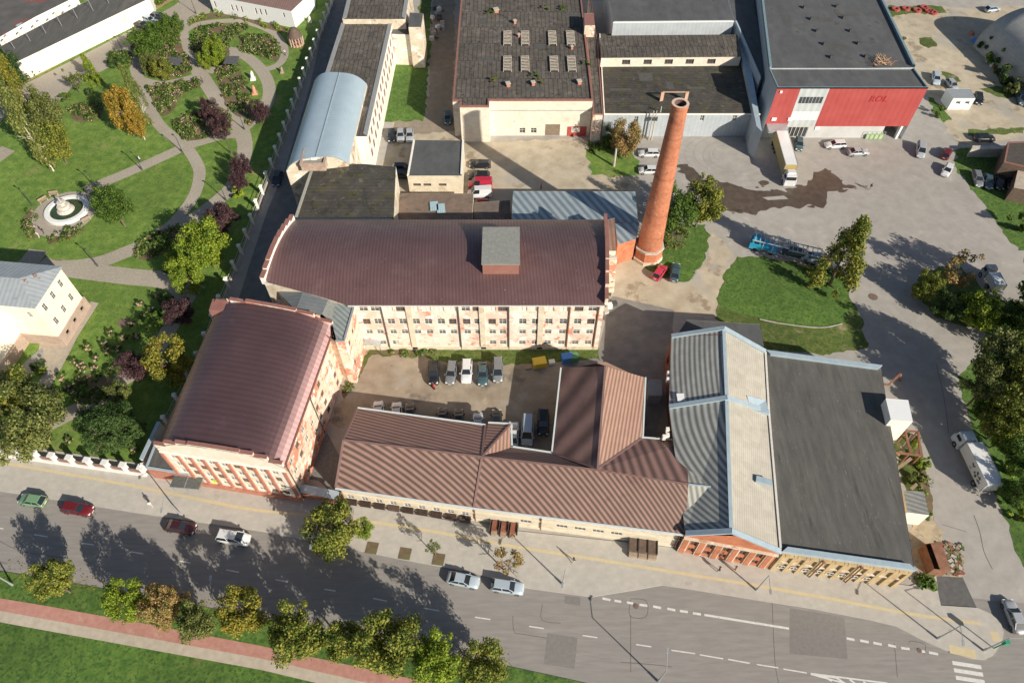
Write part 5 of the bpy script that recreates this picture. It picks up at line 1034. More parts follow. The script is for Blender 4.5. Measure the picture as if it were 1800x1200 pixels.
# ------------------------------------------------------------------ vegetation
CROWN = {}
def crown(kind, var, mat):
    key = (kind, var, mat.name)
    if key in CROWN: return CROWN[key]
    base = CROWN.get((kind, var))
    if base is None:
        r = random.Random(hash((len(kind), var)) % 1000 + var * 17); V = []; F = []
        lobes = []
        if kind in ('round', 'big', 'sparse', 'bush'):
            nl = {'round': 44, 'big': 60, 'sparse': 13, 'bush': 10}[kind]
            while len(lobes) < nl:
                p = Vector((r.uniform(-1, 1), r.uniform(-1, 1), r.uniform(-1, 1)))
                if p.length > 1: continue
                rr = r.uniform(.12, .34) if kind != 'big' else r.uniform(.11, .26)
                p = p.normalized() * min(p.length ** .5, 1) * (1 - rr * .75) * r.uniform(.82, 1.16); lobes.append((p, rr))
            N = {'round': 9000, 'big': 14000, 'sparse': 900, 'bush': 900}[kind]; ls = {'round': .052, 'big': .040, 'sparse': .085, 'bush': .16}[kind]
        elif kind == 'tall':
            for k in range(26): a = r.uniform(0, 6.28); z = -1 + 2 * k / 25; rad = (1 - abs(z * .9) ** 2.2) * .6 * r.uniform(.3, 1); lobes.append((Vector((rad * math.cos(a), rad * math.sin(a), z)), r.uniform(.18, .34)))
            N = 4200; ls = .052
        elif kind == 'spire':
            for k in range(46): a = r.uniform(0, 6.28); z = -1 + 2 * k / 45; rad = (1 - ((z + 1) / 2) ** 1.3) * .9 * r.uniform(.5, 1); lobes.append((Vector((rad * math.cos(a), rad * math.sin(a), z)), r.uniform(.10, .26)))
            N = 9000; ls = .046
        tot = sum(l[1] ** 2 for l in lobes)
        for p, rr in lobes:
            for _ in range(int(N * rr * rr / tot)):
                d = Vector((r.gauss(0, 1), r.gauss(0, 1), r.gauss(0, 1))).normalized(); q = p + d * rr * (r.random() ** .38) * r.uniform(.85, 1.12)
                if kind == 'tall': q.z -= abs(d.x) * .06
                nrm = (d * .7 + Vector((r.gauss(0, 1), r.gauss(0, 1), r.gauss(0, 1))) * .55 + Vector((0, 0, .5))).normalized()
                x = nrm.orthogonal().normalized(); x = (Matrix.Rotation(r.uniform(0, 6.28), 3, nrm) @ x); y = nrm.cross(x); s_ = ls * r.uniform(.5, 1.25)
                i = len(V); V += [q + x * s_ * .9, q + y * s_ * .5 + x * s_ * .1, q - x * s_ * .8 + nrm * s_ * .15, q - y * s_ * .55]; F.append((i, i + 1, i + 2, i + 3))
        me = bpy.data.meshes.new('crown'); me.from_pydata([tuple(v) for v in V], [], F); CROWN[(kind, var)] = me; base = me
    me = base.copy(); me.materials.clear(); me.materials.append(mat); CROWN[key] = me
    return me
RT = random.Random(11)
def tree(name, label, cx, cy, zc, r, mat, kind='round', group=None, cat='tree', h=None, var=None, trunk=bark, rt=None, base=None, lean=None):
    """cx,cy: photo pixel of the crown centre, zc: its height above ground, r: crown radius"""
    p = W(cx, cy, zc); p = Vector((p.x, p.y, 0)); t = thing(name, label, cat, p, group)
    hz = h if h else (min(zc * .85, r * 1.35) if kind != 'bush' else zc)
    rt = rt or max(.08, r * .055)
    mb = MB(); top = Vector((p.x + RT.uniform(-.1, .1) * r, p.y + RT.uniform(-.1, .1) * r, zc * 1.02))
    mid = Vector((p.x + RT.uniform(-.05, .05) * r, p.y, zc * .5)); mb.tube(p, mid, rt, rt * .75, 7); mb.tube(mid, top, rt * .75, rt * .35, 7)
    for k in range(6 if kind != 'sparse' else 14):
        a = k * 1.05 + RT.uniform(0, .6); z0 = zc * (.5 + .08 * (k % 5)); st = Vector((mid.x, mid.y, z0)); L_ = r * RT.uniform(.5, .9)
        en = st + Vector((math.cos(a) * L_, math.sin(a) * L_, L_ * RT.uniform(.3, .9))); mb.tube(st, en, rt * .4, rt * .1, 5)
        for j in range(2 if kind != 'sparse' else 4): mb.tube(st.lerp(en, .5), st.lerp(en, .5) + Vector((RT.uniform(-1, 1), RT.uniform(-1, 1), RT.uniform(.2, 1))) * L_ * .5, rt * .2, rt * .05, 4)
    mb.build('trunk', [trunk], t)
    c = inst(crown(kind, RT.randrange(3) if var is None else var, mat), 'crown', t, (0, 0, zc), RT.uniform(0, 6.28), (r * RT.uniform(.92, 1.08), r * RT.uniform(.92, 1.08), hz))
    return t
def bush(label, cx, cy, r, mat, zc=None, group=None, name='shrub', kind='bush', cat='shrub', h=None):
    zc = zc or r * .8; p = W(cx, cy, zc); p = Vector((p.x, p.y, 0)); t = thing(name, label, cat, p, group)
    inst(crown(kind, RT.randrange(3), mat), 'foliage', t, (0, 0, zc), RT.uniform(0, 6.28), (r, r * RT.uniform(.85, 1.1), h or r * .9))
    mb = MB()
    for k in range(4): mb.tube(p, p + Vector((RT.uniform(-.5, .5) * r, RT.uniform(-.5, .5) * r, zc)), .05, .02, 4)
    mb.build('stem', [bark], t)
    return t
VG = 'lindens on the verge along the street'
for cx, cy, zc, r, m_, lab in ((88, 1018, 5.5, 3.0, L_street, 'yellow green linden standing alone at the left end of the verge'),
    (218, 1052, 6.0, 3.0, L_lime, 'light green linden, first of the joined crowns on the left verge'), (284, 1066, 6.0, 3.1, L_autumn, 'rust tinged linden between the light green crown and the olive one'),
    (345, 1092, 5.5, 2.9, L_olive, 'olive thin crowned linden with twigs over the red cycle path'), (425, 1075, 6.5, 3.2, L_yellow, 'brightest yellow linden beside the lamp on the left verge'),
    (522, 1112, 7.5, 3.8, L_street, 'broad yellow green linden leaning over the red cycle path'), (606, 1128, 7.5, 3.0, L_street, 'dark narrow linden left of the tallest verge linden'),
    (684, 1128, 9.5, 4.1, L_street, 'tallest linden of the verge, casting the widest shadow on the street'), (768, 1158, 8.5, 3.5, L_lime, 'yellow green linden right of the tallest verge linden'), (848, 1170, 6.5, 3.3, L_street, 'last green linden at the right end of the verge row')):
    tree('linden_tree', lab, cx, cy, zc, r, m_, 'round', VG)
tree('pavement_tree', 'full round green and yellow tree on the pavement before the striped mill corner', 582, 928, 6.0, 4.0, L_street, 'round')
tree('young_tree', 'young tree with small yellow green crown beside the big pavement tree', 637, 928, 4.2, 1.5, L_lime, 'round', 'young pavement trees')
tree('young_tree', 'thin young tree with few lit leaves at the third brown tree pit', 762, 960, 3.6, 1.15, L_olive, 'sparse', 'young pavement trees')
tree('young_tree', 'half bare autumn tree at the kerb behind the second silver car', 893, 988, 4.8, 2.3, L_autumn, 'sparse', 'young pavement trees')
for (x_, y_, lab) in ((654, 963, 'brown square tree pit under the small yellow green tree'), (712, 973, 'empty brown square tree pit between the two thin trees'), (771, 983, 'brown square tree pit under the thin lit tree')):
    p = W(x_, y_); mb = MB(); mb.box((p.x, p.y, .14), (1.7, 1.7, .04), -.15, 0); tag(mb.build('tree_pit', [soil], loc=(p.x, p.y, .12)), lab, 'tree pit', 'tree pits in the pavement')
# park trees
T = [('birch_tree', 'tall birch with leaning white trunk at the lower edge of the left lawn', 45, 225, 11, 3.3, L_birch, 'tall', 9, whitebark), ('birch_tree', 'second tall birch at the left picture edge behind the first', 12, 165, 12, 3.3, L_birch, 'tall', 9, whitebark),
 ('birch_tree', 'birch with golden leaves beside the gravel road at the left edge', 35, 160, 9, 3.0, L_yellow, 'tall', 8, whitebark), ('linden_tree', 'broad golden green linden right of the tall birches', 78, 190, 8, 3.9, L_olive, 'round', 5, bark), ('linden_tree', 'green lower linden at the foot of the tall birches', 92, 246, 6, 3.7, L_street, 'round', 5, bark),
 ('maple_tree', 'orange yellow maple with two pale trunks on the left lawn', 214, 190, 7, 3.7, L_orange, 'round', 6.0, whitebark), ('maple_tree', 'smaller orange maple in front of the twin trunked one', 238, 212, 5, 2.3, L_orange, 'round', 4, whitebark), ('birch_tree', 'slender grey green birch along the curved rose path', 240, 172, 7, 2.4, L_birch, 'tall', 7, whitebark),
 ('young_tree', 'thin yellow young tree near the gravel road', 128, 140, 3.5, 2.3, L_olive, 'sparse', 3, bark), ('young_tree', 'small conical yellow green tree by the gravel road', 158, 123, 3.5, 2.6, L_lime, 'spire', 3.6, bark),
 ('park_tree', 'dark green tree right of the round fountain', 196, 358, 6, 3.7, L_green, 'round', 4.2, bark),
 ('park_tree', 'big green tree at the left corner of the rose garden', 250, 72, 5, 4.6, L_green, 'round', 4.2, bark), ('park_tree', 'green tree behind the big one in the rose garden corner', 280, 55, 4.5, 3.3, L_green, 'round', 3.6, bark), ('park_tree', 'round green tree nearest the parked cars in the garden', 301, 44, 4.5, 3.0, L_green, 'round', 3.6, bark),
 ('park_tree', 'yellow green small tree between the two dark pergolas', 283, 118, 3.5, 2.7, L_street, 'round', 3, bark), ('park_tree', 'low green tree left of the dark pergola roof', 262, 112, 3.0, 2.5, L_olive, 'round', 3, bark), ('park_tree', 'lime green tree in the middle bed of the rose garden', 376, 88, 4, 2.8, L_lime, 'round', 4, bark), ('park_tree', 'small light tree at the tip of the middle bed', 358, 104, 2.6, 1.9, L_lime, 'round', 2.6, bark),
 ('plum_tree', 'purple plum at the crossing of the rose garden paths', 368, 192, 3.6, 2.49, L_purple, 'round', 3, bark), ('plum_tree', 'larger purple plum just in front of the crossing one', 386, 221, 3.6, 2.67, L_purple, 'round', 3, bark), ('plum_tree', 'purple plum at the right rim of the rose garden', 456, 194, 3.5, 2.24, L_purple, 'round', 3, bark),
 ('plum_tree', 'upper purple plum on the long fence path', 423, 290, 3.4, 2.32, L_purple, 'round', 3, bark), ('plum_tree', 'purple plum touching a yellow shrub on the fence path', 418, 316, 3.2, 1.89, L_purple, 'round', 2.8, bark), ('plum_tree', 'big purple plum at the bend above the lime tree', 388, 382, 4, 3.10, L_purple, 'round', 3.5, bark),
 ('plum_tree', 'reddish plum on the lower path between lime tree and maple', 313, 548, 3.6, 2.84, L_purple, 'round', 3.0, bark), ('plum_tree', 'lowest dark purple plum beside the yellow maple', 236, 641, 3.6, 2.75, L_purple, 'round', 3, bark),
 ('lime_tree', 'lime yellow tall tree by the fence with bright crown', 356, 425, 7, 4.8, L_lime, 'round', 5.5, bark), ('lime_tree', 'lower lime yellow tree touching the taller one', 328, 482, 5.5, 3.4, L_lime, 'round', 4.5, bark),
 ('maple_tree', 'olive yellow maple below the purple plums by the fence', 294, 632, 6, 4.0, L_yellow, 'round', 5.2, bark), ('oak_tree', 'large dark green round tree near the front fence', 190, 752, 5.5, 5.2, L_dark, 'big', 4.8, bark), ('small_tree', 'small light tree above the large dark round one', 208, 690, 3, 2.2, L_olive, 'round', 2.6, bark),
 ('linden_tree', 'very large olive tree in the lower left park corner', 28, 738, 8, 6.6, L_olive, 'big', 7, bark), ('linden_tree', 'olive tree behind the very large one at the left edge', 18, 690, 7, 4.4, L_street, 'round', 5, bark),
 ('spruce_tree', 'dark tree at the top of the left picture edge', 8, 122, 5, 4.6, L_dark, 'round', 5, bark)]
for nm, lab, cx, cy, zc, r, m_, kd, h_, tk in T: tree(nm, lab, cx, cy, zc, r, m_, kd, 'trees and plums of the park' if 'plum' in nm else None, h=h_, trunk=tk)
# yard trees
T = [('chestnut_tree', 'dark green tree right behind the chimney shaft', 1192, 368, 6.5, 4.2, L_green, 'round', 5.5, bark), ('chestnut_tree', 'taller yellow green tree right of the chimney', 1236, 352, 7, 4.2, L_street, 'round', 6, bark), ('small_tree', 'low pale thicket at the chimney foot', 1190, 415, 3.2, 3.0, L_olive, 'sparse', 3, bark),
 ('poplar_tree', 'pointed dark green tree at the corner of the yard lawn', 1486, 449, 7.8, 6.0, L_street, 'spire', 8.0, bark), ('autumn_tree', 'thin rust brown tree on the grass plot by the white hall', 1102, 238, 5.5, 3.5, L_autumn, 'round', 5, bark), ('small_tree', 'dark green shrubby tree left of the rust brown one', 1078, 238, 2.8, 2.4, L_green, 'round', 2.6, bark),
 ('island_tree', 'yellow green tree at the left tip of the yard island', 1633, 500, 4, 2.8, L_street, 'round', 4, bark), ('island_tree', 'sparse orange tree on the yard island', 1690, 478, 5, 3.4, L_autumn, 'sparse', 4.5, bark), ('island_tree', 'wide yellow green tree at the front of the yard island', 1722, 542, 4.5, 4.2, L_lime, 'round', 4, bark), ('island_tree', 'dark thicket in the hollow of the yard island', 1672, 535, 3, 3.4, L_dark, 'round', 2.8, bark), ('island_tree', 'green tree where the yard island meets the right edge', 1782, 552, 3.5, 3.4, L_green, 'round', 3, bark)]
for nm, lab, cx, cy, zc, r, m_, kd, h_, tk in T: tree(nm, lab, cx, cy, zc, r, m_, kd, h=h_, trunk=tk)
big = [(1768, 632, 8.5, 5.0, L_olive, 'tall olive tree with pale branches, uppermost of the roadside wood'), (1805, 705, 8, 4.6, L_street, 'yellow green tree at the right edge of the roadside wood'), (1740, 672, 7, 3.8, L_olive, 'green tree leaning over the side road shadow'), (1772, 738, 6, 3.8, L_street, 'mid sized tree in the middle of the roadside wood'),
 (1805, 645, 9, 4.6, L_street, 'green tree behind the olive one at the right edge'), (1738, 716, 4, 2.6, L_green, 'low dark tree at the kerb of the side road'), (1800, 800, 5, 3.2, L_green, 'green tree right of the white box truck cab'), (1765, 765, 4, 2.6, L_lime, 'light shrubby tree above the truck cab'), (1800, 860, 4, 2.8, L_green, 'tree right of the white box truck rear'), (1850, 490, 9, 6, L_green, 'tree past the right edge that shades the upper yard'), (1862, 570, 8, 6, L_green, 'second tree past the right edge beside the yard exit')]
for cx, cy, zc, r, m_, lab in big: tree('roadside_tree', lab, cx, cy, zc, r, m_, 'round', 'trees of the roadside wood', h=r * 1.15)
for cx, cy, r, m_, lab in ((1788, 880, 1.6, L_green, 'shrub right of the rear corner of the white box truck'), (1795, 905, 1.8, L_lime, 'lowest roadside shrub at the right edge'), (1782, 825, 1.6, L_lime, 'light green shrub right of the truck side'), (1795, 390, 2.4, L_green, 'green shrub in the lot grass at the right edge'), (1612, 842, 1.6, L_olive, 'weeds in the ruined shed frame'), (1622, 810, 1.4, L_lime, 'light weeds by the kerb of the ruined shed'), (1625, 900, 1.3, L_green, 'bush between the lean-to and the side road'),
   (1735, 78, 2.6, L_dark, 'upper dark bush at the foot of the fabric hangar'), (1750, 100, 2.6, L_green, 'green bush in the rubbish by the fabric hangar'), (1765, 128, 2.8, L_dark, 'lower dark bush at the foot of the fabric hangar'), (1785, 150, 2.6, L_olive, 'olive bush at the near end of the hangar'), (1586, 72, 1.4, L_olive, 'dry bush by the teal roof edge'), (1652, 196, 1.6, L_green, 'bush before the white site cabin'),
   (157, 161, 1.3, L_dark, 'clipped dark round bush on the left lawn'), (115, 170, 1.5, L_green, 'low shrub by the gravel road end'), (418, 338, 1.6, L_lime, 'yellow shrub under the upper plums'), (305, 445, 2.0, L_lime, 'light shrub left of the lime yellow trees'), (283, 425, 1.8, L_green, 'green shrub in the pink flower bed'), (300, 472, 2.0, L_dark, 'dark shrub in the shade of the lime yellow tree'), (290, 525, 1.7, L_dark, 'dark shrub over the reddish plum'), (268, 560, 2.0, L_green, 'green shrub in the tree shade left of the reddish plum'),
   (65, 640, 1.4, L_dark, 'spiky dark shrub at the corner of the cream house'), (70, 650, 1.0, L_lime, 'small lime shrub before the cream house wing'), (20, 120, 2, L_dark, 'dark shrub at the left end of the hedge'), (693, 372, .9, L_olive, 'weed tuft growing on the mossy roof edge'), (200, 108, 2, L_dark, 'dark shrubs by the rose path entrance'), (215, 112, 1.6, L_green, 'green shrub by the rose path entrance')): bush(lab, cx, cy, r, m_)
for cx, cy, lab in ((941, 132, 'biggest weed bush growing on the white hall roof'), (948, 143, 'small weed beside the biggest one on the white hall roof'), (960, 14, 'weed on the far part of the white hall roof'), (990, 14, 'green weed at the back edge of the white hall roof'), (1032, 112, 'olive bush at the roof seam of the white hall'), (868, 140, 'pale weed on the left of the white hall roof'), (862, 22, 'dry weed at the far left of the white hall roof')):
    p = W(cx, cy, 9.4); t = thing('roof_weed', lab, 'weed', (p.x, p.y, 9.0)); inst(crown('bush', 1, L_green if RT.random() < .6 else L_olive), 'foliage', t, (0, 0, .5), RT.uniform(0, 6), (1.1, 1.0, .7))
for i, (cx, cy, s_) in enumerate(((872, 20, 1.0), (893, 150, .8), (1018, 146, .8), (937, 148, .7), (905, 40, .6), (912, 64, .5), (1005, 85, .5))):
    p = W(cx, cy, 9.2); mb = MB(); mb.box((p.x, p.y, 9.35), (s_, s_, .8), .3, 0); mb.box((p.x, p.y, 9.8), (s_ * 1.3, s_ * 1.3, .12), .3, 1); tag(mb.build('roof_vent', [redpilaster, concrete], loc=(p.x, p.y, 9)), ['crooked vent near the far left of the white hall roof', 'square vent at the front left of the white hall roof', 'reddish vent at the front right of the white hall roof', 'vent beside the biggest weed on the white hall roof', 'small vent behind the back row of roof lights', 'tiny vent between the roof light rows, left', 'tiny vent between the roof light rows, right'][i], 'vent')
# rose bushes on the lawn (nothing tells them apart)
for i, (cx, cy) in enumerate(((246, 533), (266, 543), (252, 553), (230, 568), (193, 585), (215, 592), (183, 603), (152, 610), (188, 615), (165, 628), (128, 635), (145, 648), (165, 645), (190, 650), (105, 662), (118, 680), (95, 686), (130, 690), (140, 640), (92, 716), (120, 775), (165, 790), (236, 790), (288, 542), (275, 520), (240, 590), (220, 625), (205, 610))):
    t = bush('dark leaved rose bush planted in the lawn between cream house and fence path', cx, cy, RT.uniform(.75, 1.15), L_bed if i % 3 else L_dark, group='rose bushes on the house lawn', name='rose_bush', cat='rose bush')
    fl_ = inst(crown('sparse', 0, petals), 'flowers', t, (0, 0, .7), RT.uniform(0, 6), (.7, .7, .45)); fl_['kind'] = 'stuff'
def inpoly(p, P):
    c = False; j = len(P) - 1
    for i in range(len(P)):
        if (P[i].y > p.y) != (P[j].y > p.y) and p.x < (P[j].x - P[i].x) * (p.y - P[i].y) / (P[j].y - P[i].y) + P[i].x: c = not c
        j = i
    return c
def bed(px, dens, seed, hgt=.9, mats=None, flowers=.12, soilz=.03, nm='flower_bed'):
    P = [W(*p) for p in px]; r = random.Random(seed); xs = [p.x for p in P]; ys = [p.y for p in P]
    P2 = smooth_line(px + [px[0]], 3)[:-1]; a = sum(P2[i].x * P2[(i + 1) % len(P2)].y - P2[(i + 1) % len(P2)].x * P2[i].y for i in range(len(P2)))
    if a < 0: P2.reverse()
    mb = MB(); mb.add([Vector((p.x, p.y, soilz)) for p in P2], 0); A = abs(a) / 2
    for _ in range(int(A * dens * 1.6)):
        p = Vector((r.uniform(min(xs), max(xs)), r.uniform(min(ys), max(ys)), 0))
        if not inpoly(p, P2): continue
        if mnoise.noise(Vector((p.x * .22, p.y * .22, seed))) < -.28: continue
        R0 = r.uniform(.4, .95); H0 = hgt * r.uniform(.5, 1.3); fl = r.random() < .4; mi = 1 if r.random() < .8 else 2
        for k in range(26):
            d = Vector((r.gauss(0, 1), r.gauss(0, 1), abs(r.gauss(0, 1)))).normalized(); q = p + Vector((d.x * R0, d.y * R0, .15 + d.z * H0)) * r.uniform(.6, 1)
            q.z = max(q.z, .06); nrm = (d + Vector((r.gauss(0, .5), r.gauss(0, .5), .4))).normalized(); x = nrm.orthogonal().normalized(); y = nrm.cross(x); s_ = r.uniform(.12, .30)
            f = fl and r.random() < flowers * 2.5
            if f: s_ = .11; q.z += .06
            mb.add([q + x * s_, q + y * s_ * .7, q - x * s_, q - y * s_ * .7], 3 if f else mi)
    return struct(mb.build(nm, [soil] + (mats or [L_bed, L_olive]) + [petals]), 'stuff')
for x_, y_ in []: pass
beds = [[(228, 85), (246, 58), (300, 38), (312, 52), (322, 88), (338, 122), (302, 138), (262, 134), (248, 110)], [(336, 62), (362, 46), (420, 44), (436, 48), (402, 76), (404, 96), (384, 118), (356, 112), (338, 88)], [(420, 62), (478, 64), (490, 86), (486, 108), (452, 96), (424, 90)],
  [(258, 153), (330, 142), (348, 142), (352, 152), (318, 168), (306, 194), (286, 204), (270, 180)], [(382, 122), (408, 112), (426, 132), (440, 175), (436, 200), (420, 206), (402, 190), (384, 150)], [(302, 212), (340, 198), (386, 188), (408, 212), (384, 236), (335, 248), (318, 235)],
  [(122, 192), (140, 182), (170, 180), (182, 190), (174, 207), (150, 215), (128, 210)], [(236, 440), (262, 412), (312, 398), (332, 404), (318, 432), (276, 452), (246, 456)], [(52, 372), (62, 372), (68, 400), (60, 420), (42, 412), (40, 385)], [(84, 430), (92, 415), (140, 396), (146, 406), (120, 420), (96, 428)],
  [(332, 48), (340, 36), (380, 22), (440, 34), (500, 48), (508, 58), (480, 54), (420, 34), (385, 32), (345, 40)], [(440, 198), (450, 205), (440, 222), (430, 212)], [(190, 96), (222, 90), (232, 104), (225, 122), (196, 118)], [(138, 660), (168, 658), (208, 672), (200, 700), (140, 712), (130, 690)]]
for i, q in enumerate(beds): bed(q, 1.25 if i not in (10, 12) else 1.7, i + 1, .9 if i not in (10,) else 1.3, [L_bed, L_olive] if i != 10 else [L_lime, L_green], flowers=.12 if i not in (10, 12, 13) else .02, soilz=.075 + i * .001)
bed([(640, 618), (700, 616), (760, 616), (756, 622), (690, 624)], 1.2, 31, .5, flowers=.05, soilz=.025)
bed([(1035, 252), (1060, 240), (1090, 246), (1108, 262), (1060, 262), (1040, 270)], 1.2, 33, .7, [L_green, L_olive], flowers=0, soilz=.024, nm='weeds')
bed([(1605, 772), (1616, 770), (1628, 830), (1640, 890), (1632, 896), (1618, 850)], 1.5, 34, .9, [L_lime, L_olive], flowers=0, soilz=.024, nm='weeds')
bed([(1612, 1014), (1638, 1014), (1642, 1034), (1614, 1028)], 2.2, 35, .6, [L_green, L_green], flowers=0, soilz=.165, nm='weeds')
bed([(1150, 300), (1220, 236), (1320, 240), (1300, 244), (1180, 246)], .1, 36, .3, [L_olive, L_olive], flowers=0, soilz=-.2, nm='weeds')
bed([(600, 690), (622, 660), (632, 640), (640, 644), (622, 672), (606, 700)], 1.4, 37, .5, [L_olive, L_green], flowers=0, soilz=.024, nm='weeds')
bed([(1728, 60), (1740, 55), (1755, 90), (1790, 150), (1775, 165), (1745, 120)], 1.5, 38, 1.4, [L_dark, L_green], flowers=0, soilz=.03, nm='weeds')
# rubbish by the hangar
rnd = random.Random(6)
for k in range(34):
    x_, y_ = rnd.uniform(1704, 1752), 0; y_ = 62 + (x_ - 1704) * 1.25 + rnd.uniform(-8, 10); p = W(x_, y_); s_ = rnd.uniform(.4, 1.3)
    mb = MB(); mb.box((p.x, p.y, s_ * .3), (s_, s_ * .7, s_ * .6), rnd.uniform(0, 3), 0, taper=.8); tag(mb.build('rubbish', [rnd.choice([whitetin, whitetin, blueplastic, redpilaster, concrete, galv])], loc=(p.x, p.y, 0)), 'scrap piece lying in the rubbish strip by the fabric hangar', 'rubbish', 'rubbish by the hangar')
for k, (x_, y_, lab) in enumerate(((1574, 18, 'leftmost red tractor tyre of the row by the back road'), (1592, 17, 'second red tyre from the left by the back road'), (1612, 20, 'third red tyre from the left by the back road'), (1624, 15, 'red tyre at the middle of the row, leaning back'), (1632, 21, 'red tyre before the last of the row'), (1640, 24, 'rightmost red tyre of the row by the back road'))):
    p = W(x_, y_); mb = MB(); n = 12
    for j in range(n):
        a0, a1 = 2 * math.pi * j / n, 2 * math.pi * (j + 1) / n; f_ = lambda a, r, z: (p.x + r * math.cos(a), p.y + r * math.sin(a), z)
        mb.add([f_(a0, 1.1, 0), f_(a1, 1.1, 0), f_(a1, 1.1, .5), f_(a0, 1.1, .5)]); mb.add([f_(a0, 1.1, .5), f_(a1, 1.1, .5), f_(a1, .55, .5), f_(a0, .55, .5)]); mb.add([f_(a0, .55, .5), f_(a1, .55, .5), f_(a1, .55, 0), f_(a0, .55, 0)])
    tag(mb.build('painted_tyre', [M('red_tyre', (.34, .07, .06), (.42, .10, .09), scale=1)], loc=(p.x, p.y, 0)), lab, 'tyre', 'red tyres by the back road')
# hedge along the garage road
mb = MB(); r = random.Random(9); a_, b_ = W(38, 141), W(312, -12); L_ = (b_ - a_).length; d = (b_ - a_) / L_; n_ = Vector((-d.y, d.x, 0))
for k in range(5200):
    s_ = r.uniform(0, L_); q = a_ + d * s_ + n_ * r.uniform(-1.2, 1.2) * (1 - .25 * math.sin(s_ * 4)) + Vector((0, 0, r.uniform(.1, 1.5))); nrm = Vector((r.gauss(0, 1), r.gauss(0, 1), 1.2)).normalized(); x = nrm.orthogonal().normalized(); y = nrm.cross(x); z_ = r.uniform(.15, .32); mb.add([q + x * z_, q + y * z_ * .7, q - x * z_, q - y * z_ * .7], 0)
tag(mb.build('hedge', [L_green], loc=a_), 'long clipped green hedge between the garage wall and the park road', 'hedge')

# ------------------------------------------------------------------ fences
fence = thing('park_fence', 'park fence of white topped pillars running beside the mills', 'fence', W(258, 836)); FP = [W(*q) for q in ((262, 830), (290, 760), (325, 690), (355, 632), (393, 532), (430, 438), (480, 298), (530, 155), (578, 25), (598, -30))]
def along(FP, step):
    out = []; acc = 0
    for a, b in zip(FP[:-1], FP[1:]):
        L_ = (b - a).length; s_ = (-acc) % step if acc else 0
        while s_ < L_: out.append(a + (b - a) * s_ / L_); s_ += step
        acc += L_
    return out
mbp = MB()
for i, p in enumerate(along(FP, 4.2)):
    if i > 58: break
    mb = MB(); mb.box((p.x, p.y, 1.3), (.5, .5, 2.6), .2, 0); mb.box((p.x, p.y, 2.72), (.75, .75, .25), .2, 0, taper=.6); mb.build('post', [whitewall], fence)
for a, b in zip(FP[:-1], FP[1:]): mbp.bar(a + Vector((0, 0, .35)), b + Vector((0, 0, .35)), .22, .7); 
for z_ in (1.2, 1.9):
    for a, b in zip(FP[:-1], FP[1:]): mbp.bar(a + Vector((0, 0, z_)), b + Vector((0, 0, z_)), .06, .08)
mbp.build('panel', [concrete], fence)
ff = thing('street_fence', 'white street fence with leaning looking pillars and brick panels along the left pavement', 'fence', W(130, 816)); a_, b_ = W(-60, 790), W(260, 834); L_ = (b_ - a_).length; d = (b_ - a_) / L_; rz = math.atan2(d.y, d.x)
mb = MB(); mb.bar(a_ + Vector((0, 0, .3)), b_ + Vector((0, 0, .3)), .8, .6); mb.build('plinth', [whitepaint], ff)
k = 0; s_ = 1.2
while s_ < L_:
    p = a_ + d * s_; mb = MB(); mb.box((p.x, p.y, 1.5), (.62, .6, 1.9), rz); mb.box((p.x, p.y, 2.55), (.95, .85, .25), rz); mb.build('post', [whitepaint], ff)
    mb = MB(); q = p + d * 1.45; mb.box((q.x, q.y, .95), (2.2, .22, .7), rz, 0); mb.build('panel', [M('fence_brown', (.20, .12, .10), (.30, .2, .16), scale=2)], ff); s_ += 2.9
# blue-capped side wall at the mill corner
p0, p1 = W(262, 822), W(292, 757); t = thing('coping_wall', 'short wall with pale blue coping between park lawn and the corner shed', 'wall', p0); mb = MB(); mb.bar(p0 + Vector((0, 0, 1.4)), p1 + Vector((0, 0, 1.4)), .4, 2.8); mb.build('wall', [whitewall], t); mb = MB(); mb.bar(p0 + Vector((0, 0, 2.9)), p1 + Vector((0, 0, 2.9)), .6, .16); mb.build('coping', [blueflash], t)
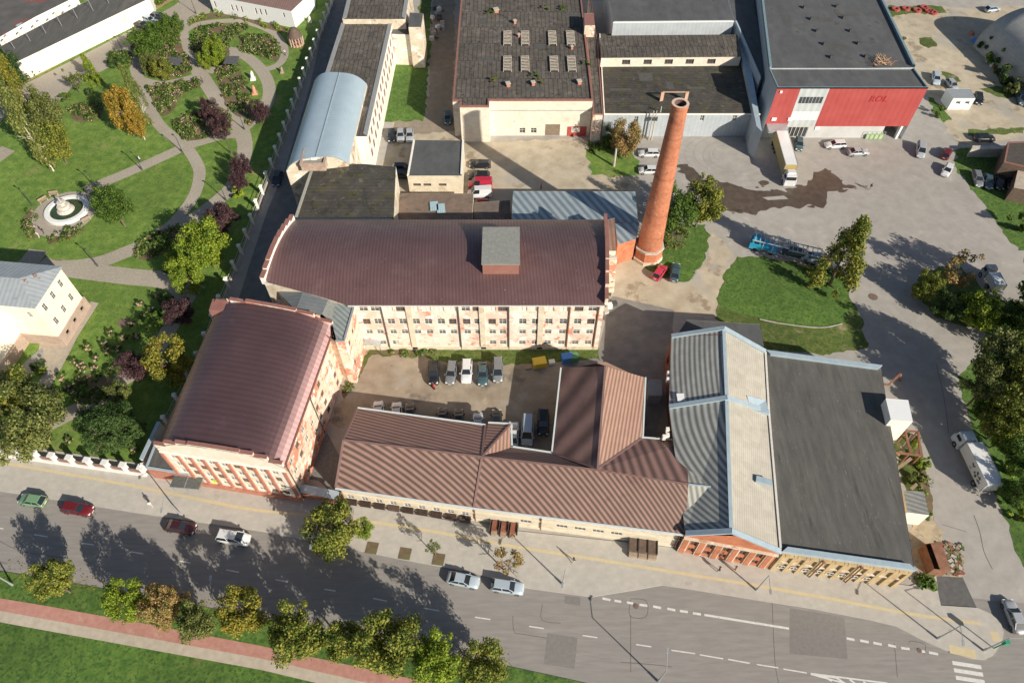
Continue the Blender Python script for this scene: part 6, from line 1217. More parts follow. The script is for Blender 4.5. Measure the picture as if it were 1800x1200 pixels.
# ------------------------------------------------------------------ vehicles
KIND = {  # L, W, H, belt, cabin: rear-bottom, rear-top, front-top, front-bottom (fractions of length), hood height
 'sedan': (4.6, 1.8, 1.45, .95, -.40, -.24, .06, .22, .93), 'hatch': (4.1, 1.75, 1.5, .95, -.49, -.36, .08, .25, .93), 'estate': (4.6, 1.8, 1.5, .96, -.49, -.40, .07, .23, .93),
 'suv': (4.6, 1.9, 1.72, 1.1, -.49, -.40, .08, .23, 1.08), 'van': (5.1, 2.0, 2.2, 1.25, -.495, -.47, .20, .34, 1.15), 'minivan': (4.7, 1.88, 1.8, 1.1, -.49, -.42, .14, .32, 1.02)}
VC = {}
def paintm(c, rough=.3): 
    k = 'car_paint_%.2f_%.2f_%.2f' % c
    return M(k, c, tuple(x * .93 for x in c), scale=3, rough=rough, coat=.6, metal=.1)
def vehicle_parts(kind, col):
    key = (kind, col)
    if key in VC: return VC[key]
    L, Wd, H, belt, rb, rt_, ft, fb, hood = KIND[kind]; pm = paintm(col); hw = Wd / 2; out = []
    st = [(-.5, belt * .72, .80), (-.485, belt * .95, .90), (-.40, belt, .97), (-.2, belt, 1), (.1, belt, 1), (fb, belt, .99), (.36, hood * .93, .97), (.45, hood * .80, .92), (.485, hood * .62, .84), (.5, hood * .45, .76)]
    mb = MB(); rings = []
    for x, zt, f in st:
        h_ = hw * f; rings.append([Vector((x * L, y, z)) for y, z in ((-h_ * .92, .2), (-h_, .42), (-h_ * .985, zt * .8), (-h_ * .9, zt - .02), (-h_ * .5, zt + .03), (h_ * .5, zt + .03), (h_ * .9, zt - .02), (h_ * .985, zt * .8), (h_, .42), (h_ * .92, .2))])
    for a, b in zip(rings[:-1], rings[1:]):
        n = len(a)
        for k in range(n): mb.add([a[k], b[k], b[(k + 1) % n], a[(k + 1) % n]][::-1], 0, None, False)
    mb.add(rings[0]); mb.add(rings[-1][::-1])
    o = mb.build('body', [pm], weld=True)
    for p in o.data.polygons: p.use_smooth = True
    out.append(('body', o))
    mb = MB(); B = lambda x, y, z: Vector((x * L, y, z)); bw, tw = hw * .88, hw * .72
    b4 = [B(rb, -bw, belt), B(fb, -bw * .97, belt), B(fb, bw * .97, belt), B(rb, bw, belt)]; t4 = [B(rt_, -tw, H - .05), B(ft, -tw * .97, H - .05), B(ft, tw * .97, H - .05), B(rt_, tw, H - .05)]
    for k in range(4): mb.add([b4[k], b4[(k + 1) % 4], t4[(k + 1) % 4], t4[k]], 0)
    out.append(('window', mb.build('window', [carglass])))
    mb = MB(); t5 = [p + Vector((0, 0, .0)) for p in t4]; m5 = [Vector((p.x * .98, p.y * .86, H)) for p in t4]
    mb.add(m5, 0); 
    for k in range(4): mb.add([t5[k], t5[(k + 1) % 4], m5[(k + 1) % 4], m5[k]], 0)
    for a, b in ((b4[0], t4[0]), (b4[3], t4[3]), (b4[1], t4[1]), (b4[2], t4[2])): mb.bar(a, b, .09, .06, 0)
    mp = [(p + q) / 2 for p, q in ((b4[0], b4[1]), (b4[3], b4[2]))]; mq = [(p + q) / 2 for p, q in ((t4[0], t4[1]), (t4[3], t4[2]))]
    for a, b in zip(mp, mq): mb.bar(a, b, .08, .06, 0)
    if kind == 'van':
        for sgn in (-1, 1): mb.add([B(rb + .02, sgn * (bw + .015), belt), B(.02, sgn * (bw + .015), belt), B(.0, sgn * (tw + .02), H - .04), B(rt_ + .02, sgn * (tw + .02), H - .04)], 0)
    out.append(('roof', mb.build('roof', [pm])))
    for nm, xs, mt, wd in (('headlight', .475, headl, .34), ('taillight', -.495, taill, .24)):
        for sg in (-1, 1): mb = MB(); mb.box((xs * L, sg * hw * .62, hood * .66 if xs > 0 else belt * .8), (.14, wd, .15)); out.append((nm, mb.build(nm, [mt])))
    mb = MB(); mb.box((-.505 * L, 0, .55), (.03, .5, .12)); mb.box((.503 * L, 0, .36), (.03, .5, .11)); out.append(('number_plate', mb.build('number_plate', [plate])))
    mb = MB(); 
    for sg in (-1, 1): mb.box(((fb - .05) * L, sg * (hw + .08), belt + .03), (.14, .2, .14))
    out.append(('mirror', mb.build('mirror', [pm])))
    for x in (-.31, .31):
        for sg in (-1, 1):
            mb = MB(); y0 = sg * (hw - .2); y1 = sg * (hw + .015); mb.tube((x * L, y0, .33), (x * L, y1, .33), .33, n=14, mi=0); out.append(('wheel', mb.build('wheel', [tyre]))); mb = MB(); mb.tube((x * L, y1, .33), (x * L, y1 + sg * .01, .33), .2, n=10, mi=0); out.append(('rim', mb.build('rim', [rimmat])))
    VC[key] = []
    for nm, o in out: VC[key].append((nm, o.data)); bpy.data.objects.remove(o)
    return VC[key]
def car(label, cx, cy, hx, hy, kind, col, cat='car', group=None, zg=None, name='parked_car', scale=1, zp=.8):
    p = W(cx, cy, zp); q = W(cx + hx, cy + hy, zp); d = (q - p); rz = math.atan2(d.y, d.x); z0 = zg or 0.012
    t = thing(name, label, cat, (p.x, p.y, z0), group, rz); t.scale = (scale,) * 3
    for nm, me in vehicle_parts(kind, col):
        o = bpy.data.objects.new(nm, me); COL.objects.link(o); o.parent = last if nm == 'rim' else t; last = o
    return t
WH = (.74, .75, .75); SI = (.42, .44, .46); SB = (.45, .53, .60); BK = (.018, .02, .023); DB = (.03, .045, .07); DR = (.16, .015, .02); RD = (.55, .03, .04); GY = (.20, .21, .22); GN = (.20, .36, .20); MG = (.06, .018, .022); PK = (.62, .05, .09); TEAL = (.06, .11, .13)
G1 = 'cars driving on the street'
car('small light green hatchback, leftmost on the street', 56, 878, -20, -3, 'hatch', GN, group=G1, name='moving_car'); car('dark red estate car behind the green hatchback on the street', 135, 893, 20, 3, 'estate', DR, group=G1, name='moving_car')
car('blackish maroon sedan in the tree shadow edge on the street', 316, 925, 20, 3, 'sedan', MG, group=G1, name='moving_car'); car('white seven seat car beside the dark maroon sedan on the street', 410, 944, 20, 3, 'minivan', WH, group=G1, name='moving_car')
car('pale blue silver sedan, first of two silver cars at the kerb', 814, 1018, 20, 4, 'sedan', SB, group=G1, name='moving_car'); car('silver saloon with dark sunroof behind the half bare tree', 892, 1030, 20, 3, 'estate', SB, group=G1, name='moving_car')
car('silver car turning into the side road at the right edge', 1784, 1082, -8, -20, 'sedan', SI, group=G1, name='moving_car')
G2 = 'cars parked in the courtyard sun'
car('black car with open tailgate shadow, leftmost of the courtyard row', 762, 654, 0, 20, 'suv', BK, group=G2); car('grey hatchback second in the courtyard row', 793, 653, -3, 20, 'estate', GY, group=G2); car('white car with black sunroof in the courtyard row', 820, 651, -1, 20, 'suv', WH, group=G2); car('dark grey green car right of the white one in the courtyard', 848, 655, 0, 20, 'sedan', TEAL, group=G2); car('slate grey car at the right end of the courtyard row', 875, 649, 0, 20, 'minivan', GY, group=G2)
G3 = 'cars hidden behind the brown roof'
for x_, y_, c_, lab in ((665, 722, WH, 'white car roof peeking over the left end of the brown roof'), (697, 724, WH, 'second white car peeking over the brown roof'), (720, 727, BK, 'black car right of the two white roofs behind the brown roof'), (777, 735, BK, 'black car in the middle behind the brown roof'), (806, 737, BK, 'black car with silver rim behind the brown roof'), (840, 744, SB, 'pale blue car before the small brown roof wing'), (873, 738, BK, 'dark car right behind the small brown roof wing')): car(lab, x_, y_, 0, -20, 'hatch', c_, group=G3)
car('white car half hidden by the gutter of the small roof wing', 902, 762, 1, -20, 'sedan', WH, group='cars in the shaded court'); car('pale blue van parked in the shaded court', 927, 757, -1, 20, 'van', SB, 'van', group='cars in the shaded court'); car('black estate car beside the pale blue van in the shaded court', 955, 741, 0, 20, 'suv', BK, group='cars in the shaded court')
G4 = 'cars behind the mills'
car('dark car left of two silver ones by the yard grass', 688, 237, 0, 20, 'hatch', BK, group=G4); car('left silver car parked below the yard grass', 704, 236, 0, 20, 'sedan', SI, group=G4); car('right silver car parked below the yard grass', 720, 236, 0, 20, 'sedan', SI, group=G4)
car('dark blue car in the gap beside the grey roofed office', 706, 293, 20, 0, 'hatch', DB, group=G4); car('second dark blue car in the gap beside the grey roofed office', 707, 306, 20, 0, 'hatch', DB, group=G4)
car('black estate on the dirt yard, farthest of the column by the office', 844, 288, -20, 0, 'estate', BK, group=G4); car('black car next to the red van on the dirt yard', 842, 309, -20, 0, 'suv', BK, group=G4); car('red van between black car and white van', 844, 321, -20, 0, 'van', (.50, .03, .06), 'van', group=G4, zp=1.1); car('white van at the near end of the dirt yard column', 843, 337, -20, 1, 'van', WH, 'van', group=G4, zp=1.1); car('dark red car in the shade below the white van', 842, 357, -20, 0, 'hatch', DR, group=G4)
car('dark teal car by the left wall of the white hall', 787, 206, 0, 20, 'hatch', TEAL, group=G4); car('white pickup by the grass plot, left of the chimney', 1141, 268, -20, 0, 'estate', WH, group=G4); car('white hatchback half hidden by the chimney', 1140, 298, -20, 0, 'hatch', WH, group=G4)
car('pinkish red hatchback parked at the chimney grass', 1160, 477, 10, -14, 'hatch', PK); car('dark green car beside the red hatchback on the chimney grass', 1187, 477, 3, -20, 'sedan', TEAL); car('dark blue car in the shaded lane by the park fence', 487, 312, -5, 20, 'sedan', DB)
G5 = 'cars on the open yard'
car('dark teal car beside the white truck at the red hall', 1405, 252, 0, 20, 'hatch', TEAL, group=G5); car('white estate before the red hall wall', 1469, 253, -20, 1, 'estate', WH, group=G5); car('silver sedan in front of the green cage at the red hall', 1509, 266, 20, -1, 'sedan', SI, group=G5); car('silver people carrier on the open yard', 1619, 263, 0, 20, 'minivan', SI, group=G5); car('dark red car stopped beside the white hatchback on the yard', 1665, 268, 8, -14, 'hatch', DR, group=G5); car('white hatchback with dark roof at the lot grass edge', 1666, 298, -8, 14, 'hatch', WH, group=G5)
car('black car right of the white site cabin', 1721, 172, 3, 20, 'hatch', BK); car('dark teal car at the right edge of the dirt lot', 1796, 172, 6, 20, 'suv', TEAL); car('silver car behind the white site cabin', 1646, 137, 3, 20, 'estate', SB); car('pale car with open bonnet right behind the site cabin', 1674, 148, 10, 12, 'hatch', SI); car('black pickup with white bonnet beside the concrete wall', 1732, 241, 20, 0, 'estate', BK); car('pale blue car under the end of the fabric hangar', 1745, 15, 20, -3, 'hatch', SB)
G6 = 'cars by the dark barns'
car('grey car, leftmost by the dark barns', 1719, 313, 5, 16, 'estate', GY, group=G6); car('dark teal car second from left by the dark barns', 1738, 317, 3, 18, 'sedan', TEAL, group=G6); car('black car third from left by the dark barns', 1757, 318, 3, 18, 'sedan', BK, group=G6); car('black car closest to the barn porch', 1777, 318, 3, 18, 'sedan', BK, group=G6)
G7 = 'cars at the rose garden'
car('black car nearest the hedge road end by the rose garden', 249, 43, 20, 6, 'sedan', BK, group=G7); car('silver car between two dark ones at the rose garden', 262, 34, 16, 6, 'hatch', SB, group=G7); car('dark blue estate, farthest of three cars at the rose garden', 280, 28, 20, 3, 'estate', DB, group=G7)
def truck(label, px_r, px_f, Lb, hb, boxcol, sidecol, cabcol, name='truck', marks=False, Wb=2.5, cabL=2.2):
    r_, f_ = W(*px_r, 0), W(*px_f, 0); d = (f_ - r_).normalized(); rz = math.atan2(d.y, d.x); L_ = Lb + cabL + .4; t = thing(name, label, 'truck', (r_.x, r_.y, .012), None, rz); m4 = Matrix.Rotation(rz, 4, 'Z')
    def put(mb, nm, mats): o = mb.build(nm, mats); o.parent = t; return o
    mb = MB(); mb.box((Lb / 2, 0, 1.15 + (hb - 1.15) / 2), (Lb, Wb, hb - 1.15), 0, 1, top=0); put(mb, 'box', [paintm(boxcol), paintm(sidecol)])
    mb = MB()
    for x in (0, Lb): 
        for y in (-Wb / 2, Wb / 2): mb.box((x, y, 1.15 + (hb - 1.15) / 2), (.1, .1, hb - 1.15))
    for y in (-Wb / 2, Wb / 2): mb.box((Lb / 2, y, hb + .01), (Lb, .1, .08))
    mb.box((0, 0, hb * .62), (.06, .06, hb * .7)); put(mb, 'edge_rail', [galv])
    mb = MB(); x0 = Lb + .4; mb.box((x0 + cabL / 2, 0, 1.1), (cabL, Wb * .94, 1.4), 0, 0); mb.box((x0 + cabL * .45, 0, 2.3), (cabL * .9, Wb * .9, 1.1), 0, 0, taper=.9); mb.box((x0 + cabL * .35, 0, 3.0), (cabL * .55, Wb * .75, .35), 0, 0, taper=.8); put(mb, 'cab', [paintm(cabcol)])
    mb = MB(); mb.box((x0 + cabL * .92, 0, 2.15), (.12, Wb * .78, .8)); 
    for y in (-1, 1): mb.box((x0 + cabL * .5, y * Wb * .455, 2.15), (cabL * .5, .06, .6))
    put(mb, 'windscreen', [carglass])
    for y in (-.85, .85): mb = MB(); mb.box((x0 + cabL + .01, y, .8), (.06, .35, .25)); put(mb, 'headlight', [headl])
    mb = MB(); mb.box((Lb / 2 + .3, 0, .95), (Lb + .6, .9, .3)); put(mb, 'chassis', [darkmetal])
    for x in ([.9, 2.2, 3.5] if Lb > 9 else [1.6]) + [x0 + .9]:
        for y in (-1, 1): mb = MB(); mb.tube((x, y * (Wb / 2 - .35), .5), (x, y * (Wb / 2 - .03), .5), .5, n=14); mb.tube((x, y * (Wb / 2 - .03), .5), (x, y * (Wb / 2 - .02), .5), .26, n=10, mi=1); put(mb, 'wheel', [tyre, rimmat])
    if marks:
        mb = MB(); rr = random.Random(5)
        for k in range(3):
            for j in range(7): mb.box((1.0 + k * 1.1 + rr.uniform(0, .7), Wb / 2 + .012, 1.6 + rr.uniform(0, 1.1)), (rr.uniform(.15, .5), .012, rr.uniform(.15, .4)))
            for j in range(0): pass
        put(mb, 'graphic', [darkmetal]); mb = MB()
        for k in range(3):
            for j in range(7): mb.box((1.0 + k * 1.1 + rr.uniform(0, .7), -Wb / 2 - .012, 1.6 + rr.uniform(0, 1.1)), (rr.uniform(.15, .5), .012, rr.uniform(.15, .4)))
        put(mb, 'graphic', [darkmetal])
    return t
truck('long articulated truck with white roof and yellow side at the red hall', (1364, 251), (1386, 330), 12.2, 3.9, (.86, .85, .83), (.50, .40, .16), WH)
truck('white box truck with black lettering on the side, driving on the side road', (1729, 868), (1692, 792), 7.0, 3.4, (.85, .85, .84), (.72, .74, .76), (.60, .70, .76), marks=True)
truck('small white delivery truck half hidden by the island trees', (1747, 518), (1735, 496), 3.2, 2.6, WH, WH, SI, Wb=2.0, cabL=1.6)
# blue car transporter
p, q = W(1440, 462), W(1316, 432); d = (q - p).normalized(); rz = math.atan2(d.y, d.x); t = thing('car_transporter', 'bright blue car transporter truck with open frames beside the yard lawn', 'truck', (p.x, p.y, .012), None, rz); Lt = (q - p).length
def putt(mb, nm, mats): o = mb.build(nm, mats); o.parent = t; return o
BL = (.03, .38, .62)
mb = MB(); mb.box((Lt - 1.1, 0, 1.15), (2.2, 2.3, 1.3)); mb.box((Lt - 1.2, 0, 2.1), (1.8, 2.1, .8), 0, 0, taper=.88); mb.box((Lt - 2.9, 0, 1.2), (1.2, 2.2, .8)); mb.box((Lt - 4.3, 0, .95), (1.8, 2.2, .3)); putt(mb, 'cab', [paintm(BL)])
mb = MB(); mb.box((Lt - .42, 0, 2.1), (.1, 1.8, .55)); 
for y in (-1, 1): mb.box((Lt - 1.2, y * 1.02, 2.1), (.9, .05, .45))
putt(mb, 'windscreen', [carglass])
mb = MB()
for x0, x1, z_ in ((Lt - 7, Lt - .2, 2.75), (.2, Lt - 7.4, 2.4), (.2, Lt - 3.6, .75)):
    for y in (-1.15, 1.15): mb.bar((x0, y, z_), (x1, y, z_), .16, .16)
    k = x0
    while k < x1: mb.bar((k, -1.15, z_), (k, 1.15, z_), .12, .1); k += .9
for x in (.3, 3, 5.5, Lt - 7.2, Lt - 4.2, Lt - 2.4): 
    for y in (-1.15, 1.15): mb.bar((x, y, .7), (x, y, 2.6), .12, .12)
putt(mb, 'frame', [M('pale_frame', (.45, .55, .58), (.35, .42, .45), scale=1)])
for x in (1.2, 2.3, Lt - 4.2, Lt - 1.2):
    for y in (-1, 1): mb = MB(); mb.tube((x, y * .85, .45), (x, y * 1.15, .45), .45, n=12); putt(mb, 'wheel', [tyre])
c_ = car('silver blue estate loaded at the rear of the blue car transporter', 1428, 457, -20, -3, 'estate', (.25, .33, .40), zg=.95, name='loaded_car'); c_ = car('dark car loaded in the middle of the blue car transporter', 1392, 448, -20, -4, 'estate', DB, zg=.95, name='loaded_car')
# motor scooter
p = W(762, 679); t = thing('motor_scooter', 'red and white scooter parked before the leftmost courtyard car', 'scooter', (p.x, p.y, .012), None, -1.2); mb = MB()
for x in (-.6, .6): mb.tube((x, -.06, .28), (x, .06, .28), .28, n=12)
putm = lambda mb, nm, mats: setattr(mb.build(nm, mats), 'parent', t); putm(mb, 'wheel', [tyre]); mb = MB(); mb.box((-.35, 0, .6), (.8, .34, .4), 0, 0, taper=.8); mb.box((.1, 0, .35), (.5, .3, .12)); mb.bar((.55, 0, .3), (.4, 0, 1.0), .25, .1); putm(mb, 'body', [paintm(RD)]); mb = MB(); mb.box((-.35, 0, .85), (.7, .28, .1)); mb.bar((.42, -.35, 1.02), (.42, .35, 1.02), .05, .05); putm(mb, 'seat', [darkmetal])

# ------------------------------------------------------------------ people
skin = M('skin', (.55, .36, .27)); 
def person(label, px, py, rz, top, legs, hairc=(.06, .04, .03), hold=None, zg=.0):
    p = W(px, py); t = thing('person', label, 'person', (p.x, p.y, zg + .012), 'people', rz)
    J = [((0, 0, .95), .15), ((0, 0, 1.2), .15), ((0, 0, 1.42), .16), ((0, .0, 1.52), .06), ((.02, 0, 1.6), .085), ((.02, 0, 1.7), .08),
         ((0, .1, .9), .1), ((.17, .1, .5), .065), ((.12, .1, .08), .045), ((.26, .1, .04), .035), ((0, -.1, .9), .1), ((-.05, -.1, .5), .065), ((-.25, -.1, .1), .045), ((-.12, -.1, .04), .035),
         ((0, .2, 1.42), .06), ((-.08, .25, 1.15), .045), ((.06, .25, .92), .035), ((0, -.2, 1.42), .06), ((.1, -.25, 1.15), .045), ((.25, -.24, .98), .035)]
    E_ = [(0, 1), (1, 2), (2, 3), (3, 4), (4, 5), (0, 6), (6, 7), (7, 8), (8, 9), (0, 10), (10, 11), (11, 12), (12, 13), (2, 14), (14, 15), (15, 16), (2, 17), (17, 18), (18, 19)]
    me = bpy.data.meshes.new('body'); me.from_pydata([j[0] for j in J], E_, []); o = bpy.data.objects.new('body', me); COL.objects.link(o)
    md = o.modifiers.new('skin', 'SKIN'); sk = me.skin_vertices[0].data
    for i, j in enumerate(J): sk[i].radius = (j[1], j[1]); sk[i].use_root = i == 0
    o.modifiers.new('sub', 'SUBSURF').levels = 1; o.modifiers['sub'].render_levels = 1
    m = bpy.data.materials.new('clothes'); m.use_nodes = True; N = m.node_tree.nodes; Lk = m.node_tree.links; tc = N.new('ShaderNodeTexCoord'); sp = N.new('ShaderNodeSeparateXYZ'); Lk.new(tc.outputs['Object'], sp.inputs[0]); cr = N.new('ShaderNodeValToRGB'); mr = N.new('ShaderNodeMath'); mr.operation = 'DIVIDE'; mr.inputs[1].default_value = 1.8; Lk.new(sp.outputs[2], mr.inputs[0]); Lk.new(mr.outputs[0], cr.inputs[0]); cr.color_ramp.interpolation = 'CONSTANT'
    cr.color_ramp.elements[0].color = (.04, .035, .03, 1); cr.color_ramp.elements[1].position = .05; cr.color_ramp.elements[1].color = hexc(legs)
    for pos, c_ in ((.52, top), (.835, (.55, .36, .27))): e_ = cr.color_ramp.elements.new(pos); e_.color = hexc(c_)
    Lk.new(cr.outputs[0], N['Principled BSDF'].inputs['Base Color']); me.materials.append(m); o.parent = t
    mb = MB()
    for k in range(8):
        for j in range(3):
            a0, a1 = k * math.pi / 4, (k + 1) * math.pi / 4; b0, b1 = j * .5, (j + 1) * .5; f_ = lambda a, b: (.0 + .105 * math.cos(a) * math.cos(b), .105 * math.sin(a) * math.cos(b), 1.68 + .12 * math.sin(b)); mb.add([f_(a0, b0), f_(a1, b0), f_(a1, b1), f_(a0, b1)], 0, None, True)
    o = mb.build('hair', [M('hair_%.2f' % hairc[0], hairc)]); o.parent = t
    return t
person('person in dark top and light trousers walking on the pavement before the office', 1008, 988, .4, (.05, .05, .06), (.6, .56, .5), zg=.13); person('person in white walking on the left pavement between two dark cars', 269, 891, 1.9, (.7, .7, .68), (.5, .48, .45), zg=.13)
person('person in white top on the path crossing the left lawn', 248, 285, .5, (.75, .74, .7), (.1, .1, .14)); person('person in dark clothes at the path junction in the rose garden', 357, 146, .8, (.2, .12, .12), (.05, .05, .07)); person('person with dark jacket near the white rose bed', 256, 134, 2, (.08, .08, .1), (.1, .1, .15)); person('person in white and black on the outer curved garden path', 502, 98, 1.2, (.6, .6, .6), (.03, .03, .04)); person('person in dark clothes on the path by the cream house', 78, 411, 1.3, (.06, .05, .05), (.08, .07, .08)); person('person in pale pink beside the dark dressed one by the house path', 70, 418, 1.3, (.7, .5, .48), (.65, .6, .58))
person('person in dark coat walking a dog on the open yard', 1528, 334, .3, (.07, .07, .08), (.3, .28, .26)); person('cyclist standing in dark clothes by the orange brick gable', 1262, 1004, 2.8, (.04, .04, .05), (.05, .05, .06), zg=.13); person('person in light coat following the cyclist at the orange brick gable', 1290, 1003, 2.8, (.5, .36, .25), (.5, .3, .18), zg=.13); person('person by the yard entrance left of the blue shed', 951, 334, 2.8, (.4, .05, .06), (.1, .05, .05))
p = W(1519, 330); t = thing('dog', 'small dog on the open yard beside the person in a dark coat', 'dog', (p.x, p.y, .012), None, 2.6)
J = [((-.3, 0, .48), .10), ((0, 0, .46), .11), ((.3, 0, .5), .13), ((.42, 0, .66), .07), ((.52, 0, .74), .08), ((.68, 0, .70), .04), ((-.45, 0, .55), .03), ((-.6, 0, .68), .02)] + [q for sg in (-1, 1) for q in (((.3, sg * .09, .3), .045), ((.27, sg * .09, .16), .03), ((.31, sg * .09, .02), .03), ((-.3, sg * .09, .34), .06), ((-.2, sg * .09, .24), .035), ((-.36, sg * .09, .15), .025), ((-.32, sg * .09, .02), .03))]
E_ = [(0, 1), (1, 2), (2, 3), (3, 4), (4, 5), (0, 6), (6, 7), (2, 8), (8, 9), (9, 10), (0, 11), (11, 12), (12, 13), (13, 14), (2, 15), (15, 16), (16, 17), (0, 18), (18, 19), (19, 20), (20, 21)]
me = bpy.data.meshes.new('body'); me.from_pydata([j[0] for j in J], E_, []); o = bpy.data.objects.new('body', me); COL.objects.link(o); o.modifiers.new('skin', 'SKIN'); sk = me.skin_vertices[0].data
for i, j in enumerate(J): sk[i].radius = (j[1], j[1]); sk[i].use_root = i == 0
o.modifiers.new('sub', 'SUBSURF').levels = 1; me.materials.append(M('dog_fur', (.4, .32, .24), (.2, .15, .1), scale=3)); o.parent = t
# ------------------------------------------------------------------ lamps, signs, small things
def street_lamp(label, bx, by, tx, ty, h=6.2, arm=2.0, zg=.13, group='street lamps', mat=galv, adir=None):
    p = W(bx, by); q = W(tx, ty); d = (q - p); d = d.normalized() if d.length > .01 else Vector((0, -1, 0)); t = thing('street_lamp', label, 'street lamp', (p.x, p.y, zg), group); mb = MB()
    mb.tube((p.x, p.y, zg), (p.x, p.y, h), .11, .06, 8); mb.tube((p.x, p.y, zg), (p.x, p.y, zg + .8), .17, .15, 8)
    if arm: mb.tube((p.x, p.y, h), (p.x + d.x * arm, p.y + d.y * arm, h + .35), .05, .04, 6)
    mb.build('pole', [mat], t); mb = MB(); mb.box((p.x + d.x * (arm + .25), p.y + d.y * (arm + .25), h + .38), (.7, .28, .12), math.atan2(d.y, d.x)); mb.build('lamp_head', [mat], t)
for bx, by, tx, ty, lab in ((989, 1027, 975, 1100, 'grey street lamp at the kerb bulge before the office'), (1329, 1037, 1331, 1100, 'grey street lamp before the yellow brick wall'), (317, 904, 310, 980, 'street lamp on the left pavement between the dark sedan and bus shelter'), (567, 963, 560, 1040, 'street lamp under the big pavement tree'), (1647, 1122, 1650, 1180, 'street lamp at the crossing corner'), (1728, 1143, 1790, 1145, 'street lamp next to the green signal at the crossing tip'), (1157, 1197, 1160, 1100, 'street lamp on the far verge below the road cracks'), (397, 1072, 400, 1000, 'street lamp on the verge beside the brightest yellow linden'), (23, 1028, 30, 980, 'street lamp at the left end of the verge')):
    street_lamp(lab, bx, by, tx, ty)
for bx, by, lab in ((172, 468), (171, 332), (250, 299), (321, 268), (406, 270), (58, 362), (398, 353), (430, 228), (357, 145), (268, 268)) and [(172, 468, 'park lamp at the lower path fork'), (171, 332, 'park lamp beside the fountain plaza exit'), (250, 299, 'park lamp midway on the straight lawn path'), (321, 268, 'park lamp at the crossing of lawn path and rose path'), (406, 270, 'park lamp left of the upper plums'), (58, 362, 'park lamp left of the fountain'), (398, 353, 'park lamp between the plum pairs on the fence path'), (430, 228, 'park lamp at the lower tip of the rose garden'), (345, 25, 'park lamp on the gravel road by the villa'), (218, 95, 'park lamp at the rose path entrance')]:
    street_lamp(lab, bx, by, bx - 10, by - 5, h=4.0, arm=.5, zg=.03, group='park lamps', mat=darkmetal)
t = thing('traffic_signal', 'green traffic signal post at the crossing tip', 'signal', W(1746, 1139)); p = W(1746, 1139); mb = MB(); mb.tube((p.x, p.y, .1), (p.x, p.y, 3), .08, n=6); mb.build('post', [M('green_paint', (.03, .28, .16))], t); mb = MB(); mb.box((p.x, p.y, 3.0), (.6, .5, .9)); mb.build('signal_head', [M('green_paint', (.03, .28, .16))], t)
# bus shelter
p, q = W(306, 858), W(352, 862); d = (q - p).normalized(); rz = math.atan2(d.y, d.x); c = W(328, 848, 2.4); t = thing('bus_shelter', 'dark roofed bus shelter on the pavement left of the striped mill front', 'bus shelter', (c.x, c.y, .13)); mb = MB(); mb.box((c.x, c.y, 2.5), (4.4, 1.9, .14), rz); mb.build('roof', [M('smoked_roof', (.10, .11, .10), (.14, .15, .14), scale=2, rough=.4)], t); mb = MB()
e_ = Vector((math.cos(rz), math.sin(rz), 0)); n_ = Vector((-e_.y, e_.x, 0))
for sx_ in (-2.1, 0, 2.1):
    for sy_ in (-.8, .8): w_ = c + e_ * sx_ + n_ * sy_; mb.bar((w_.x, w_.y, .13), (w_.x, w_.y, 2.45), .08, .08)
for sy_ in (-.95, .95): w0_ = c - e_ * 2.2 + n_ * sy_; w1_ = c + e_ * 2.2 + n_ * sy_; mb.bar((w0_.x, w0_.y, 2.6), (w1_.x, w1_.y, 2.6), .06, .06)
mb.bar((*(c - n_ * .95).to_2d(), 2.6), (*(c + n_ * .95).to_2d(), 2.6), .06, .06); mb.build('frame', [galv], t); mb = MB(); w_ = c + n_ * .75; mb.box((w_.x, w_.y, 1.3), (4.0, .04, 1.9), rz); mb.build('pane', [M('shelter_glass', (.25, .28, .26), rough=.2)], t); mb = MB(); w_ = c + n_ * .4; mb.box((w_.x, w_.y, .55), (3, .4, .08), rz); mb.build('bench', [wood], t)
p = W(389, 858); t = thing('stop_sign_post', 'bright yellow green bus stop sign on a post before the striped mill', 'sign', (p.x, p.y, .13)); mb = MB(); mb.tube((p.x, p.y, .13), (p.x, p.y, 2.8), .05, n=6); mb.build('post', [darkmetal], t); mb = MB(); mb.box((p.x, p.y - .06, 2.4), (.9, .06, 1.1)); mb.build('board', [M('signal_yellow', (.72, .85, .06), rough=.4)], t)
mb = MB(); mb.box((p.x, p.y - .1, 2.45), (.42, .02, .5)); mb.box((p.x, p.y - .12, 2.45), (.3, .02, .2), 0, 1); mb.build('symbol', [greenplastic, whitepaint], t)
for x_, y_, nm, lab, m_, s_ in ((948, 641, 'bin', 'yellow container at the shaded end of the courtyard grass', yellowplastic, (2.2, 1.5, 1.2)), (996, 633, 'bin', 'bright blue container by the courtyard grass corner', blueplastic, (1.8, 1.3, 1.3)), (1008, 632, 'bin', 'green container with open lid beside the blue one', greenplastic, (1.5, 1.2, 1.2)), (970, 638, 'rubbish_bag', 'pale rubbish bag between the yellow and blue containers', whitewall, (1.0, .8, .5)), (928, 646, 'crate', 'pale board lying left of the yellow container', wood, (1.2, .7, .2)), (1071, 540, 'drum', 'white drum among junk at the mill corner', whitewall, (.9, .9, .8)), (1078, 536, 'junk_box', 'dark junk pile piece beside the white drum', darkmetal, (1.2, .9, .7)), (1065, 548, 'junk_box', 'grey junk piece in front of the white drum', concrete, (.8, 1.2, .5))):
    p = W(x_, y_); mb = MB(); mb.box((p.x, p.y, s_[2] / 2), s_, .2, 0, taper=.92); mb.box((p.x, p.y, s_[2] + .04), (s_[0] * 1.03, s_[1] * 1.03, .08), .2, 0); tag(mb.build(nm, [m_], loc=(p.x, p.y, 0)), lab, nm.replace('_', ' '))
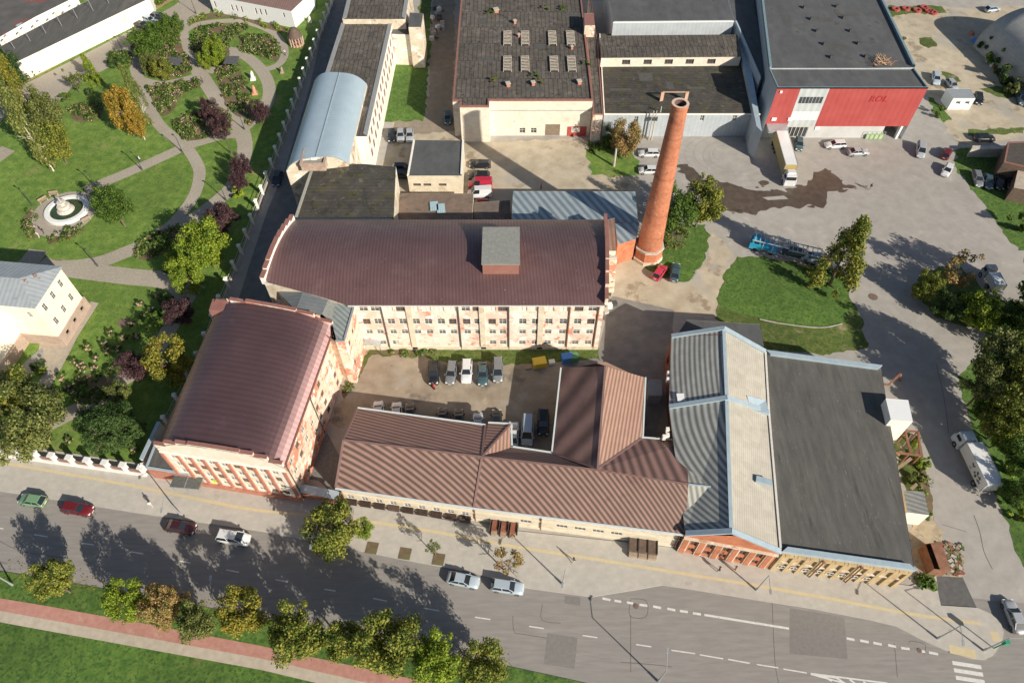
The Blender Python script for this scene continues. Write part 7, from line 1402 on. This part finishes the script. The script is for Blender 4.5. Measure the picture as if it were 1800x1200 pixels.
p = W(1152, 680, 2.4); flat_house('metal_booth', 'grey metal booth in the shaded alley beside the dark red brick wall', 'booth', [(1141, 695), (1164, 695), (1163, 666), (1141, 666)], 2.6, galv, M('booth_roof', (.30, .31, .32), (.36, .37, .38), scale=1), None)
# green cage beside the red hall
p = W(1533, 240); t = thing('green_cage', 'green roofed trolley cage against the white wall of the red hall', 'cage', (p.x, p.y, 0)); mb = MB(); mb.box((p.x, p.y, 1.1), (3.8, 2.0, .08)); mb.box((p.x, p.y - .95, .6), (3.6, .06, 1.1)); mb.build('shell', [M('pale_green', (.35, .48, .25), (.42, .55, .3), scale=1)], t); mb = MB()
for dx in (-2, -1, 0, 1, 2):
    for dy in (-1.1, 1.1): mb.bar((p.x + dx, p.y + dy, 0), (p.x + dx, p.y + dy, 2.0), .07, .07)
for dy in (-1.1, 1.1): mb.bar((p.x - 2, p.y + dy, 2), (p.x + 2, p.y + dy, 2), .07, .07)
mb.build('frame', [galv], t)
# utility poles left of the chimney
for bx, by, h_, lab in ((1079, 292, 4.5, 'short thick concrete post on the grass plot'), (1153, 238, 7.5, 'white utility pole right of the paired poles'), (1140, 246, 7.5, 'left of the paired utility poles before the blue grey wall'), (1145, 246, 7.5, 'right of the paired utility poles before the blue grey wall')):
    p = W(bx, by); t = thing('utility_pole', lab, 'pole', (p.x, p.y, 0), 'utility poles'); mb = MB(); mb.tube((p.x, p.y, 0), (p.x, p.y, h_), .28 if h_ < 5 else .16, .2 if h_ < 5 else .1, 8); mb.build('pole', [concrete], t)
    if h_ > 5: mb = MB(); mb.box((p.x, p.y, h_ - .4), (1.8, .1, .12)); mb.box((p.x + .2, p.y, h_ - 2), (.5, .4, .8)); mb.build('crossarm', [darkmetal], t)
p = W(1160, 172, 9); t = thing('roof_frame', 'rusty steel frame with two small walls on the mossy dark roof', 'frame', (p.x, p.y, 5.8)); mb = MB(); a_, b_ = W(1165, 162, 8), W(1208, 162, 8); mb.bar(a_, b_, .2, .2); 
for q in (a_, b_): mb.box((q.x, q.y, 6.8), (.9, .25, 2.4), .5)
mb.build('beam', [M('orange_rust', (.45, .27, .18), (.52, .36, .27), scale=2)], t)
# fountain
fc = W(119, 371); t = thing('fountain', 'round white rimmed fountain with a pale statue on its plaza', 'fountain', (fc.x, fc.y, .09)); n = 40; mb = MB(); q = lambda r, a, z: (fc.x + r * math.cos(a), fc.y + r * math.sin(a), z)
for k in range(n):
    a0, a1 = 2 * math.pi * k / n, 2 * math.pi * (k + 1) / n
    for (r0, z0), (r1, z1) in zip([(4.3, .05), (4.3, .6), (4.1, .68), (3.3, .68), (3.2, .6)], [(4.3, .6), (4.1, .68), (3.3, .68), (3.2, .6), (3.2, .1)]): mb.add([q(r0, a0, z0), q(r0, a1, z0), q(r1, a1, z1), q(r1, a0, z1)], 0, None, True)
mb.build('rim', [whitepaint], t); mb = MB(); mb.add([q(3.25, 2 * math.pi * k / n, .38) for k in range(n)]); mb.build('water', [M('green_water', (.035, .06, .03), (.05, .08, .04), scale=1, rough=.1)], t)
mb = MB()
for r_, z0, z1 in ((1.9, .1, .55), (1.5, .55, .85), (.9, .85, 1.5), (1.3, 1.5, 1.65), (.45, 1.65, 2.4), (.9, 2.4, 2.5)): mb.tube((fc.x - .2, fc.y, z0), (fc.x - .2, fc.y, z1), r_, r_ * .85, 16)
mb.build('pedestal', [M('pale_stone', (.66, .62, .55), (.55, .5, .43), scale=2)], t); mb = MB(); mb.tube((fc.x - .2, fc.y, 2.5), (fc.x - .2, fc.y, 3.3), .26, .2, 10); mb.tube((fc.x - .2, fc.y, 3.3), (fc.x - .25, fc.y + .1, 3.6), .16, .12, 8); mb.tube((fc.x - .2, fc.y, 3.2), (fc.x - .8, fc.y + .2, 3.5), .08, .05, 6); mb.tube((fc.x - .2, fc.y, 3.2), (fc.x + .4, fc.y - .1, 2.9), .08, .05, 6); mb.build('statue', [M('pale_stone2', (.5, .46, .4), (.3, .27, .22), scale=3)], t)
def bench(px, py, rz, lab, m_=wood):
    p = W(px, py); t = thing('park_bench', lab, 'bench', (p.x, p.y, .09), 'park benches', rz)
    for nm, parts in (('seat', [((0, 0, .45), (1.8, .5, .07))]), ('backrest', [((0, .25, .75), (1.8, .06, .45))]), ('leg', [((-.75, 0, .22), (.1, .45, .44))]), ('leg', [((.75, 0, .22), (.1, .45, .44))])):
        mb = MB()
        for c_, s_ in parts: mb.box(c_, s_)
        o = mb.build(nm, [m_ if nm != 'leg' else concrete]); o.parent = t
for q in ((78, 355, .9, 'pale bench behind the fountain'), (60, 376, 2.4, 'bench left of the fountain'), (153, 388, -2.4, 'dark bench right of the fountain'), (96, 344, .2, 'white topped bench at the back of the fountain plaza')): bench(*q)
p = W(522, 78); t = thing('round_gazebo', 'round timber gazebo with dark conical roof on the lawn by the park fence', 'gazebo', (p.x, p.y, 0)); mb = MB(); n = 14
for k in range(n):
    a0, a1 = 2 * math.pi * k / n, 2 * math.pi * (k + 1) / n; q = lambda r, a, z: (p.x + r * math.cos(a), p.y + r * math.sin(a), z); mb.add([q(1.9, a0, 2.2), q(1.9, a1, 2.2), q(.9, a1, 4.2), q(.9, a0, 4.2)]); mb.add([q(.9, a0, 4.2), q(.9, a1, 4.2), (p.x, p.y, 4.6)])
mb.build('roof', [darkwood], t); mb = MB()
for k in range(n): a0 = 2 * math.pi * k / n; mb.tube(q(1.75, a0, 0), q(1.75, a0, 2.3), .16, n=6)
mb.build('post', [M('log_wood', (.42, .32, .25), (.55, .45, .36), scale=2)], t); mb = MB(); mb.tube((p.x, p.y, 0), (p.x, p.y, .5), 1.7, n=14); mb.build('floor', [redpilaster], t)
for x_, y_, lab in ((307, 108, 'dark roofed pergola among the left rose beds'), (407, 106, 'dark roofed pergola by the central rose path')):
    p = W(x_, y_, 2.4); t = thing('pergola', lab, 'pergola', (p.x, p.y, 0)); mb = MB(); mb.slab([(p.x - 1.7, p.y - 1.3, 2.4), (p.x + 1.5, p.y - 1.6, 2.4), (p.x + 1.7, p.y + 1.2, 2.7), (p.x - 1.4, p.y + 1.4, 2.7)], .15); mb.build('roof', [M('slate_dark', (.07, .07, .08), (.11, .11, .12), scale=2)], t); mb = MB()
    for dx in (-1.3, 1.3):
        for dy in (-1.2, 1.1): mb.bar((p.x + dx, p.y + dy, 0), (p.x + dx, p.y + dy, 2.35), .12, .12)
    mb.build('post', [darkwood], t)
def sculpt(px, py, m_, lab, s_=1.0):
    p = W(px, py); mb = MB(); mb.box((p.x, p.y, .2), (1.3 * s_, 1.3 * s_, .4), .3, 0); mb.tube((p.x, p.y, .4), (p.x + .1, p.y, 1.6 * s_), .5 * s_, .35 * s_, 9); mb.tube((p.x + .1, p.y, 1.6 * s_), (p.x + .2, p.y, 2.3 * s_), .42 * s_, .12 * s_, 9); tag(mb.build('sculpture', [m_], loc=(p.x, p.y, 0)), lab, 'sculpture')
sculpt(445, 140, whitepaint, 'white stone sculpture on the small lawn of the rose garden'); sculpt(448, 165, M('terracotta', (.55, .25, .16), (.62, .32, .22), scale=2), 'terracotta coloured sculpture below the white one'); sculpt(545, 40, whitewall, 'pale stone ring by the park fence at the top', .8); sculpt(496, 128, M('brown_stone', (.3, .22, .18), (.4, .3, .25), scale=2), 'brown wooden stump figure on the right lawn', .7)
for i, (x_, y_, r_) in enumerate(((217, 567, 1.0), (1535, 522, .8), (1118, 1065, .35), (1616, 1143, .3))):
    p = W(x_, y_); mb = MB(); mb.tube((p.x, p.y, .02), (p.x, p.y, .06), r_, n=20); tag(mb.build('manhole', [M('iron_cover', (.16, .10, .08), (.2, .14, .11), scale=3)], loc=(p.x, p.y, .02)), ['round brown well cover in the house lawn', 'round manhole on the yard by the lawn corner', 'small manhole in the bus bay square', 'small manhole near the crossing corner'][i], 'manhole')

rnd = random.Random(21)
for k in range(26):
    x_, y_ = rnd.choice(((772, 18), (768, 38), (762, 58), (770, 48), (765, 70))); x_ += rnd.uniform(-9, 9); y_ += rnd.uniform(-8, 8); p = W(x_, y_); s_ = rnd.uniform(.5, 1.5)
    mb = MB(); mb.box((p.x, p.y, s_ * .35), (s_, s_ * .6, s_ * .7), rnd.uniform(0, 3), 0, taper=.85); tag(mb.build('scrap', [rnd.choice([galv, darkmetal, concrete, rustwall, whitetin])], loc=(p.x, p.y, 0)), 'scrap piece in the heap along the lane behind the white annex', 'scrap', 'scrap heap in the lane')
mb = MB(); c0 = W(1290, 275)
for k in range(7):
    r_ = 3.5 + k * 1.15; a0 = rnd.uniform(0, 6.28); n = 26; span = rnd.uniform(3, 6)
    for j in range(n):
        a1, a2 = a0 + span * j / n, a0 + span * (j + 1) / n; cx, cy = c0.x + .6 * math.sin(k), c0.y + .5 * math.cos(k * 2); f_ = lambda r, a: (cx + r * 1.25 * math.cos(a), cy + r * math.sin(a), .0045); mb.add([f_(r_, a1), f_(r_, a2), f_(r_ + .12, a2), f_(r_ + .12, a1)][::-1])
struct(mb.build('tyre_mark', [M('tyre_mark', (.28, .255, .23), (.33, .3, .27), scale=2)]))

mb = MB(); rnd = random.Random(51)
for k in range(1500):
    x_ = rnd.uniform(-20, 900); yb = 1000 + x_ * .19; y_ = yb + rnd.gauss(2, 14); p = W(x_, y_); r_ = rnd.uniform(.05, .13); a0 = rnd.uniform(0, 6.28)
    mb.add([(p.x + r_ * math.cos(a0 + j * 1.57), p.y + r_ * .7 * math.sin(a0 + j * 1.57), .118 + rnd.uniform(0, .01)) for j in range(4)], rnd.randrange(2))
struct(mb.build('fallen_leaves', [L_autumn, L_yellow]), 'stuff')
def roof_patches(root, box, z, n, seed, mats):
    r = random.Random(seed)
    for m_ in mats:
        mb = MB()
        for k in range(n):
            x_, y_ = r.uniform(box[0], box[2]), r.uniform(box[1], box[3]); p = W(x_, y_, z); sx_, sy_ = r.uniform(.5, 2.6), r.uniform(.3, 1.6); mb.add([(p.x - sx_, p.y - sy_, z), (p.x + sx_, p.y - sy_ * .9, z), (p.x + sx_ * .95, p.y + sy_, z), (p.x - sx_, p.y + sy_ * 1.05, z)]); z += .004
        o = mb.build('felt_patch', [m_], root); o['kind'] = 'stuff'
pm1, pm2 = M('felt_patch_dark', (.078, .076, .07), (.10, .097, .09), scale=1), M('felt_patch_pale', (.14, .133, .12), (.165, .157, .14), scale=1)
roof_patches(rb, (1380, 10, 1530, 110), 11.484, 7, 5, [pm1]); roof_patches(wh, (820, 20, 1010, 165), 8.984, 10, 7, [pm1]); roof_patches(bh, (1090, 130, 1280, 185), 5.784, 6, 9, [pm1])
